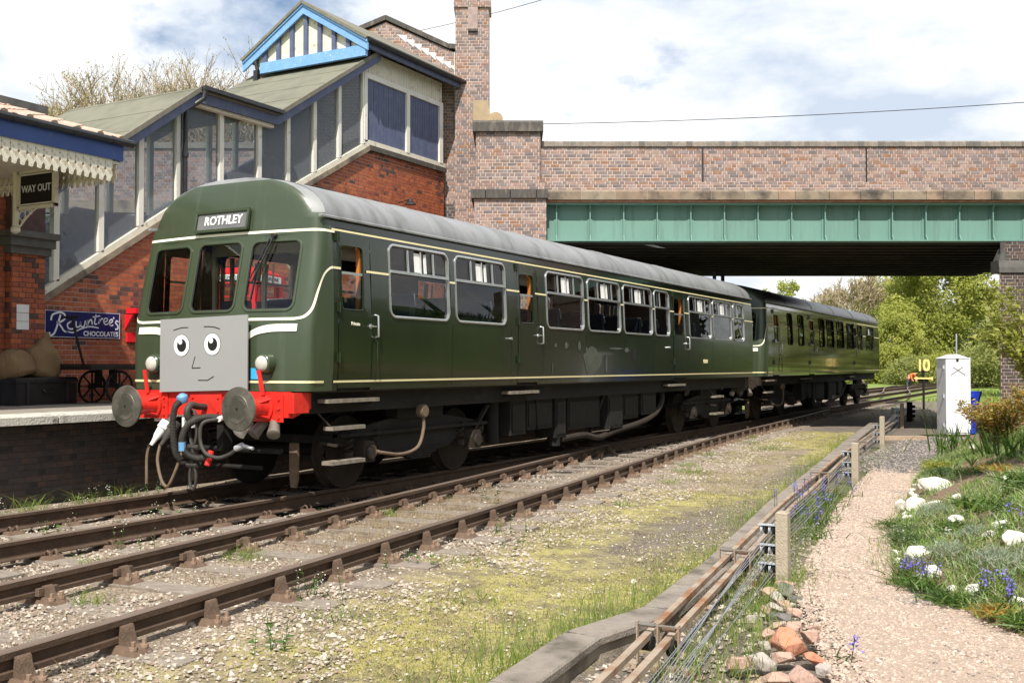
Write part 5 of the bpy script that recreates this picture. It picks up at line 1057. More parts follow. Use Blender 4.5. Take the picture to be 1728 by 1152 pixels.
        for y in (4.7, 11.5): m = MB(); m.box((-1.3, y, 1.26), (-.35, y + .04, 3.15)); m.box((.35, y, 1.26), (1.28, y + .04, 3.15)); B(m, 'partition', 'interior_tan')
        for a, b in doors: m = MB(); m.box((1.30, b - .17, 1.3), (1.35, b - .14, 2.95)); B(m, 'door_lining', 'door_orange')
        for a, b in wins:
            for y in (a + .03, b - .07): m = MB(); m.box((-1.30, y, 2.2), (-1.26, y + .05, 3.0)); B(m, 'curtain', 'curtain')
    # ---- underframe
    m = MB()
    for s in (-1, 1): m.box((s * 1.22 if s < 0 else 1.16, .05, .98), (-1.16 if s < 0 else 1.22, L - .05, 1.215)); m.prism([(s * 1.22, .3, 1.215), (s * 1.36, .3, 1.238), (s * 1.22, .3, 1.238)], (0, L - .5, 0))
    m.box((-1.2, .0, 1.15), (1.2, L, 1.22)); B(m, 'solebar', 'frame_black')
    def bogie(yc):
        bo = MB(); W_ = root
        for s in (-1, 1):
            x = s * 1.02
            pr = [(yc - 1.75, .70), (yc - 1.75, .56), (yc - .95, .50), (yc - .75, .40), (yc + .75, .40), (yc + .95, .50), (yc + 1.75, .56), (yc + 1.75, .70), (yc + .7, .84), (yc - .7, .84)]
            bo.prism([(x - .03, a, b) for a, b in pr], (.06, 0, 0)); bo.box((x - .09 if s < 0 else x - .03, yc - 1.75, .66), (x + .03 if s < 0 else x + .09, yc + 1.75, .70))
            bo.box((x - .07, yc - .55, .84), (x + .07, yc + .55, .98))
            for q in range(5): l = .62 - .1 * q; bo.prism([(x - .05, yc - l, .38 - .03 * q + .05), (x - .05, yc + l, .38 - .03 * q + .05), (x - .05, yc + l * .9, .38 - .03 * q + .025), (x - .05, yc - l * .9, .38 - .03 * q + .025)], (.1, 0, 0))
        bo.box((-1.0, yc - .3, .55), (1.0, yc + .3, .8)); bo.box((-1.0, yc - 1.75, .58), (1.0, yc - 1.65, .68)); bo.box((-1.0, yc + 1.65, .58), (1.0, yc + 1.75, .68))
        bg_ = B(bo, 'bogie', 'frame_black')
        for dy in (-1.295, 1.295):
            for s in (-1, 1):
                m = MB(); m.lathe((s * .68, yc + dy, .457), (s, 0, 0), [(0, .485), (.03, .485), (.035, .457), (.135, .452), (.14, .39), (.11, .37), (.10, .12), (.14, .11), (.16, .09)], 32); B(m, 'wheel', 'frame_brown', bg_, smooth=True, ang=30)
                m = MB(); x = s * 1.10; m.prism([(x - .06 * s, yc + dy - .11, .34), (x - .06 * s, yc + dy + .11, .34), (x - .06 * s, yc + dy + .13, .50), (x - .06 * s, yc + dy + .09, .60), (x - .06 * s, yc + dy - .09, .60), (x - .06 * s, yc + dy - .13, .50)], (s * .16, 0, 0)); m.cyl((x + s * .1, yc + dy, .457), (x + s * .13, yc + dy, .457), .085, n=14); B(m, 'axlebox', 'frame_brown', bg_)
                for q in (-.27, .27): m = MB(); m.tube([(s * 1.08 + .045 * math.cos(t), yc + dy + q + .045 * math.sin(t), .47 + .012 * t) for t in np.linspace(0, 22, 50)], .011, 5); m.cyl((s * 1.08, yc + dy + q, .40), (s * 1.08, yc + dy + q, .47), .06, n=10); B(m, 'spring', 'frame_brown', bg_)
            m = MB(); m.cyl((-.7, yc + dy, .457), (.7, yc + dy, .457), .07, n=10); B(m, 'axle', 'frame_black', bg_)
    for yc in (1.375 + 1.295, 1.375 + 12.19 + 1.295): bogie(yc)
    # equipment between the bogies
    for (x0, x1, y0, y1, z0, z1) in ((.75, 1.18, 5.0, 5.5, .45, 1.0), (.6, 1.15, 5.6, 6.5, .50, 1.0), (.78, 1.16, 6.6, 7.0, .32, 1.0), (.5, 1.12, 7.15, 8.5, .42, .98), (.74, 1.2, 8.7, 9.4, .36, 1.0), (.6, 1.15, 9.55, 10.3, .5, 1.0), (.8, 1.18, 10.4, 11.2, .55, 1.0), (-1.15, -.4, 5, 11, .45, 1.0), (-.4, .5, 6, 10.5, .4, .95)):
        m = MB(); m.box((x0, y0, z0), (x1, y1, z1)); m.box((x1, y0 + .05, z0 + .06), (x1 + .015, y1 - .05, z1 - .08)); B(m, 'equipment_box', 'frame_black')
    for p, q, r_ in (((1.0, 4.75, .35), (1.0, 4.75, 1.0), .10), ((1.05, 6.75, .18), (1.05, 6.75, .5), .11), ((.9, 10.9, .78), (.9, 11.3, .78), .14)): m = MB(); m.cyl(p, q, r_, n=14); B(m, 'air_cylinder', 'frame_black', smooth=True)
    m = MB(); m.tube(cat([(1.1, 6.9, .28), (1.12, 7.8, .30), (1.14, 8.4, .22), (1.14, 9.2, .30), (1.16, 10.4, .40), (1.16, 11.2, .55), (1.16, 11.6, .8), (1.1, 11.7, 1.02)], 6), .055, 10); B(m, 'exhaust_pipe', 'frame_brown', smooth=True)
    for p, q in (((1.18, 4.3, .95), (1.0, 4.0, .4)), ((1.15, 8.6, .98), (1.05, 8.2, .3)), ((1.15, 5.9, .99), (1.16, 5.95, .5))): m = MB(); m.bar(p, q, .05, .05, up=(1, 0, 0)); B(m, 'brace', 'frame_black')
    m = MB()
    for i in range(9): m.bar((1.2, 8.75 + i * .06, .38), (1.2, 8.90 + i * .06 - .02, .58), .008, .008, up=(1, 0, 0))
    B(m, 'mesh_guard', 'steel_worn')
    # steps
    def step(y0, y1, z, x=1.40, d=.16):
        m = MB(); m.box((x - d, y0, z - .022), (x, y1, z + .022)); so_ = B(m, 'step', 'wood_step')
        m = MB(); m.box((1.2, y0 + .08, z - .05), (x - .02, y0 + .12, z - .022)); m.box((1.2, y1 - .12, z - .05), (x - .02, y1 - .08, z - .022)); B(m, 'step_bracket', 'frame_black', so_)
    step(.32, 1.30, 1.12); step(4.62, 5.55, 1.12); step(11.45, 12.4, 1.12)
    for a in (.45, 14.6):
        step(a, a + .62, .80, 1.36, .14); step(a, a + .62, .40, 1.36, .16)
        m = MB(); m.bar((1.34, a + .06, .40), (1.34, a + .06, .80), .03, .02); m.bar((1.34, a + .10, .60), (1.06, a + .14, .62), .03, .03); m.bar((1.30, a + .06, .80), (1.2, a - .1, 1.0), .03, .02); B(m, 'step_hanger', 'frame_brown')
    for s in (-1, 1): m = MB(); m.prism([(s * .80 - .06, .42, .62), (s * .80 + .06, .42, .62), (s * .80 + .06, .42, .20), (s * .80 + .03, .42, .10), (s * .80 - .04, .42, .10), (s * .80 - .06, .42, .25)], (0, .035, 0)); B(m, 'lifeguard', 'hose_tan')
    m = MB(); m.cyl((1.22, 2.45, .93), (1.30, 2.45, .93), .09, n=18); m.cyl((1.30, 2.45, .93), (1.315, 2.45, .93), .075, n=18); m.tube(cat([(1.27, 2.45, .86), (1.28, 2.45, .7), (1.29, 2.30, .47), (1.28, 1.95, .40), (1.24, 1.6, .44), (1.2, 1.50, .47)], 6), .022, 8); m.cyl((1.12, 1.42, .47), (1.22, 1.42, .47), .08, n=14); B(m, 'speed_cable', 'hose_tan', smooth=True, ang=40)
    # ---- buffer beam and everything that hangs on it
    m = MB(); m.box((-1.22, -.16, .95), (1.22, -.10, 1.235)); m.box((-1.30, -.155, 1.0), (-1.22, .10, 1.225)); m.box((1.22, -.155, 1.0), (1.30, .10, 1.225)); m.prism([(1.20, -.10, .94), (1.20, .22, 1.04), (1.20, .22, 1.225), (1.20, -.10, 1.225)], (.03, 0, 0)); m.prism([(.62, -.162, .90), (1.16, -.162, .90), (1.16, -.162, 1.2), (.62, -.162, 1.2)], (0, -.012, 0)); m.prism([(-1.16, -.162, .90), (-.62, -.162, .90), (-.62, -.162, 1.2), (-1.16, -.162, 1.2)], (0, -.012, 0)); m.box((-.25, -.185, .96), (.25, -.16, 1.20)); bb = B(m, 'buffer_beam', beam)
    m = MB()
    for x in (-1.1, -.68, .68, 1.1):
        for z in (.95, 1.05, 1.15): m.lathe((x, -.175, z), (0, -1, 0), [(0, .02), (.012, .016)], 6)
    for x in (-.2, .2):
        for z in (1.0, 1.16): m.lathe((x, -.186, z), (0, -1, 0), [(0, .02), (.012, .016)], 6)
    for y in (-.06, .03, .12):
        for z in (1.06, 1.14, 1.2): m.lathe((1.231, y, z), (1, 0, 0), [(0, .016), (.01, .012)], 6)
    B(m, 'rivets', beam, bb)
    for s in (-1, 1):
        m = MB(); x = s * .87; z = 1.055
        m.lathe((x, -.175, z), (0, -1, 0), [(0, .155), (.02, .155), (.03, .12), (.10, .105), (.20, .10), (.205, .115), (.25, .115), (.255, .085), (.36, .08)], 24)
        for q in (45, 135, 225, 315): a = R(q); m.prism([(x + .10 * math.cos(a), -.18, z + .10 * math.sin(a)), (x + .165 * math.cos(a), -.18, z + .165 * math.sin(a)), (x + .105 * math.cos(a), -.33, z + .105 * math.sin(a))], (.02 * math.sin(a), 0, -.02 * math.cos(a)))
        bu = B(m, 'buffer', beam, smooth=True, ang=35)
        m = MB(); m.lathe((x, -.535, z), (0, -1, 0), [(0, .09), (.012, .235), (.022, .245), (.04, .240), (.052, .16), (.0565, .155)], 40); B(m, 'buffer_head', 'buffer_steel', bu, smooth=True, ang=25)
        rr_ = random.Random(int(x * 100)); m = MB(); m.add([(x + rr_.uniform(.75, 1.2) * .125 * math.cos(t), -.5918, z + rr_.uniform(.75, 1.2) * .125 * math.sin(t)) for t in np.linspace(0, 2 * math.pi, 22, endpoint=False)], [tuple(range(22))]); B(m, 'grease_patch', 'grease', bu)
        m = MB(); m.lathe((x, -.5919, z), (0, -1, 0), [(0, .018), (.001, .017)], 10); B(m, 'centre_pin', 'ink_black', bu)
    # coupling hook and links
    m = MB(); m.tube(cat([(0, -.17, 1.05), (0, -.30, 1.05), (0, -.38, 1.06), (0, -.45, 1.02), (0, -.47, .95), (0, -.42, .90), (0, -.35, .92), (0, -.33, .98)], 6), [.05] * 8 + [.05] * 8 + [.045] * 8 + [.04] * 8 + [.035] * 8 + [.03] * 2 + [.025] * 1, 10) if False else m.tube(cat([(0, -.17, 1.05), (0, -.30, 1.06), (0, -.40, 1.08), (0, -.46, 1.03), (0, -.46, .96), (0, -.41, .91), (0, -.34, .94)], 6), .04, 10)
    def link(x, y, z0, z1, w_=.055, r_=.018): m.tube([(x + w_ * math.cos(t), y, (z0 + z1) / 2 + (z1 - z0) / 2 * math.sin(t)) for t in np.linspace(0, 2 * math.pi, 21)], r_, 6)
    link(.03, -.40, .62, 1.02); m.cyl((-.06, -.40, .60), (.12, -.40, .60), .03, n=8); m.cyl((.03, -.40, .42), (.03, -.40, .62), .025, n=8); m.cyl((-.05, -.40, .40), (.11, -.40, .40), .035, n=8); link(.03, -.40, .12, .40, .05); B(m, 'coupling', 'hose', smooth=True)
    def hose(name, pts, r_, mt, rib=0, n=8):
        P = cat(pts, n); m = MB(); rad = np.full(len(P), r_)
        if rib:
            P2 = []; rr = []
            for i in range(len(P) - 1):
                for t in (0, .25, .5, .75): P2.append(P[i] + (P[i + 1] - P[i]) * t); rr.append(r_ * (1.12 if t in (.25, .5) else .92))
            P, rad = P2, rr
        m.tube(P, rad, 10); return B(m, name, mt, smooth=True, ang=50)
    h1 = hose('vacuum_hose', [(-.24, -.30, 1.13), (-.25, -.40, 1.06), (-.27, -.42, .90), (-.26, -.42, .70), (-.24, -.40, .52), (-.20, -.36, .44)], .036, 'hose', 1, 12)
    m = MB(); m.lathe((-.24, -.30, 1.12), (.05, -.3, 1), [(-.02, .055), (.02, .07), (.06, .062), (.085, .03)], 14); B(m, 'hose_cap', 'sky_blue' if False else 'enamel_cap', h1, smooth=True)
    hose('brake_hose', [(.30, -.22, .93), (.18, -.38, .94), (.02, -.46, .86), (-.06, -.48, .68), (-.02, -.46, .54), (.12, -.42, .48), (.26, -.36, .50)], .038, 'hose', 1, 12)
    m = MB(); m.cyl((.30, -.2, .94), (.34, -.32, .92), .03, n=10); B(m, 'hose_cock', 'vent_white')
    m = MB(); m.cyl((.25, -.40, .40), (.25, -.34, .56), .035, n=10); B(m, 'brake_cock', beam)
    m = MB(); m.tube([(-.05, -.485, .56), (-.055, -.487, .66)], .041, 10); B(m, 'hose_tag', 'enamel_cap')
    hose('air_hose', [(.33, -.30, .92), (.22, -.44, .88), (.20, -.46, .70), (.28, -.46, .55), (.45, -.44, .50), (.62, -.42, .55), (.72, -.42, .62)], .022, 'hose')
    m = MB(); m.cyl((.70, -.42, .61), (.80, -.42, .65), .035, n=10); m.cyl((.80, -.42, .65), (.95, -.42, .62), .018, n=8); B(m, 'hose_coupling', 'galv')
    hose('jumper_cable', [(-.78, -.30, .60), (-.80, -.32, .45), (-.78, -.34, .25), (-.78, -.34, .14)], .018, 'hose_tan'); hose('jumper_cable', [(-.60, -.30, .60), (-.58, -.36, .42), (-.47, -.40, .20), (-.38, -.40, .13), (-.30, -.40, .22), (-.22, -.36, .45), (-.20, -.30, .66)], .019, 'hose_tan')
    for x, mt in ((-.74, 'vent_white'), (-.58, 'hose')):
        m = MB(); m.lathe((x + .08, -.14, .86), (-.25, -.5, -.8), [(0, .07), (.10, .075), (.11, .06), (.20, .05), (.24, .035), (.33, .022)], 12); B(m, 'jumper_plug', mt, smooth=True)
    m = MB(); m.box((-.9, -.12, .86), (-.62, -.05, .95)); m.box((-.42, -.14, .80), (-.25, -.06, .92)); B(m, 'jumper_box', 'vent_white')
    for x, mt in ((.62, 'vent_white'), (.84, 'steel_worn'), (1.0, 'steel_worn')):
        m = MB(); m.lathe((x, -.12, .90), (-.15 if x < .9 else .3, -.45, -.5), [(0, .055), (.12, .065), (.20, .075), (.21, .06)], 14); B(m, 'jumper_socket', mt, smooth=True)
    m = MB(); m.cyl((-.9, .1, .55), (.9, .1, .55), .035, n=8); m.cyl((-.6, .0, .36), (.7, .0, .36), .025, n=8); m.box((.1, -.1, .55), (.2, .05, .95)); B(m, 'brake_rod', 'frame_black')
    for x, q in ((-.92, -.02), (.90, -.04)):
        m = MB(); m.bar((x, -.21, 1.20), (x + q, -.24, 1.48), .055, .012, up=(0, 1, 0)); B(m, 'lamp_iron', beam)
    for x in (-.88, .86):                              # marker lights
        y = FY(x, 1.55); m = MB(); m.lathe((x, y + .01, 1.55), (0, -1, 0), [(0, .125), (.05, .12), (.09, .11), (.10, .10)], 24); lo_ = B(m, 'marker_light', cabg, smooth=True, ang=30)
        m = MB(); m.lathe((x, y - .085, 1.55), (0, -1, 0), [(0, .092), (.02, .08), (.035, .05), (.04, .01)], 24); B(m, 'lens', 'lamp_glass', lo_, smooth=True)
    for x in (.72, -.70): y = FY(x, 1.43); m = MB(); m.box((x - .07, y - .012, 1.375), (x + .07, y - .004, 1.50)); B(m, 'coupling_code', 'sky_blue')
mat('grease', [(.035, .034, .026), (.06, .057, .043)], scale=14, rough=.45)
mat('enamel_cap', [(.10, .25, .46), (.16, .33, .55)], scale=5, rough=.4)
mat('worn_paint', [(.10, .11, .095), (.05, .06, .045)], scale=9, rough=.5, stretch=(1, 3, .6))
W1 = [(1.52, 2.86), (3.07, 4.44), (5.82, 7.19), (7.41, 8.80), (9.00, 10.42), (10.60, 11.40), (12.66, 14.14), (14.34, 15.71), (15.92, 16.76)]
c1 = thing('railcar', 'dark green diesel railcar at the platform with a grey face board on its nose', 'railcar', (0, 0, 0))
make_coach(c1, W1, [(.48, 1.12), (4.83, 5.50), (11.62, 12.42)], 'train_green', 'cab_green', 'roof_grey', 'alu')
c2 = thing('railcar', 'black-roofed dark green railcar coupled behind, half under the bridge', 'railcar', (0, 18.62, 0))
W2 = [(2.55, 3.05), (3.8, 4.45), (6.6, 7.3), (7.0 + .75, 8.75), (9.3, 10.4), (11.0, 12.15), (13.0, 13.9), (14.65, 16.3)]
make_coach(c2, W2, [(.95, 1.6), (5.2, 5.9), (12.2, 12.8)], 'rear_green', 'cab_green', 'roof_black', 'frame_black', beam='frame_brown')
B1 = lambda mb, n, mt, p=c1, **k: mb.build(n, mt, p, local=True, **k)
# destination blind
m = MB(); z0, z1 = 3.13, 3.36; yq = .045
m.prism([(-.40, yq, z0), (.40, yq, z0), (.40, yq + .045, z1), (-.40, yq + .045, z1)], (0, .12, 0)); db = B1(m, 'destination_box', 'blind_black')
m = MB()
for a, b in (((-.42, z0), (.42, z0)), ((-.42, z1), (.42, z1)), ((-.41, z0), (-.41, z1)), ((.41, z0), (.41, z1))):
    f = lambda q: yq + .045 * (q - z0) / (z1 - z0) - .008
    m.bar((a[0], f(a[1]), a[1]), (b[0], f(b[1]), b[1]), .03, .03, up=(0, 1, 0))
B1(m, 'box_frame', 'cab_green', db)
text('lettering', 'ROTHLEY', .15, 'ink_white', c1, (0.02, yq + .0225 - .006, 3.245), (1, 0, 0), (0, .19, 1), offset=.003, sx=.92)
# wiper
m = MB(); m.bar((.80, FY(.8, 3.0) - .03, 3.02), (.60, FY(.6, 2.45) - .05, 2.48), .012, .014, up=(0, 1, 0)); m.bar((.74, FY(.8, 3.0) - .03, 3.00), (.56, FY(.6, 2.45) - .05, 2.50), .010, .012, up=(0, 1, 0)); m.bar((.60, FY(.6, 2.3) - .03, 2.28), (.62, FY(.65, 2.8) - .03, 2.72), .016, .02, up=(0, 1, 0)); m.cyl((.79, FY(.8, 3.0) + .02, 3.02), (.79, FY(.8, 3.0) - .05, 3.02), .03, n=10); B1(m, 'wiper', 'black_iron')
# grey face board on the nose
fb = thing('face_board', 'flat grey board with a simple drawn face on the railcar nose', 'board', (-.02, -.215, 1.24))
FYB = -.215
MB().prism([(-.71, FYB, 1.215), (.67, FYB, 1.255), (.67, FYB, 2.105), (-.71, FYB, 2.075)], (0, .015, 0)).build('board', 'plate_grey', fb)
def disc(x, z, r_, mt, y, name):
    MB().lathe((x, y, z), (0, -1, 0), [(0, r_), (.002, r_)], 40).build(name, mt, fb)
for x, z in ((-.355, 1.765), (.135, 1.775)):
    disc(x, z, .130, 'ink_black', FYB, 'eye_outline'); disc(x, z, .124, 'ink_white', FYB - .0025, 'eye'); disc(x + .005, z, .075, 'ink_black', FYB - .005, 'pupil'); disc(x - .014, z + .042, .031, 'ink_white', FYB - .0075, 'eye_glint')
def fline(pts, name, w_=.009):
    m = MB()
    for a, b in zip(pts[:-1], pts[1:]): m.bar((a[0], FYB - .002, a[1]), (b[0], FYB - .002, b[1]), w_, .003, up=(0, 1, 0))
    m.build(name, 'ink_black', fb)
fline([(-.49, 1.945), (-.42, 1.962), (-.35, 1.975), (-.25, 1.975)], 'eyebrow'); fline([(.0, 1.98), (.09, 1.98), (.17, 1.972), (.25, 1.95)], 'eyebrow')
fline([(-.135, 1.635), (-.185, 1.50), (-.05, 1.505)], 'nose'); fline([(-.085, 1.36), (.065, 1.36), (.16, 1.405)], 'mouth')
# lettering on the side
text('lettering', 'Private', .06, 'cream_front', c1, (1.4165, .80, 2.02), (0, 1, 0), (0, 0, 1), offset=.001)
text('lettering', 'E50321', .11, 'cream_line', c1, (1.411, 13.72, 1.62), (0, 1, 0), (0, 0, 1), offset=.002)
m = MB(); m.cyl((1.40, 4.55, 1.93), (1.45, 4.55, 1.93), .015, n=8); m.cyl((1.45, 4.55, 1.93), (1.46, 4.55, 1.93), .022, n=8); B1(m, 'lamp_bracket', 'alu')
m = MB(); m.cyl((1.40, 11.3, 1.90), (1.46, 11.3, 1.90), .02, n=8); B1(m, 'lamp_bracket', 'alu')
m = MB(); m.prism([(1.412, 9.35, 1.62), (1.412, 9.55, 1.62), (1.412, 9.57, 1.86), (1.412, 9.38, 1.86)], (.004, 0, 0)); B1(m, 'filler_recess', 'ink_black')
m = MB(); m.prism([(1.3, 16.9, 3.55), (1.3, 17.5, 3.55), (1.3, 17.5, 3.60), (1.3, 16.9, 3.60)], (-1.2, 0, 0)) if False else m.tube([(.5, 17.2, 3.70), (.5, 17.2, 3.92), (.5, 17.9, 3.92), (.5, 17.9, 3.5)], .05, 8); B1(m, 'exhaust_stack', 'frame_black')
# scuffed paint patch
for k, (yy, zz, a, b) in enumerate(((7.55, 1.62, .42, .26), (7.0, 1.86, .06, .09), (7.3, 1.80, .05, .05), (6.1, 1.86, .05, .04), (6.5, 1.86, .08, .06), (8.6, 1.84, .35, .02), (9.1, 1.82, .12, .05), (6.0, 1.5, .02, .1), (8.15, 1.55, .06, .16))):
    n = 16; m = MB(); P = [(yy + a * math.cos(t) * random.uniform(.7, 1.1), zz + b * math.sin(t) * random.uniform(.7, 1.15)) for t in np.linspace(0, 2 * math.pi, n, endpoint=False)]
    m.add([(SXp(z) + .0055, y, z) for y, z in P], [tuple(range(n))]); B1(m, 'worn_patch', 'worn_paint')
# ================================================================= kerb, point rodding, signal wires
kb = thing('concrete_kerb', 'long concrete kerb of capped slabs between grass and point rodding', 'kerb', (6.3, -4, -.3))
kp = [(float(np.interp(y, KY, KX)), y) for y in KY]
def kseg(a, b, j):
    a = np.array(a); b = np.array(b); d = b - a; l = np.linalg.norm(d); d /= l; s = V3(d[1], -d[0], 0); d3 = V3(*d, 0); z = -.10
    n = max(1, round(l / .9))
    for i in range(n):
        p = a + d * l * i / n; q = a + d * (l * (i + 1) / n - .012); e = random.uniform(-.006, .006)
        P = [V3(*p, z - .05) - s * .125, V3(*p, z - .05) + s * .125, V3(*q, z - .05) + s * .125, V3(*q, z - .05) - s * .125]
        m = MB(); h = .012
        T = [V3(*p, z + e) - s * (.125 - h), V3(*p, z + e) + s * (.125 - h), V3(*q, z + e) + s * (.125 - h), V3(*q, z + e) - s * (.125 - h)]; M_ = [V3(v[0], v[1], z - h + e) for v in P]
        m.add(P + M_ + T, [(3, 2, 1, 0)] + [(i_, (i_ + 1) % 4, 4 + (i_ + 1) % 4, 4 + i_) for i_ in range(4)] + [(4 + i_, 4 + (i_ + 1) % 4, 8 + (i_ + 1) % 4, 8 + i_) for i_ in range(4)] + [(8, 9, 10, 11)]); m.build('cap_slab', 'kerb_concrete', kb)
        P = [V3(*p, -.34) - s * .10, V3(*p, -.34) + s * .095, V3(*q, -.34) + s * .095, V3(*q, -.34) - s * .10]; MB().prism(P, (0, 0, .188)).build('side_slab', 'kerb_face', kb)
for j in range(len(kp) - 1): kseg(kp[j], kp[j + 1], j)
RY = [-9, -4.3, -3.0, -.52, 2.88, 9.61, 20.7, 31]; RX = [7.35, 6.90, 6.72, 6.40, 5.96, 5.22, 4.2, 3.4]
rx = lambda y: float(np.interp(y, RY, RX))
def channel(off, z):
    m = MB(); P = [(rx(y) + off, y, z) for y in np.arange(-9, 30.1, .75)]
    sweep(m, P, [(-.022, 0), (.022, 0), (.022, -.036), (.016, -.036), (.016, -.007), (-.016, -.007), (-.016, -.036), (-.022, -.036)]); return m
tag(channel(-.085, -.055).build('point_rod', 'rod_steel'), 'rusty steel point rod nearest the concrete kerb', 'rod', 'point rods along the kerb')
tag(channel(.045, -.07).build('point_rod', 'rod_steel'), 'rusty steel point rod on the side away from the kerb', 'rod', 'point rods along the kerb')
ex_ = ['closest to the camera', 'just before the tallest concrete post', 'a few paces beyond the first concrete post', 'near the second concrete post', 'beyond the second concrete post', 'near the third concrete post']
for k, y in zip((0, 1, 3, 5), (-3.25, -.55, 6.3, 13.0)):
    x = rx(y); rs_ = thing('rod_roller', 'iron roller stand under the point rods, ' + ex_[k], 'roller', (x, y, -.3), 0, 'roller stands under the rods')
    m = MB(); m.cyl((x - .16, y, -.012), (x + .12, y, -.012), .009, n=8); m.cyl((x - .13, y, -.012), (x - .04, y, -.012), .015, n=8); B2 = m.build('top_roller', 'steel_worn', rs_)
    m = MB(); m.cyl((x + .01, y, -.022), (x + .09, y, -.022), .017, n=10); m.build('sleeve', 'rust_chair', rs_)
    m = MB()
    for q in (-.15, -.02, .11): m.bar((x + q, y - .0, -.26), (x + q, y, .004), .028, .010, up=(1, 0, 0))
    m.box((x - .22, y - .05, -.30), (x + .22, y + .05, -.24)); m.build('frame', 'rod_steel', rs_)
    m = MB(); m.cyl((x + .05, y - .01, -.13), (x + .09, y - .01, -.13), .05, n=14); m.cyl((x - .12, y, -.12), (x - .05, y, -.12), .045, n=14); m.build('lower_roller', 'frame_black', rs_)
posts_ = [(6.82, -.68, .36, 'tall concrete wire post nearest the camera, at the rubble edge'), (5.92, 7.08, .38, 'second concrete wire post beside the gravel path'), (5.08, 14.5, .44, 'third concrete wire post, past the end of the pink gravel'), (4.3, 22.5, .45, 'dark farthest wire post in the shade near the bridge')]
PULL = []
for k, (x, y, zt, lb) in enumerate(posts_):
    po = thing('wire_post', lb, 'post', (x, y, -.3), 0, 'signal wire posts')
    m = MB(); h = .048; m.add([(x - h, y - h, -.4), (x + h, y - h, -.4), (x + h, y + h, -.4), (x - h, y + h, -.4), (x - h, y - h, zt - .015), (x + h, y - h, zt - .015), (x + h, y + h, zt - .015), (x - h, y + h, zt - .015), (x - h + .015, y - h + .015, zt), (x + h - .015, y - h + .015, zt), (x + h - .015, y + h - .015, zt), (x - h + .015, y + h - .015, zt)],
                             [(0, 1, 5, 4), (1, 2, 6, 5), (2, 3, 7, 6), (3, 0, 4, 7), (4, 5, 9, 8), (5, 6, 10, 9), (6, 7, 11, 10), (7, 4, 8, 11), (8, 9, 10, 11)]); m.build('shaft', 'concrete' if k < 3 else 'timber_old', po)
    for j, z in enumerate((.22, .06, -.09)):
        m = MB(); m.box((x - h - .15, y - .03, z + .018), (x - h, y + .03, z + .026)); m.box((x - h - .15, y + .03, z - .02), (x - h, y + .034, z + .026)); pk = m.build('pulley_bracket', 'galv', po)
        for q in range(4):
            m = MB(); xx = x - h - .022 - q * .033; m.lathe((xx - .008, y, z - .02), (1, 0, 0), [(0, .034), (.004, .034), (.008, .024), (.012, .034), (.016, .034)], 14); m.build('pulley', 'galv' if q % 2 else 'frame_black', pk)
            PULL.append((k, j, q, (xx, y, z - .047)))
nearx = {0: [(6.93, -3.9), (6.95, -3.9), (6.98, -3.88), (7.0, -3.86)], 1: [(7.02, -3.86), (7.04, -3.85), (7.06, -3.84), (7.08, -3.83)], 2: [(7.1, -3.82), (7.12, -3.82)]}
wl = ['top', 'middle', 'bottom']; pos_ = ['outermost', 'second outermost', 'second innermost', 'innermost']
for j in range(3):
    for q in range(4 if j < 2 else 2):
        pts = [p for k, jj, qq, p in PULL if jj == j and qq == q]
        nx_, ny_ = nearx[j][q]; a = np.array(pts[0]); n0 = V3(nx_, ny_, -.14); e0 = n0 + (n0 - a) * .8; path = [e0, n0]
        for p0, p1 in zip(pts[:-1], pts[1:]): path += [np.array(p0), (np.array(p0) + np.array(p1)) / 2 - V3(0, 0, .05)]
        path.append(np.array(pts[-1])); path.append(np.array(pts[-1]) + V3(-1.2, 12, -.1))
        o = MB().tube(path, .0026, 5).build('signal_wire', 'wire'); tag(o, f'{pos_[q]} signal wire on the {wl[j]} pulleys of the concrete posts', 'wire', 'signal wires on the concrete posts')
# ================================================================= rubble and white rocks
def stone(name, x, y, z, w_, h, mt, seed, flat=.7, blocky=.6, dp=None):
    rr_ = random.Random(seed * 7 + 1); bm = bmesh.new(); rz = rr_.random() * 6.28; dep = dp or rr_.uniform(.7, 1.0)
    for i in range(16):
        v = Vector((rr_.gauss(0, 1), rr_.gauss(0, 1), rr_.gauss(0, 1))).normalized(); e = blocky
        bm.verts.new([math.copysign(abs(c) ** e, c) * rr_.uniform(.8, 1.05) for c in v])
    hull = bmesh.ops.convex_hull(bm, input=bm.verts[:]); bmesh.ops.delete(bm, geom=[g for g in hull['geom_interior'] if isinstance(g, bmesh.types.BMVert)], context='VERTS')
    bmesh.ops.bevel(bm, geom=bm.edges[:], offset=.06, segments=1, affect='EDGES')
    for v in bm.verts:
        p = v.co; v.co = (p.x * w_ * .56, p.y * w_ * .56 * dep, p.z * max(h, w_ * .34) * .58)
    o = bmbuild(bm, name, mt); o.location = (x, y, z); o.rotation_euler = (rr_.uniform(-.3, .3), rr_.uniform(-.3, .3), rz if dp is None else rr_.uniform(-.4, .4)); return o
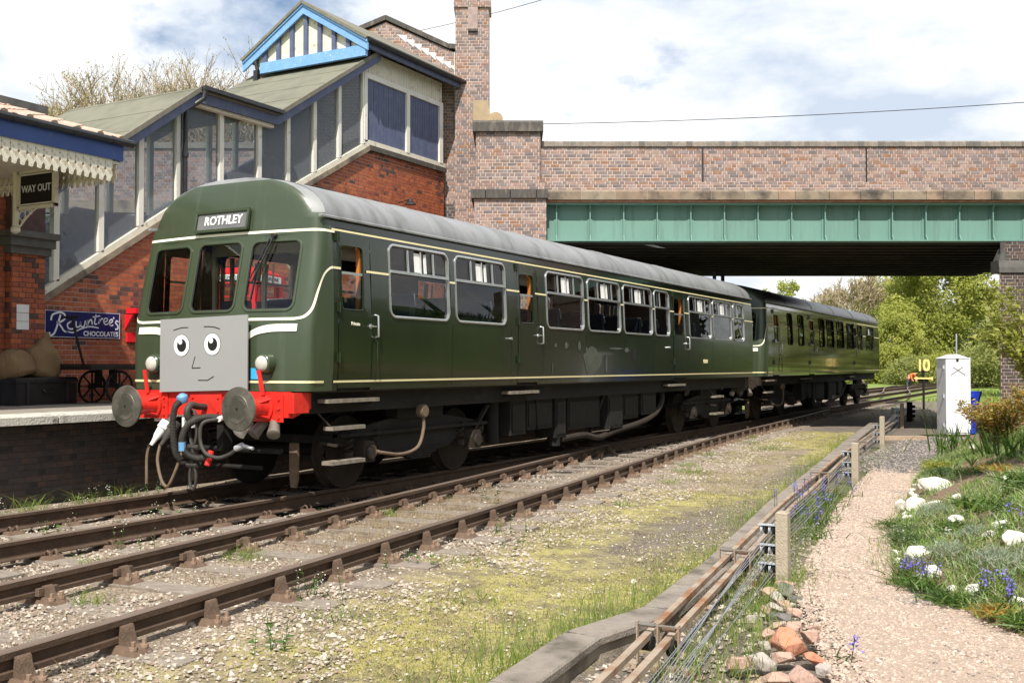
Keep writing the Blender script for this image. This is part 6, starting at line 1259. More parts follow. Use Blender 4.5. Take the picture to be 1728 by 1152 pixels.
RUB = [(6.87, -.82, .13, .06, 'p'), (6.92, -1.01, .13, .05, 'd'), (6.85, -1.22, .13, .08, 't'), (6.94, -1.34, .10, .07, 'g'), (7.08, -1.36, .09, .06, 'd'), (7.05, -1.53, .10, .06, 'p'), (7.01, -1.67, .10, .06, 'g'), (6.98, -1.77, .08, .05, 'p'), (7.12, -1.94, .14, .06, 'd'), (6.98, -2.12, .10, .07, 'g'), (7.18, -1.79, .11, .07, 'p'), (7.29, -2.24, .14, .10, 'p'), (7.15, -2.18, .10, .05, 't'), (7.16, -2.44, .11, .06, 'p'), (7.24, -2.73, .10, .06, 'g'), (7.36, -2.67, .19, .16, 'o'), (7.40, -2.95, .13, .08, 'p'), (7.44, -2.46, .11, .11, 'p'), (7.57, -2.86, .15, .07, 'o'), (7.19, -3.18, .15, .08, 'p'), (7.32, -3.11, .16, .10, 'g'), (7.61, -3.29, .18, .15, 'p'), (7.47, -3.39, .13, .08, 'p'), (7.41, -3.53, .11, .06, 't'), (7.66, -3.07, .09, .07, 'g'), (7.39, -2.14, .09, .05, 'p')]
cn = dict(p=('rubble_pink', 'pinkish'), o=('rubble_orange', 'orange-red'), d=('rubble_dark', 'dark slate-grey'), t=('rubble_tan', 'tan'), g=('rubble_grey', 'greyish'))
sml = {1: 'dark slate-grey slab just below the post-foot rubble', 4: 'dark grey stone right of the upper rubble heap', 3: 'greyish stone second row from the post', 5: 'pinkish stone in the upper middle of the heap', 6: 'greyish stone left of centre in the upper heap', 7: 'smallest pinkish stone on the upper left of the heap', 9: 'greyish stone out on the left side of the heap', 10: 'pinkish stone at the gravel edge above the slate piece', 12: 'tan stone between slate piece and orange block', 13: 'pinkish stone left above the orange block', 14: 'greyish stone left of the big orange block', 16: 'pinkish stone directly below the big orange block', 17: 'upright pinkish stone right of the big orange block', 22: 'pinkish stone low in the heap at the picture edge', 23: 'tan stone at the very bottom of the heap', 24: 'greyish stone at the lower right of the heap', 25: 'small pinkish stone at the gravel edge, right of the heap'}
big = {15: 'largest orange-red rubble block in the heap beside the path', 21: 'largest pinkish rubble block at the bottom edge by the path', 18: 'small flat orange-red rubble slab right of the big orange block', 0: 'flat pinkish rubble piece against the foot of the nearest concrete post', 8: 'largest dark slate-grey piece in the rubble heap', 2: 'tan rubble piece nearest the foot of the concrete post', 20: 'largest greyish rubble piece low in the heap', 11: 'pinkish rubble block just above the big orange one', 19: 'leftmost pinkish rubble piece, out by the signal wires'}
big.update(sml)
for k, (x, y, w_, h, c) in enumerate(RUB):
    o = stone('rubble_stone', x, y, -.205 + h * .28, w_ * 1.14, h * .85, cn[c][0], k)
    tag(o, big.get(k, f'small {cn[c][1]} rubble stone in the heap left of the gravel path'), 'stone', f'small {cn[c][1]} stones of the rubble heap' if k not in big else 'rubble heap')
ROCKS = [(7.32, 5.03, .45, .19), (7.09, 5.65, .2, .17), (7.02, 4.09, .14, .21), (7.25, 3.52, .24, .24), (7.47, 3.23, .2, .12), (7.88, 1.57, .14, .12), (7.74, 3.15, .14, .1), (7.87, .96, .07, .12), (7.7, .29, .2, .17), (7.89, -.24, .14, .12), (8.24, -.87, .15, .13), (8.08, -.66, .08, .05), (8.33, .55, .14, .1), (8.46, -.01, .17, .12), (8.26, .29, .11, .08), (8.25, 3.26, .19, .06), (8.2, 2.64, .07, .06), (7.3, 2.85, .11, .06), (8.54, -1.28, .11, .09), (7.96, 2.31, .06, .06)]
rl = {4: 'white rock right of the big rounded one', 5: 'white rock beside the broad green leaves, mid bed', 6: 'small white rock right below the longest flat one', 7: 'thin upright white rock amid the silvery plants', 11: 'smallest white rock between the lower bluebells', 12: 'white rock among bluebells near the right edge', 14: 'white rock left of the large right-edge one', 16: 'small white rock on bare soil below the flat one', 17: 'low flat white rock under the big rounded one', 19: 'tiny white rock in the middle of the bed', 0: 'longest flat white rock at the top of the rockery', 1: 'white rock touching the left end of the longest flat one', 2: 'upright narrow white rock at the path edge', 3: 'big rounded white rock at the left rockery corner', 8: 'big white rock at the path edge behind the lower bluebells', 9: 'white rock behind the middle bluebell clump', 10: 'tilted white rock beside the lower bluebells on the right', 13: 'large white rock near the right edge of the picture', 15: 'thin flat white rock below the red tulip', 18: 'lowest white rock, half under leaves at the right edge'}
for k, (x, y, w_, h) in enumerate(ROCKS):
    o = stone('rockery_stone', x, y, gh(x, y) + h * .10, w_ * 1.08, h * 1.1, 'white_rock', k + 50, dp=.75, blocky=.8); tag(o, rl.get(k, 'small white rock half hidden among the rockery plants'), 'rock', 'white rockery stones' if k in rl else 'small white rocks among the plants')
for k in range(16):
    y = -.2 + k * .52 + random.uniform(-.12, .12); x = float(np.interp(y, EY, EX)) + random.uniform(.03, .14); w_ = random.uniform(.07, .15)
    o = stone('rockery_stone', x, y, gh(x, y) + .01, w_, w_ * .7, 'white_rock', k + 150, dp=.8, blocky=.8); tag(o, 'small off-white stone in the row edging the garden along the path', 'rock', 'small edging stones along the garden')
# ================================================================= plants
class PL:
    """leaf / blade soup"""
    def __init__(s): s.m = MB()
    def blade(s, p, d, l, w_, bend=.5, n=3, r=None):
        p = np.array(p, float); d = np.array(d, float); d /= np.linalg.norm(d); side = np.cross(d, (random.gauss(0, 1), random.gauss(0, 1), .2)); side /= np.linalg.norm(side) + 1e-9; h = V3(d[0], d[1], 0)
        V = []
        for i in range(n + 1):
            t = i / n; c = p + d * l * t + h * bend * l * t * t * .6 - V3(0, 0, bend * l * t * t * .45); ww = w_ * (1 - t) ** .6
            V += [c - side * ww / 2, c + side * ww / 2] if i < n else [c]
        F = [(2 * i, 2 * i + 1, 2 * i + 3, 2 * i + 2) for i in range(n - 1)] + [(2 * n - 2, 2 * n - 1, 2 * n)]
        s.m.add(V, F, 0, r)
    def leaf(s, p, d, l, w_, r=None, fold=.15):
        p = np.array(p, float); d = np.array(d, float); d /= np.linalg.norm(d) + 1e-9; side = np.cross(d, (random.gauss(0, .5), random.gauss(0, .5), 1)); side /= np.linalg.norm(side) + 1e-9; u = np.cross(side, d)
        s.m.add([p, p + d * l * .45 + side * w_ / 2 + u * fold * w_, p + d * l, p + d * l * .45 - side * w_ / 2 + u * fold * w_], [(0, 1, 2), (0, 2, 3)], 0, r)
def rdir(up=.6, sp=1.): v = V3(random.gauss(0, sp), random.gauss(0, sp), abs(random.gauss(up, .4)) + .15); return v / np.linalg.norm(v)
def plant(name, label, cat_, x, y, parts, group=None, z=None):
    t = thing(name, label, cat_, (x, y, gh(x, y) if z is None else z), 0, group)
    for nm, mb, mt in parts: mb.build(nm, mt, t, local=True, kind='stuff' if nm in ('stems', 'flowers', 'leaves', 'foliage') else None)
    return t
def bluebells(x, y, label, n=5, h=.24, spread=.1, z=None):
    L_ = PL(); F = PL(); S = MB()
    for i in range(n * 7): p = V3(random.gauss(0, spread), random.gauss(0, spread), -.01); L_.blade(p, rdir(.9, .6), random.uniform(.5, .95) * h, .013, .9, 4)
    for i in range(n):
        p = V3(random.gauss(0, spread), random.gauss(0, spread), 0); tp = p + V3(random.gauss(0, .03), random.gauss(0, .03), h * random.uniform(.8, 1.15)); S.tube([p, tp], .003, 4)
        for q in range(11 if n > 1 else 24): c = tp - V3(0, 0, (.008 if n > 1 else .004) * q) + V3(random.gauss(0, .012), random.gauss(0, .012), 0); F.leaf(c, (random.gauss(0, 1), random.gauss(0, 1), -.5), .026, .017)
    plant('bluebell_clump', label, 'bluebells', x, y, [('leaves', L_.m, 'leaf_green'), ('stems', S, 'leaf_green'), ('flowers', F.m, 'petal_blue')], 'bluebell clumps', z)
for a in ((6.05, 3.56, 'bluebells beyond the nearest post, left middle of the row by the path', 7), (6.02, 4.3, 'bluebells farthest but one in the row left of the path', 6), (5.95, 5.0, 'farthest bluebells in the row left of the path', 6), (6.45, 1.6, 'bluebells just behind the nearest concrete post', 7), (6.28, 2.62, 'bluebells between the rods and path, densest blue patch', 10)):
    bluebells(*a[:3], n=a[3], h=.30, spread=.15, z=-.2)
for a in ((7.66, -.10, 'tall bluebells at the rockery corner by the path', 6), (7.83, -.35, 'bluebells in front of the white rock at the path edge', 7), (8.33, -.93, 'bluebells beside the tilted white rock', 6), (8.52, -1.26, 'bluebells at the lower right edge of the garden', 5), (7.66, -2.78, 'single blue flower spike among the rubble stones', 1), (8.45, .35, 'bluebells between white rocks at the far right', 3)):
    bluebells(*a[:3], n=a[3], h=.17, spread=.06)
def silver(x, y, r_, label):
    L_ = PL()
    for i in range(420):
        p = V3(random.gauss(0, r_ * .45), random.gauss(0, r_ * .45), 0); p[2] = max(0, r_ * .55 * (1 - (p[0] ** 2 + p[1] ** 2) / (r_ * r_))) * random.uniform(.3, 1); L_.blade(p, rdir(.8, .7), random.uniform(.04, .09), .005, .2, 2)
    plant('lavender_bush', label, 'shrub', x, y, [('foliage', L_.m, 'leaf_silver')], 'silvery lavender bushes')
for a in ((7.99, .0, .26, 'silvery grey bush beside the big white rock at the path edge'), (8.51, -.62, .30, 'silvery grey bush at the right edge above the bluebells'), (7.62, 2.4, .22, 'pale silvery cushion plant below the long flat rock'), (8.14, .45, .15, 'small silvery tuft between two rocks'), (8.33, -.30, .2, 'silvery bush just left of the right-edge bush')): silver(*a)
def cushion(x, y, r_, label, n=260, mt='leaf_green', h=.16, lw=.014, ll=.07):
    L_ = PL()
    for i in range(n):
        p = V3(random.gauss(0, r_ * .5), random.gauss(0, r_ * .5), random.uniform(0, h * .5)); L_.blade(p, rdir(.7, .8), random.uniform(.6, 1.3) * ll, lw, .7, 3)
    plant('leafy_plant', label, 'plant', x, y, [('foliage', L_.m, mt)], 'low leafy garden plants')
for a in ((7.55, .95, .2, 'feathery green plant at the path edge above the big white rock', 420, 'leaf_dark', .2, .006, .08), (7.42, 1.6, .22, 'feathery green mound behind the rockery corner', 420, 'leaf_dark', .2, .006, .09), (7.88, -.62, .14, 'strappy green leaves at the front corner of the bed', 170, 'leaf_green', .1, .014, .12), (8.14, -1.05, .13, 'strappy green leaves below the tilted rock', 150, 'leaf_green', .1, .014, .12), (8.44, -1.42, .13, 'reddish green leaves along the lower garden edge', 150, 'leaf_orange', .1, .016, .1), (8.6, -1.62, .12, 'strappy leaves where the garden edge leaves the picture', 140, 'leaf_green', .1, .015, .12), (8.0, -.86, .1, 'small dark leafy plant on the path edge', 110, 'leaf_dark', .1, .014, .08), (7.72, -.42, .1, 'strappy leaves under the corner bluebells', 130, 'leaf_green', .08, .012, .12), (7.95, 1.0, .16, 'bushy green plant amid the rockery', 200, 'leaf_green', .14, .014, .08), (8.05, 1.9, .18, 'broad green tulip leaves in the middle of the bed', 60, 'leaf_green', .1, .035, .2), (7.2, 6.4, .2, 'green plant at the far path edge', 260, 'leaf_dark', .2, .012, .12), (7.05, 7.6, .25, 'yellow-green plant at the far end of the rockery', 300, 'leaf_yellow', .22, .014, .14), (8.3, 1.3, .2, 'mixed green plant right of the broad leaves', 240, 'leaf_green', .16, .012, .1), (7.15, 2.5, .16, 'grassy plant at the left edge of the bed', 220, 'leaf_green', .14, .008, .12), (8.05, 4.6, .25, 'brownish low plant on the bare soil', 160, 'leaf_orange', .12, .014, .1), (7.7, 5.2, .2, 'sparse green plant behind the longest flat rock', 140, 'leaf_dark', .14, .012, .1), (8.5, 2.2, .25, 'leafy green plant at the right edge below the red tulip', 260, 'leaf_green', .2, .016, .13)): cushion(*a[:4], n=a[4], mt=a[5], h=a[6], lw=a[7], ll=a[8])
def iris(x, y, label, n=40, h=.7, sp=.16):
    L_ = PL()
    for i in range(n): L_.blade((random.gauss(0, sp), random.gauss(0, sp), 0), rdir(1.6, .45), random.uniform(.6, 1.1) * h, .035, random.uniform(.1, .7), 4)
    plant('iris_clump', label, 'plant', x, y, [('leaves', L_.m, 'leaf_green')], 'upright sword-leaved clumps')
iris(6.85, 11.2, 'sword-leaved green clump at the foot of the white cabinet', 60, .75, .2); iris(8.15, 5.9, 'sword-leaved clump at the right edge beside the orange shrub', 50, .55, .16)
def shrub(x, y, r_, h, label, mt, n, ll, lw, stems=14, lean=(0, 0)):
    L_ = PL(); S = MB(); per = n // stems
    for i in range(stems):
        a = random.random() * 6.28; e = random.random() ** .6 * r_; tip = V3(e * math.cos(a) + lean[0], e * math.sin(a) + lean[1], h * random.uniform(.55, 1.05)); b = V3(random.gauss(0, .06), random.gauss(0, .06), 0)
        P = cat([b, b * .6 + tip * .4 + V3(0, 0, .12 * h), tip], 6); S.tube(P, np.linspace(.012, .004, len(P)), 4)
        for k in range(per):
            t = .25 + .75 * random.random() ** .7; q = P[min(len(P) - 1, int(t * (len(P) - 1)))] + np.random.normal(0, .03 + .02 * r_, 3); L_.leaf(q, rdir(.2, 1.) + V3(0, 0, -.2), ll * random.uniform(.6, 1.2), lw * random.uniform(.7, 1.2))
    return plant('garden_shrub', label, 'shrub', x, y, [('stems', S, 'twig'), ('leaves', L_.m, mt)], 'garden shrubs')
np.random.seed(5)
shrub(7.75, 8.3, .62, .75, 'orange and green leaved shrub in front of the blue bin', 'leaf_orange', 4200, .075, .032, 40)
shrub(8.5, 7.2, .55, .8, 'orange-tipped shrub at the right edge above the red tulip', 'leaf_orange', 3400, .075, .032, 34)
shrub(8.70, 4.4, .62, 2.0, 'tall arching yellow-green shrub overhanging from the right edge', 'leaf_yellow', 5200, .10, .042, 34, (-.28, 0))
shrub(8.55, 9.2, .5, 1.2, 'loose yellow-green shrub before the brick abutment', 'leaf_yellow', 1500, .08, .034, 20)
def tulip(x, y, mt, label, h=.22):
    F = PL(); S = MB(); L_ = PL(); S.tube([(0, 0, 0), (0, 0, h)], .006, 5)
    for q in range(7): a = q * .9; m_ = F.m; c = V3(0, 0, h); o_ = V3(math.cos(a), math.sin(a), 0); s_ = V3(-math.sin(a), math.cos(a), 0); m_.add([c, c + o_ * .032 + s_ * .022 + V3(0, 0, .02), c + o_ * .026 + V3(0, 0, .075), c + o_ * .032 - s_ * .022 + V3(0, 0, .02)], [(0, 1, 2, 3)])
    for q in range(5): L_.blade((0, 0, 0), rdir(1.2, .5), .2, .04, .5, 4)
    plant('tulip', label, 'tulip', x, y, [('stem', S, 'leaf_green'), ('leaves', L_.m, 'leaf_green'), ('petals', F.m, mt)])
tulip(7.56, 6.68, 'petal_white', 'single cream white tulip in front of the orange shrub'); tulip(8.36, 4.4, 'petal_red', 'red tulip at the right edge of the garden', .26)
# ================================================================= things by the bridge
def at(px, py, D): return BW((px - 864) / 1770 * D, D, 1.53 + (616.5 - py) / 1770 * D)
cb = thing('equipment_cabinet', 'tall white lineside equipment cabinet with crossed handles', 'cabinet', tuple(BW(10.70, 25.3, -.2)))
CC = lambda u, D, z: BW(u, D, z)
m = MB(); ubox(m, 10.42, 10.98, 25.2, 25.75, -.12, 1.70); m.prism([CC(10.42, 25.2, 1.70), CC(10.98, 25.2, 1.70), CC(10.98, 25.2, 1.70), CC(10.70, 25.2, 1.79)], FV * .55) if False else m.prism([CC(10.40, 25.18, 1.702), CC(11.0, 25.18, 1.702), CC(10.70, 25.18, 1.80)], FV * .6); m.build('case', 'cabinet_white', cb)
m = MB(); ubox(m, 10.45, 10.95, 25.182, 25.198, -.08, 1.66); dr_ = m.build('door', 'cabinet_white', cb)
m = MB()
for a, b in (((10.55, 1.32), (10.82, 1.50)), ((10.85, 1.32), (10.58, 1.50))): m.bar(CC(a[0], 25.17, a[1]), CC(b[0], 25.17, b[1]), .008, .008, up=FV)
for (u0, z0) in ((10.545, 1.28), (10.855, 1.28)): m.bar(CC(u0, 25.17, z0), CC(u0, 25.17, z0 + .05), .008, .008, up=FV)
m.build('handle', 'steel_worn', dr_)
m = MB(); ubox(m, 10.66, 10.72, 25.175, 25.182, 1.62, 1.69); m.build('plate', 'ink_black', dr_)
for z in (.05, .75, 1.45):
    for u in (10.405, 10.995): m = MB(); ubox(m, u - .02, u + .02, 25.3, 25.36, z, z + .08); m.build('hinge', 'galv', cb)
m = MB(); ubox(m, 10.981, 11.03, 25.25, 25.7, .0, 1.72); m.build('side_conduit', 'cabinet_white', cb); m = MB(); ubox(m, 10.45, 10.95, 25.25, 25.7, -.3, -.121); m.build('plinth', 'concrete', cb)
p = at(1614, 600, 27.5); tag(MB().cyl((p[0], p[1], -.3), (p[0], p[1], at(1614, 563, 27.5)[2]), .022, n=8).build('metal_pole', 'galv'), 'thin grey metal pole rising behind the white cabinet', 'pole')
bn = thing('blue_bin', 'blue plastic bin tucked behind the white cabinet', 'bin', tuple(BW(12.0, 27.6, -.25)))
for k in range(1):
    c = BW(12.02, 27.7, 0); m = MB(); pr = [(.20, -.25), (.26, .55), (.33, .85)]
    V = []; 
    for h_, z in pr: V += [c + V3(sx * h_, sy * h_, z) for sx, sy in ((-1, -1), (1, -1), (1, 1), (-1, 1))]
    V += [c + V3(sx * .27, sy * .27, .84) for sx, sy in ((-1, -1), (1, -1), (1, 1), (-1, 1))] + [c + V3(sx * .2, sy * .2, .1) for sx, sy in ((-1, -1), (1, -1), (1, 1), (-1, 1))]
    F = [(3, 2, 1, 0)] + [(r_ * 4 + i, r_ * 4 + (i + 1) % 4, r_ * 4 + 4 + (i + 1) % 4, r_ * 4 + 4 + i) for r_ in range(4) for i in range(4)] + [(16, 17, 18, 19)]; m.add(V, F); m.build('tub', 'bin_blue', bn)
m = MB(); m.obox(c + V3(.0, -.31, .75), (1, 0, 0), (0, 1, 0), (0, 0, 1), (.2, .03, .05)); m.build('rim', 'bin_blue', bn)
# speed restriction sign
D = 42.; sg = thing('speed_sign', 'cut-out speed restriction sign reading 10 with yellow arrow on post', 'sign', tuple(BW((1558 - 864) / 1770 * D, D, -.2)))
u0 = (1558 - 864) / 1770 * D; zz = lambda py: 1.53 + (616.5 - py) / 1770 * D
m = MB(); m.cyl(BW(u0, D, -.3), BW(u0, D, zz(626)), .045, n=8); ubox(m, u0 - .22, u0 + .22, D - .03, D + .03, zz(628), zz(624)); ubox(m, u0 - .2, u0 + .2, D + .01, D + .04, zz(647), zz(639)); m.build('post', 'frame_black', sg)
o_ = V3(*BW(u0, D, -.2))
m = MB(); ubox(m, u0 - .20, u0 - .12, D - .06, D - .02, zz(626), zz(606)); m.build('digit', 'sign_yellow', sg)
m = MB(); cz_ = (zz(626) + zz(606)) / 2; hz = (zz(606) - zz(626)) / 2; n = 24
outl = [(u0 + .10 + .14 * math.copysign(abs(math.cos(t)) ** .7, math.cos(t)), cz_ + hz * math.copysign(abs(math.sin(t)) ** .7, math.sin(t))) for t in np.linspace(0, 2 * math.pi, n, endpoint=False)]; inn = [(u0 + .10 + .055 * math.cos(t), cz_ + (hz - .09) * math.sin(t)) for t in np.linspace(0, 2 * math.pi, n, endpoint=False)]
V = [BW(a, D - .06, b) for a, b in outl] + [BW(a, D - .06, b) for a, b in inn] + [BW(a, D - .02, b) for a, b in outl] + [BW(a, D - .02, b) for a, b in inn]; F = []
for i in range(n): j = (i + 1) % n; F += [(i, j, n + j, n + i), (2 * n + i, 3 * n + i, 3 * n + j, 2 * n + j), (i, 2 * n + i, 2 * n + j, j), (n + i, n + j, 3 * n + j, 3 * n + i)]
m.add(V, F); m.build('digit', 'sign_yellow', sg)
m = MB(); za = zz(638); m.prism([BW(u0 - .42, D - .05, za), BW(u0 - .26, D - .05, za - .07), BW(u0 - .26, D - .05, za - .03), BW(u0 + .28, D - .05, za - .04), BW(u0 + .36, D - .05, za - .09), BW(u0 + .36, D - .05, za + .06), BW(u0 + .28, D - .05, za + .03), BW(u0 - .26, D - .05, za + .03), BW(u0 - .26, D - .05, za + .07)], FV * .03); m.build('arrow', 'sign_yellow', sg)
# point machine boxes and stubby post by the turnout
D = 38.; c = BW((1522 - 864) / 1770 * D, D, 0); gp = thing('ground_frame', 'small white lineside box with rods near the turnout', 'box', (c[0], c[1], -.2)); m = MB(); ubox(m, (1508 - 864) / 1770 * D, (1530 - 864) / 1770 * D, D, D + .3, -.2, .0); m.build('box', 'vent_white', gp); m = MB(); ubox(m, (1512 - 864) / 1770 * D, (1526 - 864) / 1770 * D, D - .1, D, -.15, -.05); m.build('cover', 'galv', gp)
D = 34.; c = BW((1534 - 864) / 1770 * D, D, 0); sp_ = thing('timber_post', 'short dark timber post with iron pulleys in the bridge shade', 'post', (c[0], c[1], -.2)); m = MB(); m.obox((c[0], c[1], .0), A_, FV, (0, 0, 1), (.07, .07, .35)); m.build('shaft', 'frame_black', sp_)
for z in (-.1, .05, .2): q = c + RV * .12; MB().lathe((q[0], q[1], z), RV, [(-.03, .05), (.05, .05)], 10).build('pulley', 'frame_black', sp_)
D = 24.4; tag(MB().obox(BW((1515 - 864) / 1770 * D, D, -.15), A_, FV, (0, 0, 1), (.62, .10, .045)).build('timber_sleeper', 'rubble_tan'), 'pale timber laid across the path before the cabinet', 'timber')
for k, (p0, p1, lb) in enumerate((((1690, 690, 26), (1660, 735, 24.5), 'broken pale timber leaning in the shade by the abutment'), ((1663, 685, 25.5), (1672, 720, 25), 'short upright timber stake by the abutment'))):
    tag(MB().bar(at(*p0), at(*p1), .12 - .05 * k, .12 - .05 * k).build('timber_offcut', 'timber_old'), lb, 'timber')
# bending track worker, far away
def person():
    D = 82.; b = at(1533, 653, D); gz = -.33
    me = bpy.data.meshes.new('person')
    J = dict(pel=(0, 0, .86), ch=(-.32, 0, 1.18), nk=(-.48, 0, 1.24), hd=(-.60, 0, 1.20), hd2=(-.66, 0, 1.12), kl=(.05, .12, .48), fl=(.02, .14, .05), tl=(-.16, .15, .03), kr=(-.02, -.12, .46), fr=(.12, -.14, .05), tr=(-.06, -.15, .03), sl=(-.36, .18, 1.16), el=(-.44, .22, .86), hl=(-.58, .16, .60), sr=(-.36, -.18, 1.16), er=(-.46, -.22, .86), hr=(-.60, -.14, .58))
    ks = list(J); E_ = [('pel', 'ch'), ('ch', 'nk'), ('nk', 'hd'), ('hd', 'hd2'), ('pel', 'kl'), ('kl', 'fl'), ('fl', 'tl'), ('pel', 'kr'), ('kr', 'fr'), ('fr', 'tr'), ('ch', 'sl'), ('sl', 'el'), ('el', 'hl'), ('ch', 'sr'), ('sr', 'er'), ('er', 'hr')]
    me.from_pydata([J[k] for k in ks], [(ks.index(a), ks.index(c)) for a, c in E_], [])
    o = bpy.data.objects.new('person', me); COL.objects.link(o); md = o.modifiers.new('skin', 'SKIN'); sv = me.skin_vertices[0].data
    rad = dict(pel=.17, ch=.19, nk=.07, hd=.10, hd2=.09, kl=.085, fl=.05, tl=.045, kr=.085, fr=.05, tr=.045, sl=.08, el=.055, hl=.045, sr=.08, er=.055, hr=.045)
    for i, k in enumerate(ks): sv[i].radius = (rad[k], rad[k])
    sv[0].use_root = True; o.modifiers.new('sub', 'SUBSURF').levels = 1
    dg = bpy.context.evaluated_depsgraph_get(); m2 = bpy.data.meshes.new_from_object(o.evaluated_get(dg)); bpy.data.objects.remove(o)
    for q in ('hivis', 'trouser', 'skin', 'ink_white'): m2.materials.append(MATS[q])
    for p in m2.polygons:
        c = p.center; p.material_index = 1 if c.z < .80 and c.x > -.3 else 2 if c.x < -.53 or (c.z < .66 and c.x < -.4) else 3 if -.22 < c.x < -.14 else 0; p.use_smooth = True
    o = bpy.data.objects.new('person', m2); COL.objects.link(o); o.location = (b[0], b[1], gz); o.rotation_euler = (0, 0, R(150))
    tag(o, 'track worker in orange high-visibility jacket bending over the far rails', 'person')
person()
# overhead telephone wires
def wire(p, q, sag, lb):
    a = at(*p); b = at(*q); P = [a + (b - a) * t - V3(0, 0, sag * 4 * t * (1 - t)) for t in np.linspace(0, 1, 24)]; tag(MB().tube(P, .013, 4).build('overhead_wire', 'ink_black'), lb, 'wire')
wire((880, 208, 40), (1900, 158, 36), .18, 'overhead wire above the bridge parapet, right half of the sky'); wire((-80, 158, 48), (330, 205, 44), .1, 'overhead wire before the bare tree at far left'); wire((640, 62, 44), (960, -18, 44), .12, 'overhead wire crossing behind the tall brick pillar')
# ================================================================= trees
def bare_tree(name, label, x, y, h, spread, seed, depth=6, group=None, tw=.02, buds=True, br=(2, 3, 3)):
    rnd = random.Random(seed); t = thing(name, label, 'tree', (x, y, -.3), 0, group); T = MB(); S = MB(); Bd = PL()
    def grow(p, d, l, r_, k):
        n = 3; P = [p]; q = p
        for i in range(n): d = d + V3(rnd.gauss(0, .12), rnd.gauss(0, .12), rnd.gauss(.05, .06)); d /= np.linalg.norm(d); q = q + d * l / n; P.append(q)
        (T if k > depth - 2 else S).tube(P, np.linspace(r_, r_ * .65, n + 1), 6 if k > depth - 2 else 3, cap=False)
        if k == 0:
            if buds:
                for _ in range(3): Bd.leaf(P[rnd.randint(1, n)] + np.array([rnd.gauss(0, .04) for _ in range(3)]), (rnd.gauss(0, 1), rnd.gauss(0, 1), 1), .11, .05)
            return
        for c in range(rnd.choice(br) if k < depth else 5):
            f = rnd.uniform(.35, 1.); at_ = P[min(n, 1 + int(f * n))]; a = rnd.random() * 6.28; sp = rnd.uniform(.35, .75) * spread; nd = d + V3(math.cos(a) * sp, math.sin(a) * sp, rnd.uniform(-.05, .25)); grow(at_, nd / np.linalg.norm(nd), l * rnd.uniform(.62, .85), max(tw, r_ * .6), k - 1)
    grow(V3(0, 0, 0), V3(0, 0, 1), h * .27, h * .022, depth)
    k_ = h / max(p[2] for p in S.v + T.v)
    for q in (T, S, Bd.m): q.v = [(a * k_, b * k_, c * k_) for a, b, c in q.v]
    T.build('trunk', 'bark', t, local=True); S.build('twigs', 'twig', t, local=True)
    if Bd.m.f: Bd.m.build('buds', 'bud', t, local=True)
bx = BW((262 - 864) / 1770 * 50, 50, 0); bare_tree('bare_tree', 'leafless budding tree rising behind the stairway roof', bx[0], bx[1], 18.4, 1.15, 11, 7, tw=.011, br=(3, 3, 4))
bx = BW((290 - 864) / 1770 * 56, 56, 0); bare_tree('bare_tree', 'second leafless tree tangled behind the stairway roof, farther right', bx[0] + .6, bx[1] + 2, 18.4, 1.1, 23, 7, tw=.012, br=(3, 3, 4))
bx = BW((1455 - 864) / 1770 * 95, 95, 0); bare_tree('bare_tree', 'leafless grey tree beyond the rear railcar roof', bx[0], bx[1], 10.6, 1.3, 5, 7, tw=.03)
bx = BW((852 - 864) / 1770 * 60, 60, 0); bare_tree('bare_tree', 'thin bare twigs poking above the stone cap', bx[0], bx[1], 16.6, .55, 9, 4, tw=.012)
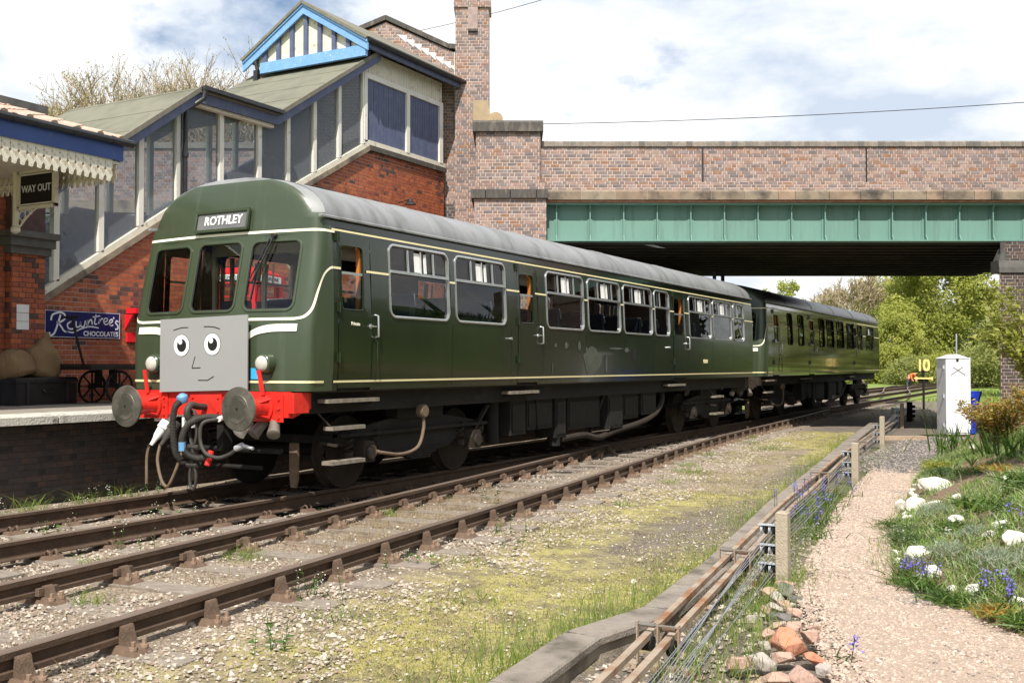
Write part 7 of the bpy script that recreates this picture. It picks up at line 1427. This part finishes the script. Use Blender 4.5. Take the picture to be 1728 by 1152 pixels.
def leafy_tree(name, label, px, D, h, wr, seed, mt, n=5200, ls=.34, low=.12, group='trees beyond the bridge', trunk=True):
    rnd = np.random.default_rng(seed)
    if 'bridge' in group: f_ = 1.5; D *= f_; h = (h - 1.9) * f_ + 1.9; wr *= f_; ls *= f_
    c = BW((px - 864) / 1770 * D, D, -.35); t = thing(name, label, 'tree' if h > 4 else 'bush', (c[0], c[1], -.35), 0, group); T = MB()
    cl = []
    for i in range(95):
        a = rnd.random() * 6.28; z = low + (1 - low) * rnd.random() ** .85; rr = wr * (.30 + .70 * math.sin(math.pi * min(1, .18 + z * .82)) ** .7) * rnd.random() ** .45; cl.append((rr * math.cos(a), rr * math.sin(a), h * z, wr * rnd.uniform(.16, .34)))
    if trunk:
        T.tube([(0, 0, 0), (rnd.normal(0, .1), rnd.normal(0, .1), h * .3), (rnd.normal(0, .2), rnd.normal(0, .2), h * .6)], [h * .018, h * .011, h * .003], 7)
        for q in cl[:7]: T.tube([(0, 0, h * .18 + .3 * q[2] * .5), (q[0] * .5, q[1] * .5, q[2] * .8), q[:3]], [h * .006, h * .004, h * .0015], 4)
        T.build('trunk', 'bark', t, local=True)
    cl = np.array(cl); k = rnd.integers(0, len(cl), n); dv = rnd.normal(0, 1, (n, 3)); dv /= np.linalg.norm(dv, axis=1)[:, None]; rad = cl[k, 3] * rnd.random(n) ** .4
    P = cl[k, :3] + dv * rad[:, None] * np.array([1, 1, .85]); P[:, 2] = np.maximum(P[:, 2], .1)
    nl = rnd.normal(0, .75, (n, 3)) + np.array([.25, -.75, .75]); d1 = np.cross(nl, rnd.normal(0, 1, (n, 3))); d1 /= np.linalg.norm(d1, axis=1)[:, None]; d2 = np.cross(d1, nl); d2 /= np.linalg.norm(d2, axis=1)[:, None]; s = ls * rnd.uniform(.5, 1.2, n)[:, None]
    V = np.empty((n, 4, 3)); V[:, 0] = P - d1 * s * .5; V[:, 1] = P + d2 * s * .3; V[:, 2] = P + d1 * s * .5; V[:, 3] = P - d2 * s * .3
    m = MB(); m.v = V.reshape(-1, 3).tolist(); m.f = np.arange(4 * n).reshape(-1, 4).tolist(); m.m = [0] * n
    base = rnd.random(len(cl)) * .6; m.r = np.clip(base[k] + rnd.random(n) * .45, 0, 1).tolist(); m.build('crown', mt, t, local=True)
leafy_tree('willow_tree', 'big yellow-green willow framed by the bridge opening', 1588, 78, 11.5, 4.9, 1, 'leaf_yellow', 70000, .22, .0)
leafy_tree('willow_tree', 'smaller bright willow at the left foot of the big one', 1518, 74, 5.4, 2.3, 2, 'leaf_yellow', 14000, .19, .02)
leafy_tree('alder_tree', 'olive green tree left of the willow, above the rear railcar', 1505, 98, 9.8, 4.9, 3, 'leaf_yellow', 26000, .25, .0)
leafy_tree('alder_tree', 'olive tree right of the willow, behind the white cabinet', 1672, 90, 8.0, 4.4, 4, 'leaf_olive', 24000, .25, .0)
leafy_tree('round_tree', 'round yellow-green tree top just above the railcar roof', 1330, 120, 11.2, 2.5, 5, 'leaf_yellow', 3500, .3, .2)
leafy_tree('round_tree', 'small pale green tree top left of the round one', 1288, 120, 10.4, 1.6, 6, 'leaf_yellow', 1800, .3, .2)
leafy_tree('round_tree', 'low green tree between the railcar roof and the bare tree', 1395, 130, 10.0, 3.2, 16, 'leaf_yellow', 2600, .32, .2)
for k, (px, D, h, wr, mt, lb) in enumerate(((1480, 72, 3.2, 2.2, 'leaf_yellow', 'bright bush at the end of the rear railcar'), (1548, 68, 2.2, 2.1, 'leaf_olive', 'low bush behind the track worker'), (1600, 66, 2.4, 2.2, 'leaf_yellow', 'bright bush left of the white cabinet'), (1640, 62, 2.7, 2.0, 'leaf_olive', 'olive bush right behind the white cabinet'), (1690, 58, 3.0, 2.4, 'leaf_olive', 'olive bush beside the brick abutment'), (1445, 76, 2.6, 2.5, 'leaf_dark', 'dark bush seen below the rear railcar'), (1730, 70, 4.0, 3.0, 'leaf_olive', 'bush behind the abutment at the right edge'))):
    leafy_tree('lineside_bush', lb, px, D, h, wr, 30 + k, mt, 7000, .17, .0, 'lineside bushes beyond the bridge', False)
# trees on the right-hand bank beside the camera, outside the frame: the railcars' paint and glass mirror them
BT = ((21, 2, 9, 'opposite the leading cab'), (22.5, 10, 10, 'opposite the middle of the first railcar'), (19, 17, 8, 'closest to the bridge on the near side'), (26, -6, 10, 'behind the camera'), (16, 46, 9, 'first past the bridge'), (20, 58, 10, 'second past the bridge'), (26, 74, 11, 'third past the bridge'), (35, 95, 12, 'farthest past the bridge'), (44, 120, 13, 'at the far end of the bank'), *[(*BW((px - 864) / 1770 * D, D, 0)[:2], h, 'low by the line, ' + q) for px, D, h, q in ((1800, 62, 8, 'first of five'), (1850, 80, 9, 'second of five'), (1905, 95, 10, 'third of five'), (1985, 85, 10, 'fourth of five'), (2080, 80, 10, 'last of five'))])
for k, (x, y, h, lb) in enumerate(BT):
    before = set(bpy.data.objects); leafy_tree('bank_tree', 'dark green tree on the right bank, ' + lb, 864, 1., h, 4.2, 60 + k, 'leaf_bank' if k < 9 else 'leaf_olive', 5000, .55, .02, 'trees on the right bank')
    for t in set(bpy.data.objects) - before:
        if t.parent is None: t.location = (x, y, 3.2 if k < 9 else -.4)
# ================================================================= scattered stuff
def soup(name, V, F, r_, mt, tri=True):
    m = MB(); m.v = V.reshape(-1, 3).tolist(); m.f = F; m.m = [0] * len(F); m.r = np.asarray(r_, float).tolist(); o = m.build(name, mt, kind='stuff'); return o
def blades(name, label, cat_, P, H, W_, mt, lean=.5, patch=0.):
    n = len(P); a = RNG.random(n) * 6.28; ln = RNG.normal(0, lean, (n, 2)) * H[:, None]; s = np.stack([np.cos(a), np.sin(a), np.zeros(n)], 1) * W_[:, None] / 2
    V = np.empty((n, 5, 3)); V[:, 0] = P - s; V[:, 1] = P + s; mid = P + np.concatenate([ln * .35, H[:, None] * .6], 1); V[:, 2] = mid + s * .7; V[:, 3] = mid - s * .7; V[:, 4] = P + np.concatenate([ln, H[:, None] * (1 - .25 * np.abs(RNG.normal(0, lean, n)))[:, None]], 1)
    F = []
    for i in range(n): b = 5 * i; F += [[b, b + 1, b + 2, b + 3], [b + 3, b + 2, b + 4]]
    rv = RNG.random(n)
    if patch: rv = np.clip(rv * (1 - patch) + patch * (.5 + 1.4 * np.vectorize(lambda x, y: fbm(x, y, 2.3))(P[:, 0], P[:, 1])), 0, 1)
    o = soup(name, V, F, np.repeat(rv, 2), mt); o['label'] = label; o['category'] = cat_; return o
gz = np.vectorize(gh)
vsid = lambda y: np.interp(y, _yy, _xx); vk = lambda y: np.interp(y, KY, KX)
def field(n, x0, x1, y0, y1, dens):
    out = []
    X = RNG.uniform(x0, x1, n); Y = y0 + (y1 - y0) * RNG.random(n) ** 1.7; keep = RNG.random(n) < dens(X, Y); return X[keep], Y[keep]
vf = np.vectorize(lambda x, y: fbm(x, y, 1.1))
# moss and short turf of the yard
def dm(X, Y):
    d = X - vsid(Y); f = vf(X, Y); return np.where((X < vk(Y) - .14) & (d > 1.0), np.clip(.40 + .4 * (d - 1.0) + f * 1.9, 0, 1) * (1 - .9 * np.clip(np.vectorize(m_cinder)(X, Y) * 1.3 - .1, 0, 1)), 0)
X, Y = field(190000, 2.5, 6.5, -6.5, 18, dm); n = len(X)
blades('moss_turf', 'short yellow-green moss and turf between the siding and the kerb', 'moss', np.stack([X, Y, np.full(n, -.212)], 1), RNG.uniform(.006, .026, n), RNG.uniform(.004, .010, n), 'moss', .9, .6)
# bright grass along the kerb
X, Y = field(34000, -.75, 0, -6.5, 17, lambda X, Y: np.exp(-(np.abs(X) - .13) / (.14 + .12 * (Y < -1.5))) * (X < -.12) * np.clip(.75 + vf(X, Y), 0, 1)); n = len(X)
blades('kerb_grass', 'bright green grass fringe along the concrete kerb', 'grass', np.stack([vk(Y) + X, Y, np.full(n, -.21)], 1), RNG.uniform(.03, .12, n) * (1 + .9 * (vf(X * 0 + 3, Y * 1.) > .12)), RNG.uniform(.003, .006, n), 'grass', .35)
# dry grasses between the tracks and inside the siding
def dt(X, Y):
    d = X - vsid(Y); f = vf(X * .8 + 9, Y * .8); return np.where((np.abs(d) < .68) & (Y > -1.8) & (Y < 3.6), np.clip(.75 + f, 0, 1), np.where((d > -.68) & (d < 1.2), np.clip(f * 1.1 - .08, 0, 1) * .5, np.where((d <= -.9) & (X > .95), np.clip(f - .2, 0, 1) * .4, 0)))
X, Y = field(48000, .9, 5.2, -6.5, 14, dt); n = len(X)
blades('dry_grass', 'straw-coloured and reddish grass growing through the siding', 'grass', np.stack([X, Y, np.full(n, -.21)], 1), RNG.uniform(.03, .13, n), RNG.uniform(.0025, .005, n), 'dry_grass', .55)
# tufts
cen = [(2.3, -2.0, .2, 150), (1.75, -.6, .12, 60), (1.9, .8, .14, 70), (1.45, .4, .1, 50), (3.9, 2.9, .14, 60), (3.55, 5.6, .16, 70), (2.9, 8.2, .2, 110), (2.55, 10.4, .2, 100), (3.3, 7.2, .25, 130), (1.9, 15.6, .25, 120), (2.4, 13.8, .3, 140), (3.2, 12.5, .4, 200), (-1.7, -1.2, .16, 130), (-1.6, -.55, .12, 90), (-1.75, .2, .12, 60), (-1.2, -2.2, .2, 40), (2.6, -3.9, .14, 60), (1.35, -2.9, .1, 40), (2.05, -4.4, .1, 50), (.0, -2.6, .1, 30), (4.5, -3.4, .2, 60), (4.2, -1.3, .2, 50), (5.0, -2.5, .25, 60)]
P = []; H = []
for x, y, s, n in cen: q = np.stack([RNG.normal(x, s * .6, n), RNG.normal(y, s * .6, n), np.full(n, -.21)], 1); P.append(q); H.append(RNG.uniform(.04, .15 if x > -1 else .36, n))
P = np.concatenate(P); H = np.concatenate(H); blades('grass_tufts', 'fresh green grass tufts scattered over the ballast', 'grass', P, H, RNG.uniform(.004, .008, len(P)), 'grass', .95)
# weeds with white seed heads
W = MB(); Wl = PL()
for x, y, n in ((-1.65, -.2, 14), (-1.6, .5, 12), (-1.75, -1.7, 10), (-1.0, -1.3, 5), (-.3, -1.9, 4), (.0, -.6, 6), (3.95, -3.0, 9), (3.75, -1.6, 5), (4.3, -.4, 4), (3.7, .4, 4), (1.2, -2.2, 4), (4.6, -4.2, 6), (2.4, 2.3, 4), (-.9, .4, 5)):
    for i in range(n):
        b = V3(x + random.gauss(0, .12), y + random.gauss(0, .12), -.2); tp = b + V3(random.gauss(0, .04), random.gauss(0, .04), random.uniform(.1, .28)); W.tube([b, tp], .0025, 3, r=.3)
        for q in range(5): Wl.leaf(tp - V3(0, 0, .02 * q) + np.random.normal(0, .01, 3), rdir(.4, 1.), .014, .012, r=.99)
        for q in range(4): W.add([b + (tp - b) * .2 * q, b + (tp - b) * .2 * q + V3(random.gauss(0, .03), random.gauss(0, .03), .02), b + (tp - b) * .2 * q + V3(random.gauss(0, .03), random.gauss(0, .03), .01)], [(0, 1, 2)], 0, .5)
o = W.build('weeds', 'leaf_green', kind='stuff'); o['label'] = 'thin weeds with white seed heads among the rails'; o['category'] = 'weeds'
o = Wl.m.build('weed_flowers', 'petal_white', kind='stuff'); o['label'] = 'tiny white weed flowers along the rails'; o['category'] = 'flowers'
# grass and weeds around the rubble, wires and path edge
def strip(n, ys, xs_, sd): t = RNG.random(n); y = np.interp(t, np.linspace(0, 1, len(ys)), ys); return np.stack([np.interp(t, np.linspace(0, 1, len(ys)), xs_) + RNG.normal(0, sd, n), y + RNG.normal(0, .1, n), np.full(n, -.25)], 1)
P = np.concatenate([strip(900, [-3.8, -.6], [7.25, 6.75], .13), strip(1500, [-.3, 6.5], [6.6, 5.9], .13), strip(350, [-3.9, -.5], [7.0, 6.55], .08), strip(900, [6.5, 14], [5.9, 5.2], .16), strip(1200, [0.0, 12], [7.45, 6.45], .09), strip(250, [-.8, -.4], [6.9, 6.85], .1)])
P[:, 2] = np.where(P[:, 0] > 6.9, -.19, -.24); blades('path_grass', 'green grass along the path edge and round the rubble', 'grass', P, RNG.uniform(.05, .17, len(P)), RNG.uniform(.003, .006, len(P)), 'grass', .45)
# field grass beyond the bridge
X = RNG.uniform(-8, 9, 9000); Y = RNG.uniform(26, 75, 9000); k = (np.abs(X) > 1.6) & (np.abs(X + 3.6) > 1.4); blades('field_grass', 'green grass of the lineside beyond the bridge', 'grass', np.stack([X[k], Y[k], np.full(k.sum(), -.33)], 1), RNG.uniform(.08, .3, k.sum()), RNG.uniform(.02, .05, k.sum()), 'grass', .5)
# ivy-ish growth of the right bank
X = RNG.uniform(9, 16, 6000); Y = RNG.uniform(24, 50, 6000); bz = []
for x, y in zip(X, Y): x0 = np.interp(y, ys2, bx0); bz.append(np.interp(x - x0, [p[0] for p in prof], [p[1] for p in prof]) if x > x0 else -.33)
blades('bank_growth', 'rough green growth covering the bank under the bridge', 'grass', np.stack([X, Y, np.array(bz)], 1), RNG.uniform(.1, .4, 6000), RNG.uniform(.03, .08, 6000), 'leaf_dark', .8)
# stones
def stones(name, label, X, Y, Z, S, mt, rr):
    n = len(X); base = np.array([(1, .2, -.2), (-.1, 1, -.2), (-1, -.1, -.2), (.1, -.95, -.2), (.62, .2, .5), (-.1, .6, .55), (-.6, -.1, .5), (.1, -.6, .6)], float)
    fc = [(0, 1, 5, 4), (1, 2, 6, 5), (2, 3, 7, 6), (3, 0, 4, 7), (4, 5, 6, 7)]
    a = RNG.random(n) * 6.28; B_ = base[None] * RNG.uniform(.55, 1.35, (n, 8, 3)); B_[:, :, 0] *= RNG.uniform(.8, 1.4, n)[:, None]; B_[:, :, 2] += B_[:, :, 0] * RNG.normal(0, .25, n)[:, None]; c, s = np.cos(a)[:, None], np.sin(a)[:, None]
    V = np.stack([B_[:, :, 0] * c - B_[:, :, 1] * s, B_[:, :, 0] * s + B_[:, :, 1] * c, B_[:, :, 2] * .8], 2) * (S[:, None, None]) + np.stack([X, Y, Z], 1)[:, None]
    F = [[8 * i + q for q in f] for i in range(n) for f in fc]; o = soup(name, V, F, np.repeat(rr, 5), mt); o['label'] = label; o['category'] = 'gravel'
def ds(X, Y):
    d = X - vsid(Y); f = vf(X * 1.3 + 4, Y * 1.3); base = np.where((d > .85) & (d < 2.2), 1.15 - .6 * (d - .85) + f, np.where(np.abs(d) < .8, .42 + f * .8, np.where((d < -.8) & (X > .85), .8, np.where((X < .7) & (X > -2.3), np.where(Y > -.5, .12, .55), .06))))
    base = np.where((Y > -1.8) & (Y < 3.6) & (np.abs(d) < .66), base * .35, base); return np.where(X < vk(Y) - .15, np.clip(base, .03, 1), 0)
X, Y = field(105000, -2.3, 6.3, -6.8, 18, ds); n = len(X)
stones('ballast_stones', 'pale limestone ballast strewn round the rails', X, Y, np.full(n, -.205) + RNG.uniform(-.004, .012, n), RNG.uniform(.006, .018, n) * np.where(RNG.random(n) < .07, 1.6, 1), 'stones', RNG.random(n))
X = RNG.uniform(0, 1, 30000); Y = -4.2 + 13.5 * RNG.random(30000) ** 1.5; a = np.interp(Y, LPY, LPX); b = np.interp(Y, EY, EX); X = a - .05 + (b - a + .1) * X; n = len(X)
stones('path_gravel', 'pink gravel chippings of the path', X, Y, np.full(n, -.190) + .012 * np.vectorize(lambda x, y: fbm(x, y, 1.7))(X, Y), RNG.uniform(.006, .016, n), 'pebbles', np.clip(RNG.random(n) * .88 + .12 * (np.vectorize(lambda x, y: fbm(x, y, 1.3))(X, Y) > .22), 0, 1))
X = RNG.uniform(6.2, 7.5, 2600); Y = RNG.uniform(-4.5, 6, 2600); k = (X > vk(Y) + .12) & (X < np.interp(Y, LPY, LPX) + .05); stones('trench_debris', 'broken stone and twigs lying under the signal wires', X[k], Y[k], np.full(k.sum(), -.26), RNG.uniform(.01, .03, k.sum()), 'stones', RNG.random(k.sum()))

X = RNG.uniform(6.4, 9.6, 60000); Y = -2.2 + 14 * RNG.random(60000) ** 1.3; D_g = np.vectorize(gd)(X, Y); k = (D_g > .02) & (D_g < 1.9) & (np.vectorize(lambda x, y: fbm(x, y, 1.8))(X, Y) > -.60 + .50 * ((Y > 3.2) & (Y < 7))); X = X[k]; Y = Y[k]; n = len(X)
blades('ground_cover', 'mixed low green ground cover between the rockery stones', 'plants', np.stack([X, Y, gz(X, Y) - .01], 1), RNG.uniform(.03, .13, n), RNG.uniform(.006, .016, n), 'leaf_cover', .8)

X = RNG.uniform(5.2, 6.8, 9000); Y = RNG.uniform(8.6, 18, 9000); k = (X > vk(Y) + .15) & (X < np.interp(Y, EY, EX)) ; stones('cinder_gravel', 'dark cinder chippings where the path nears the cabinet', X[k], Y[k], np.full(k.sum(), -.19), RNG.uniform(.01, .03, k.sum()), 'cinder_stones', RNG.random(k.sum()))
X = RNG.uniform(3.0, 6.3, 7000); Y = -5.5 + 16 * RNG.random(7000) ** 1.5; k = (X < vk(Y) - .15) & (X > vsid(Y) + 1.2); stones('yard_grit', 'small brown and grey grit lying in the mossy yard', X[k], Y[k], np.full(k.sum(), -.207), RNG.uniform(.004, .012, k.sum()), 'stones', RNG.random(k.sum()) * .9 + .1)
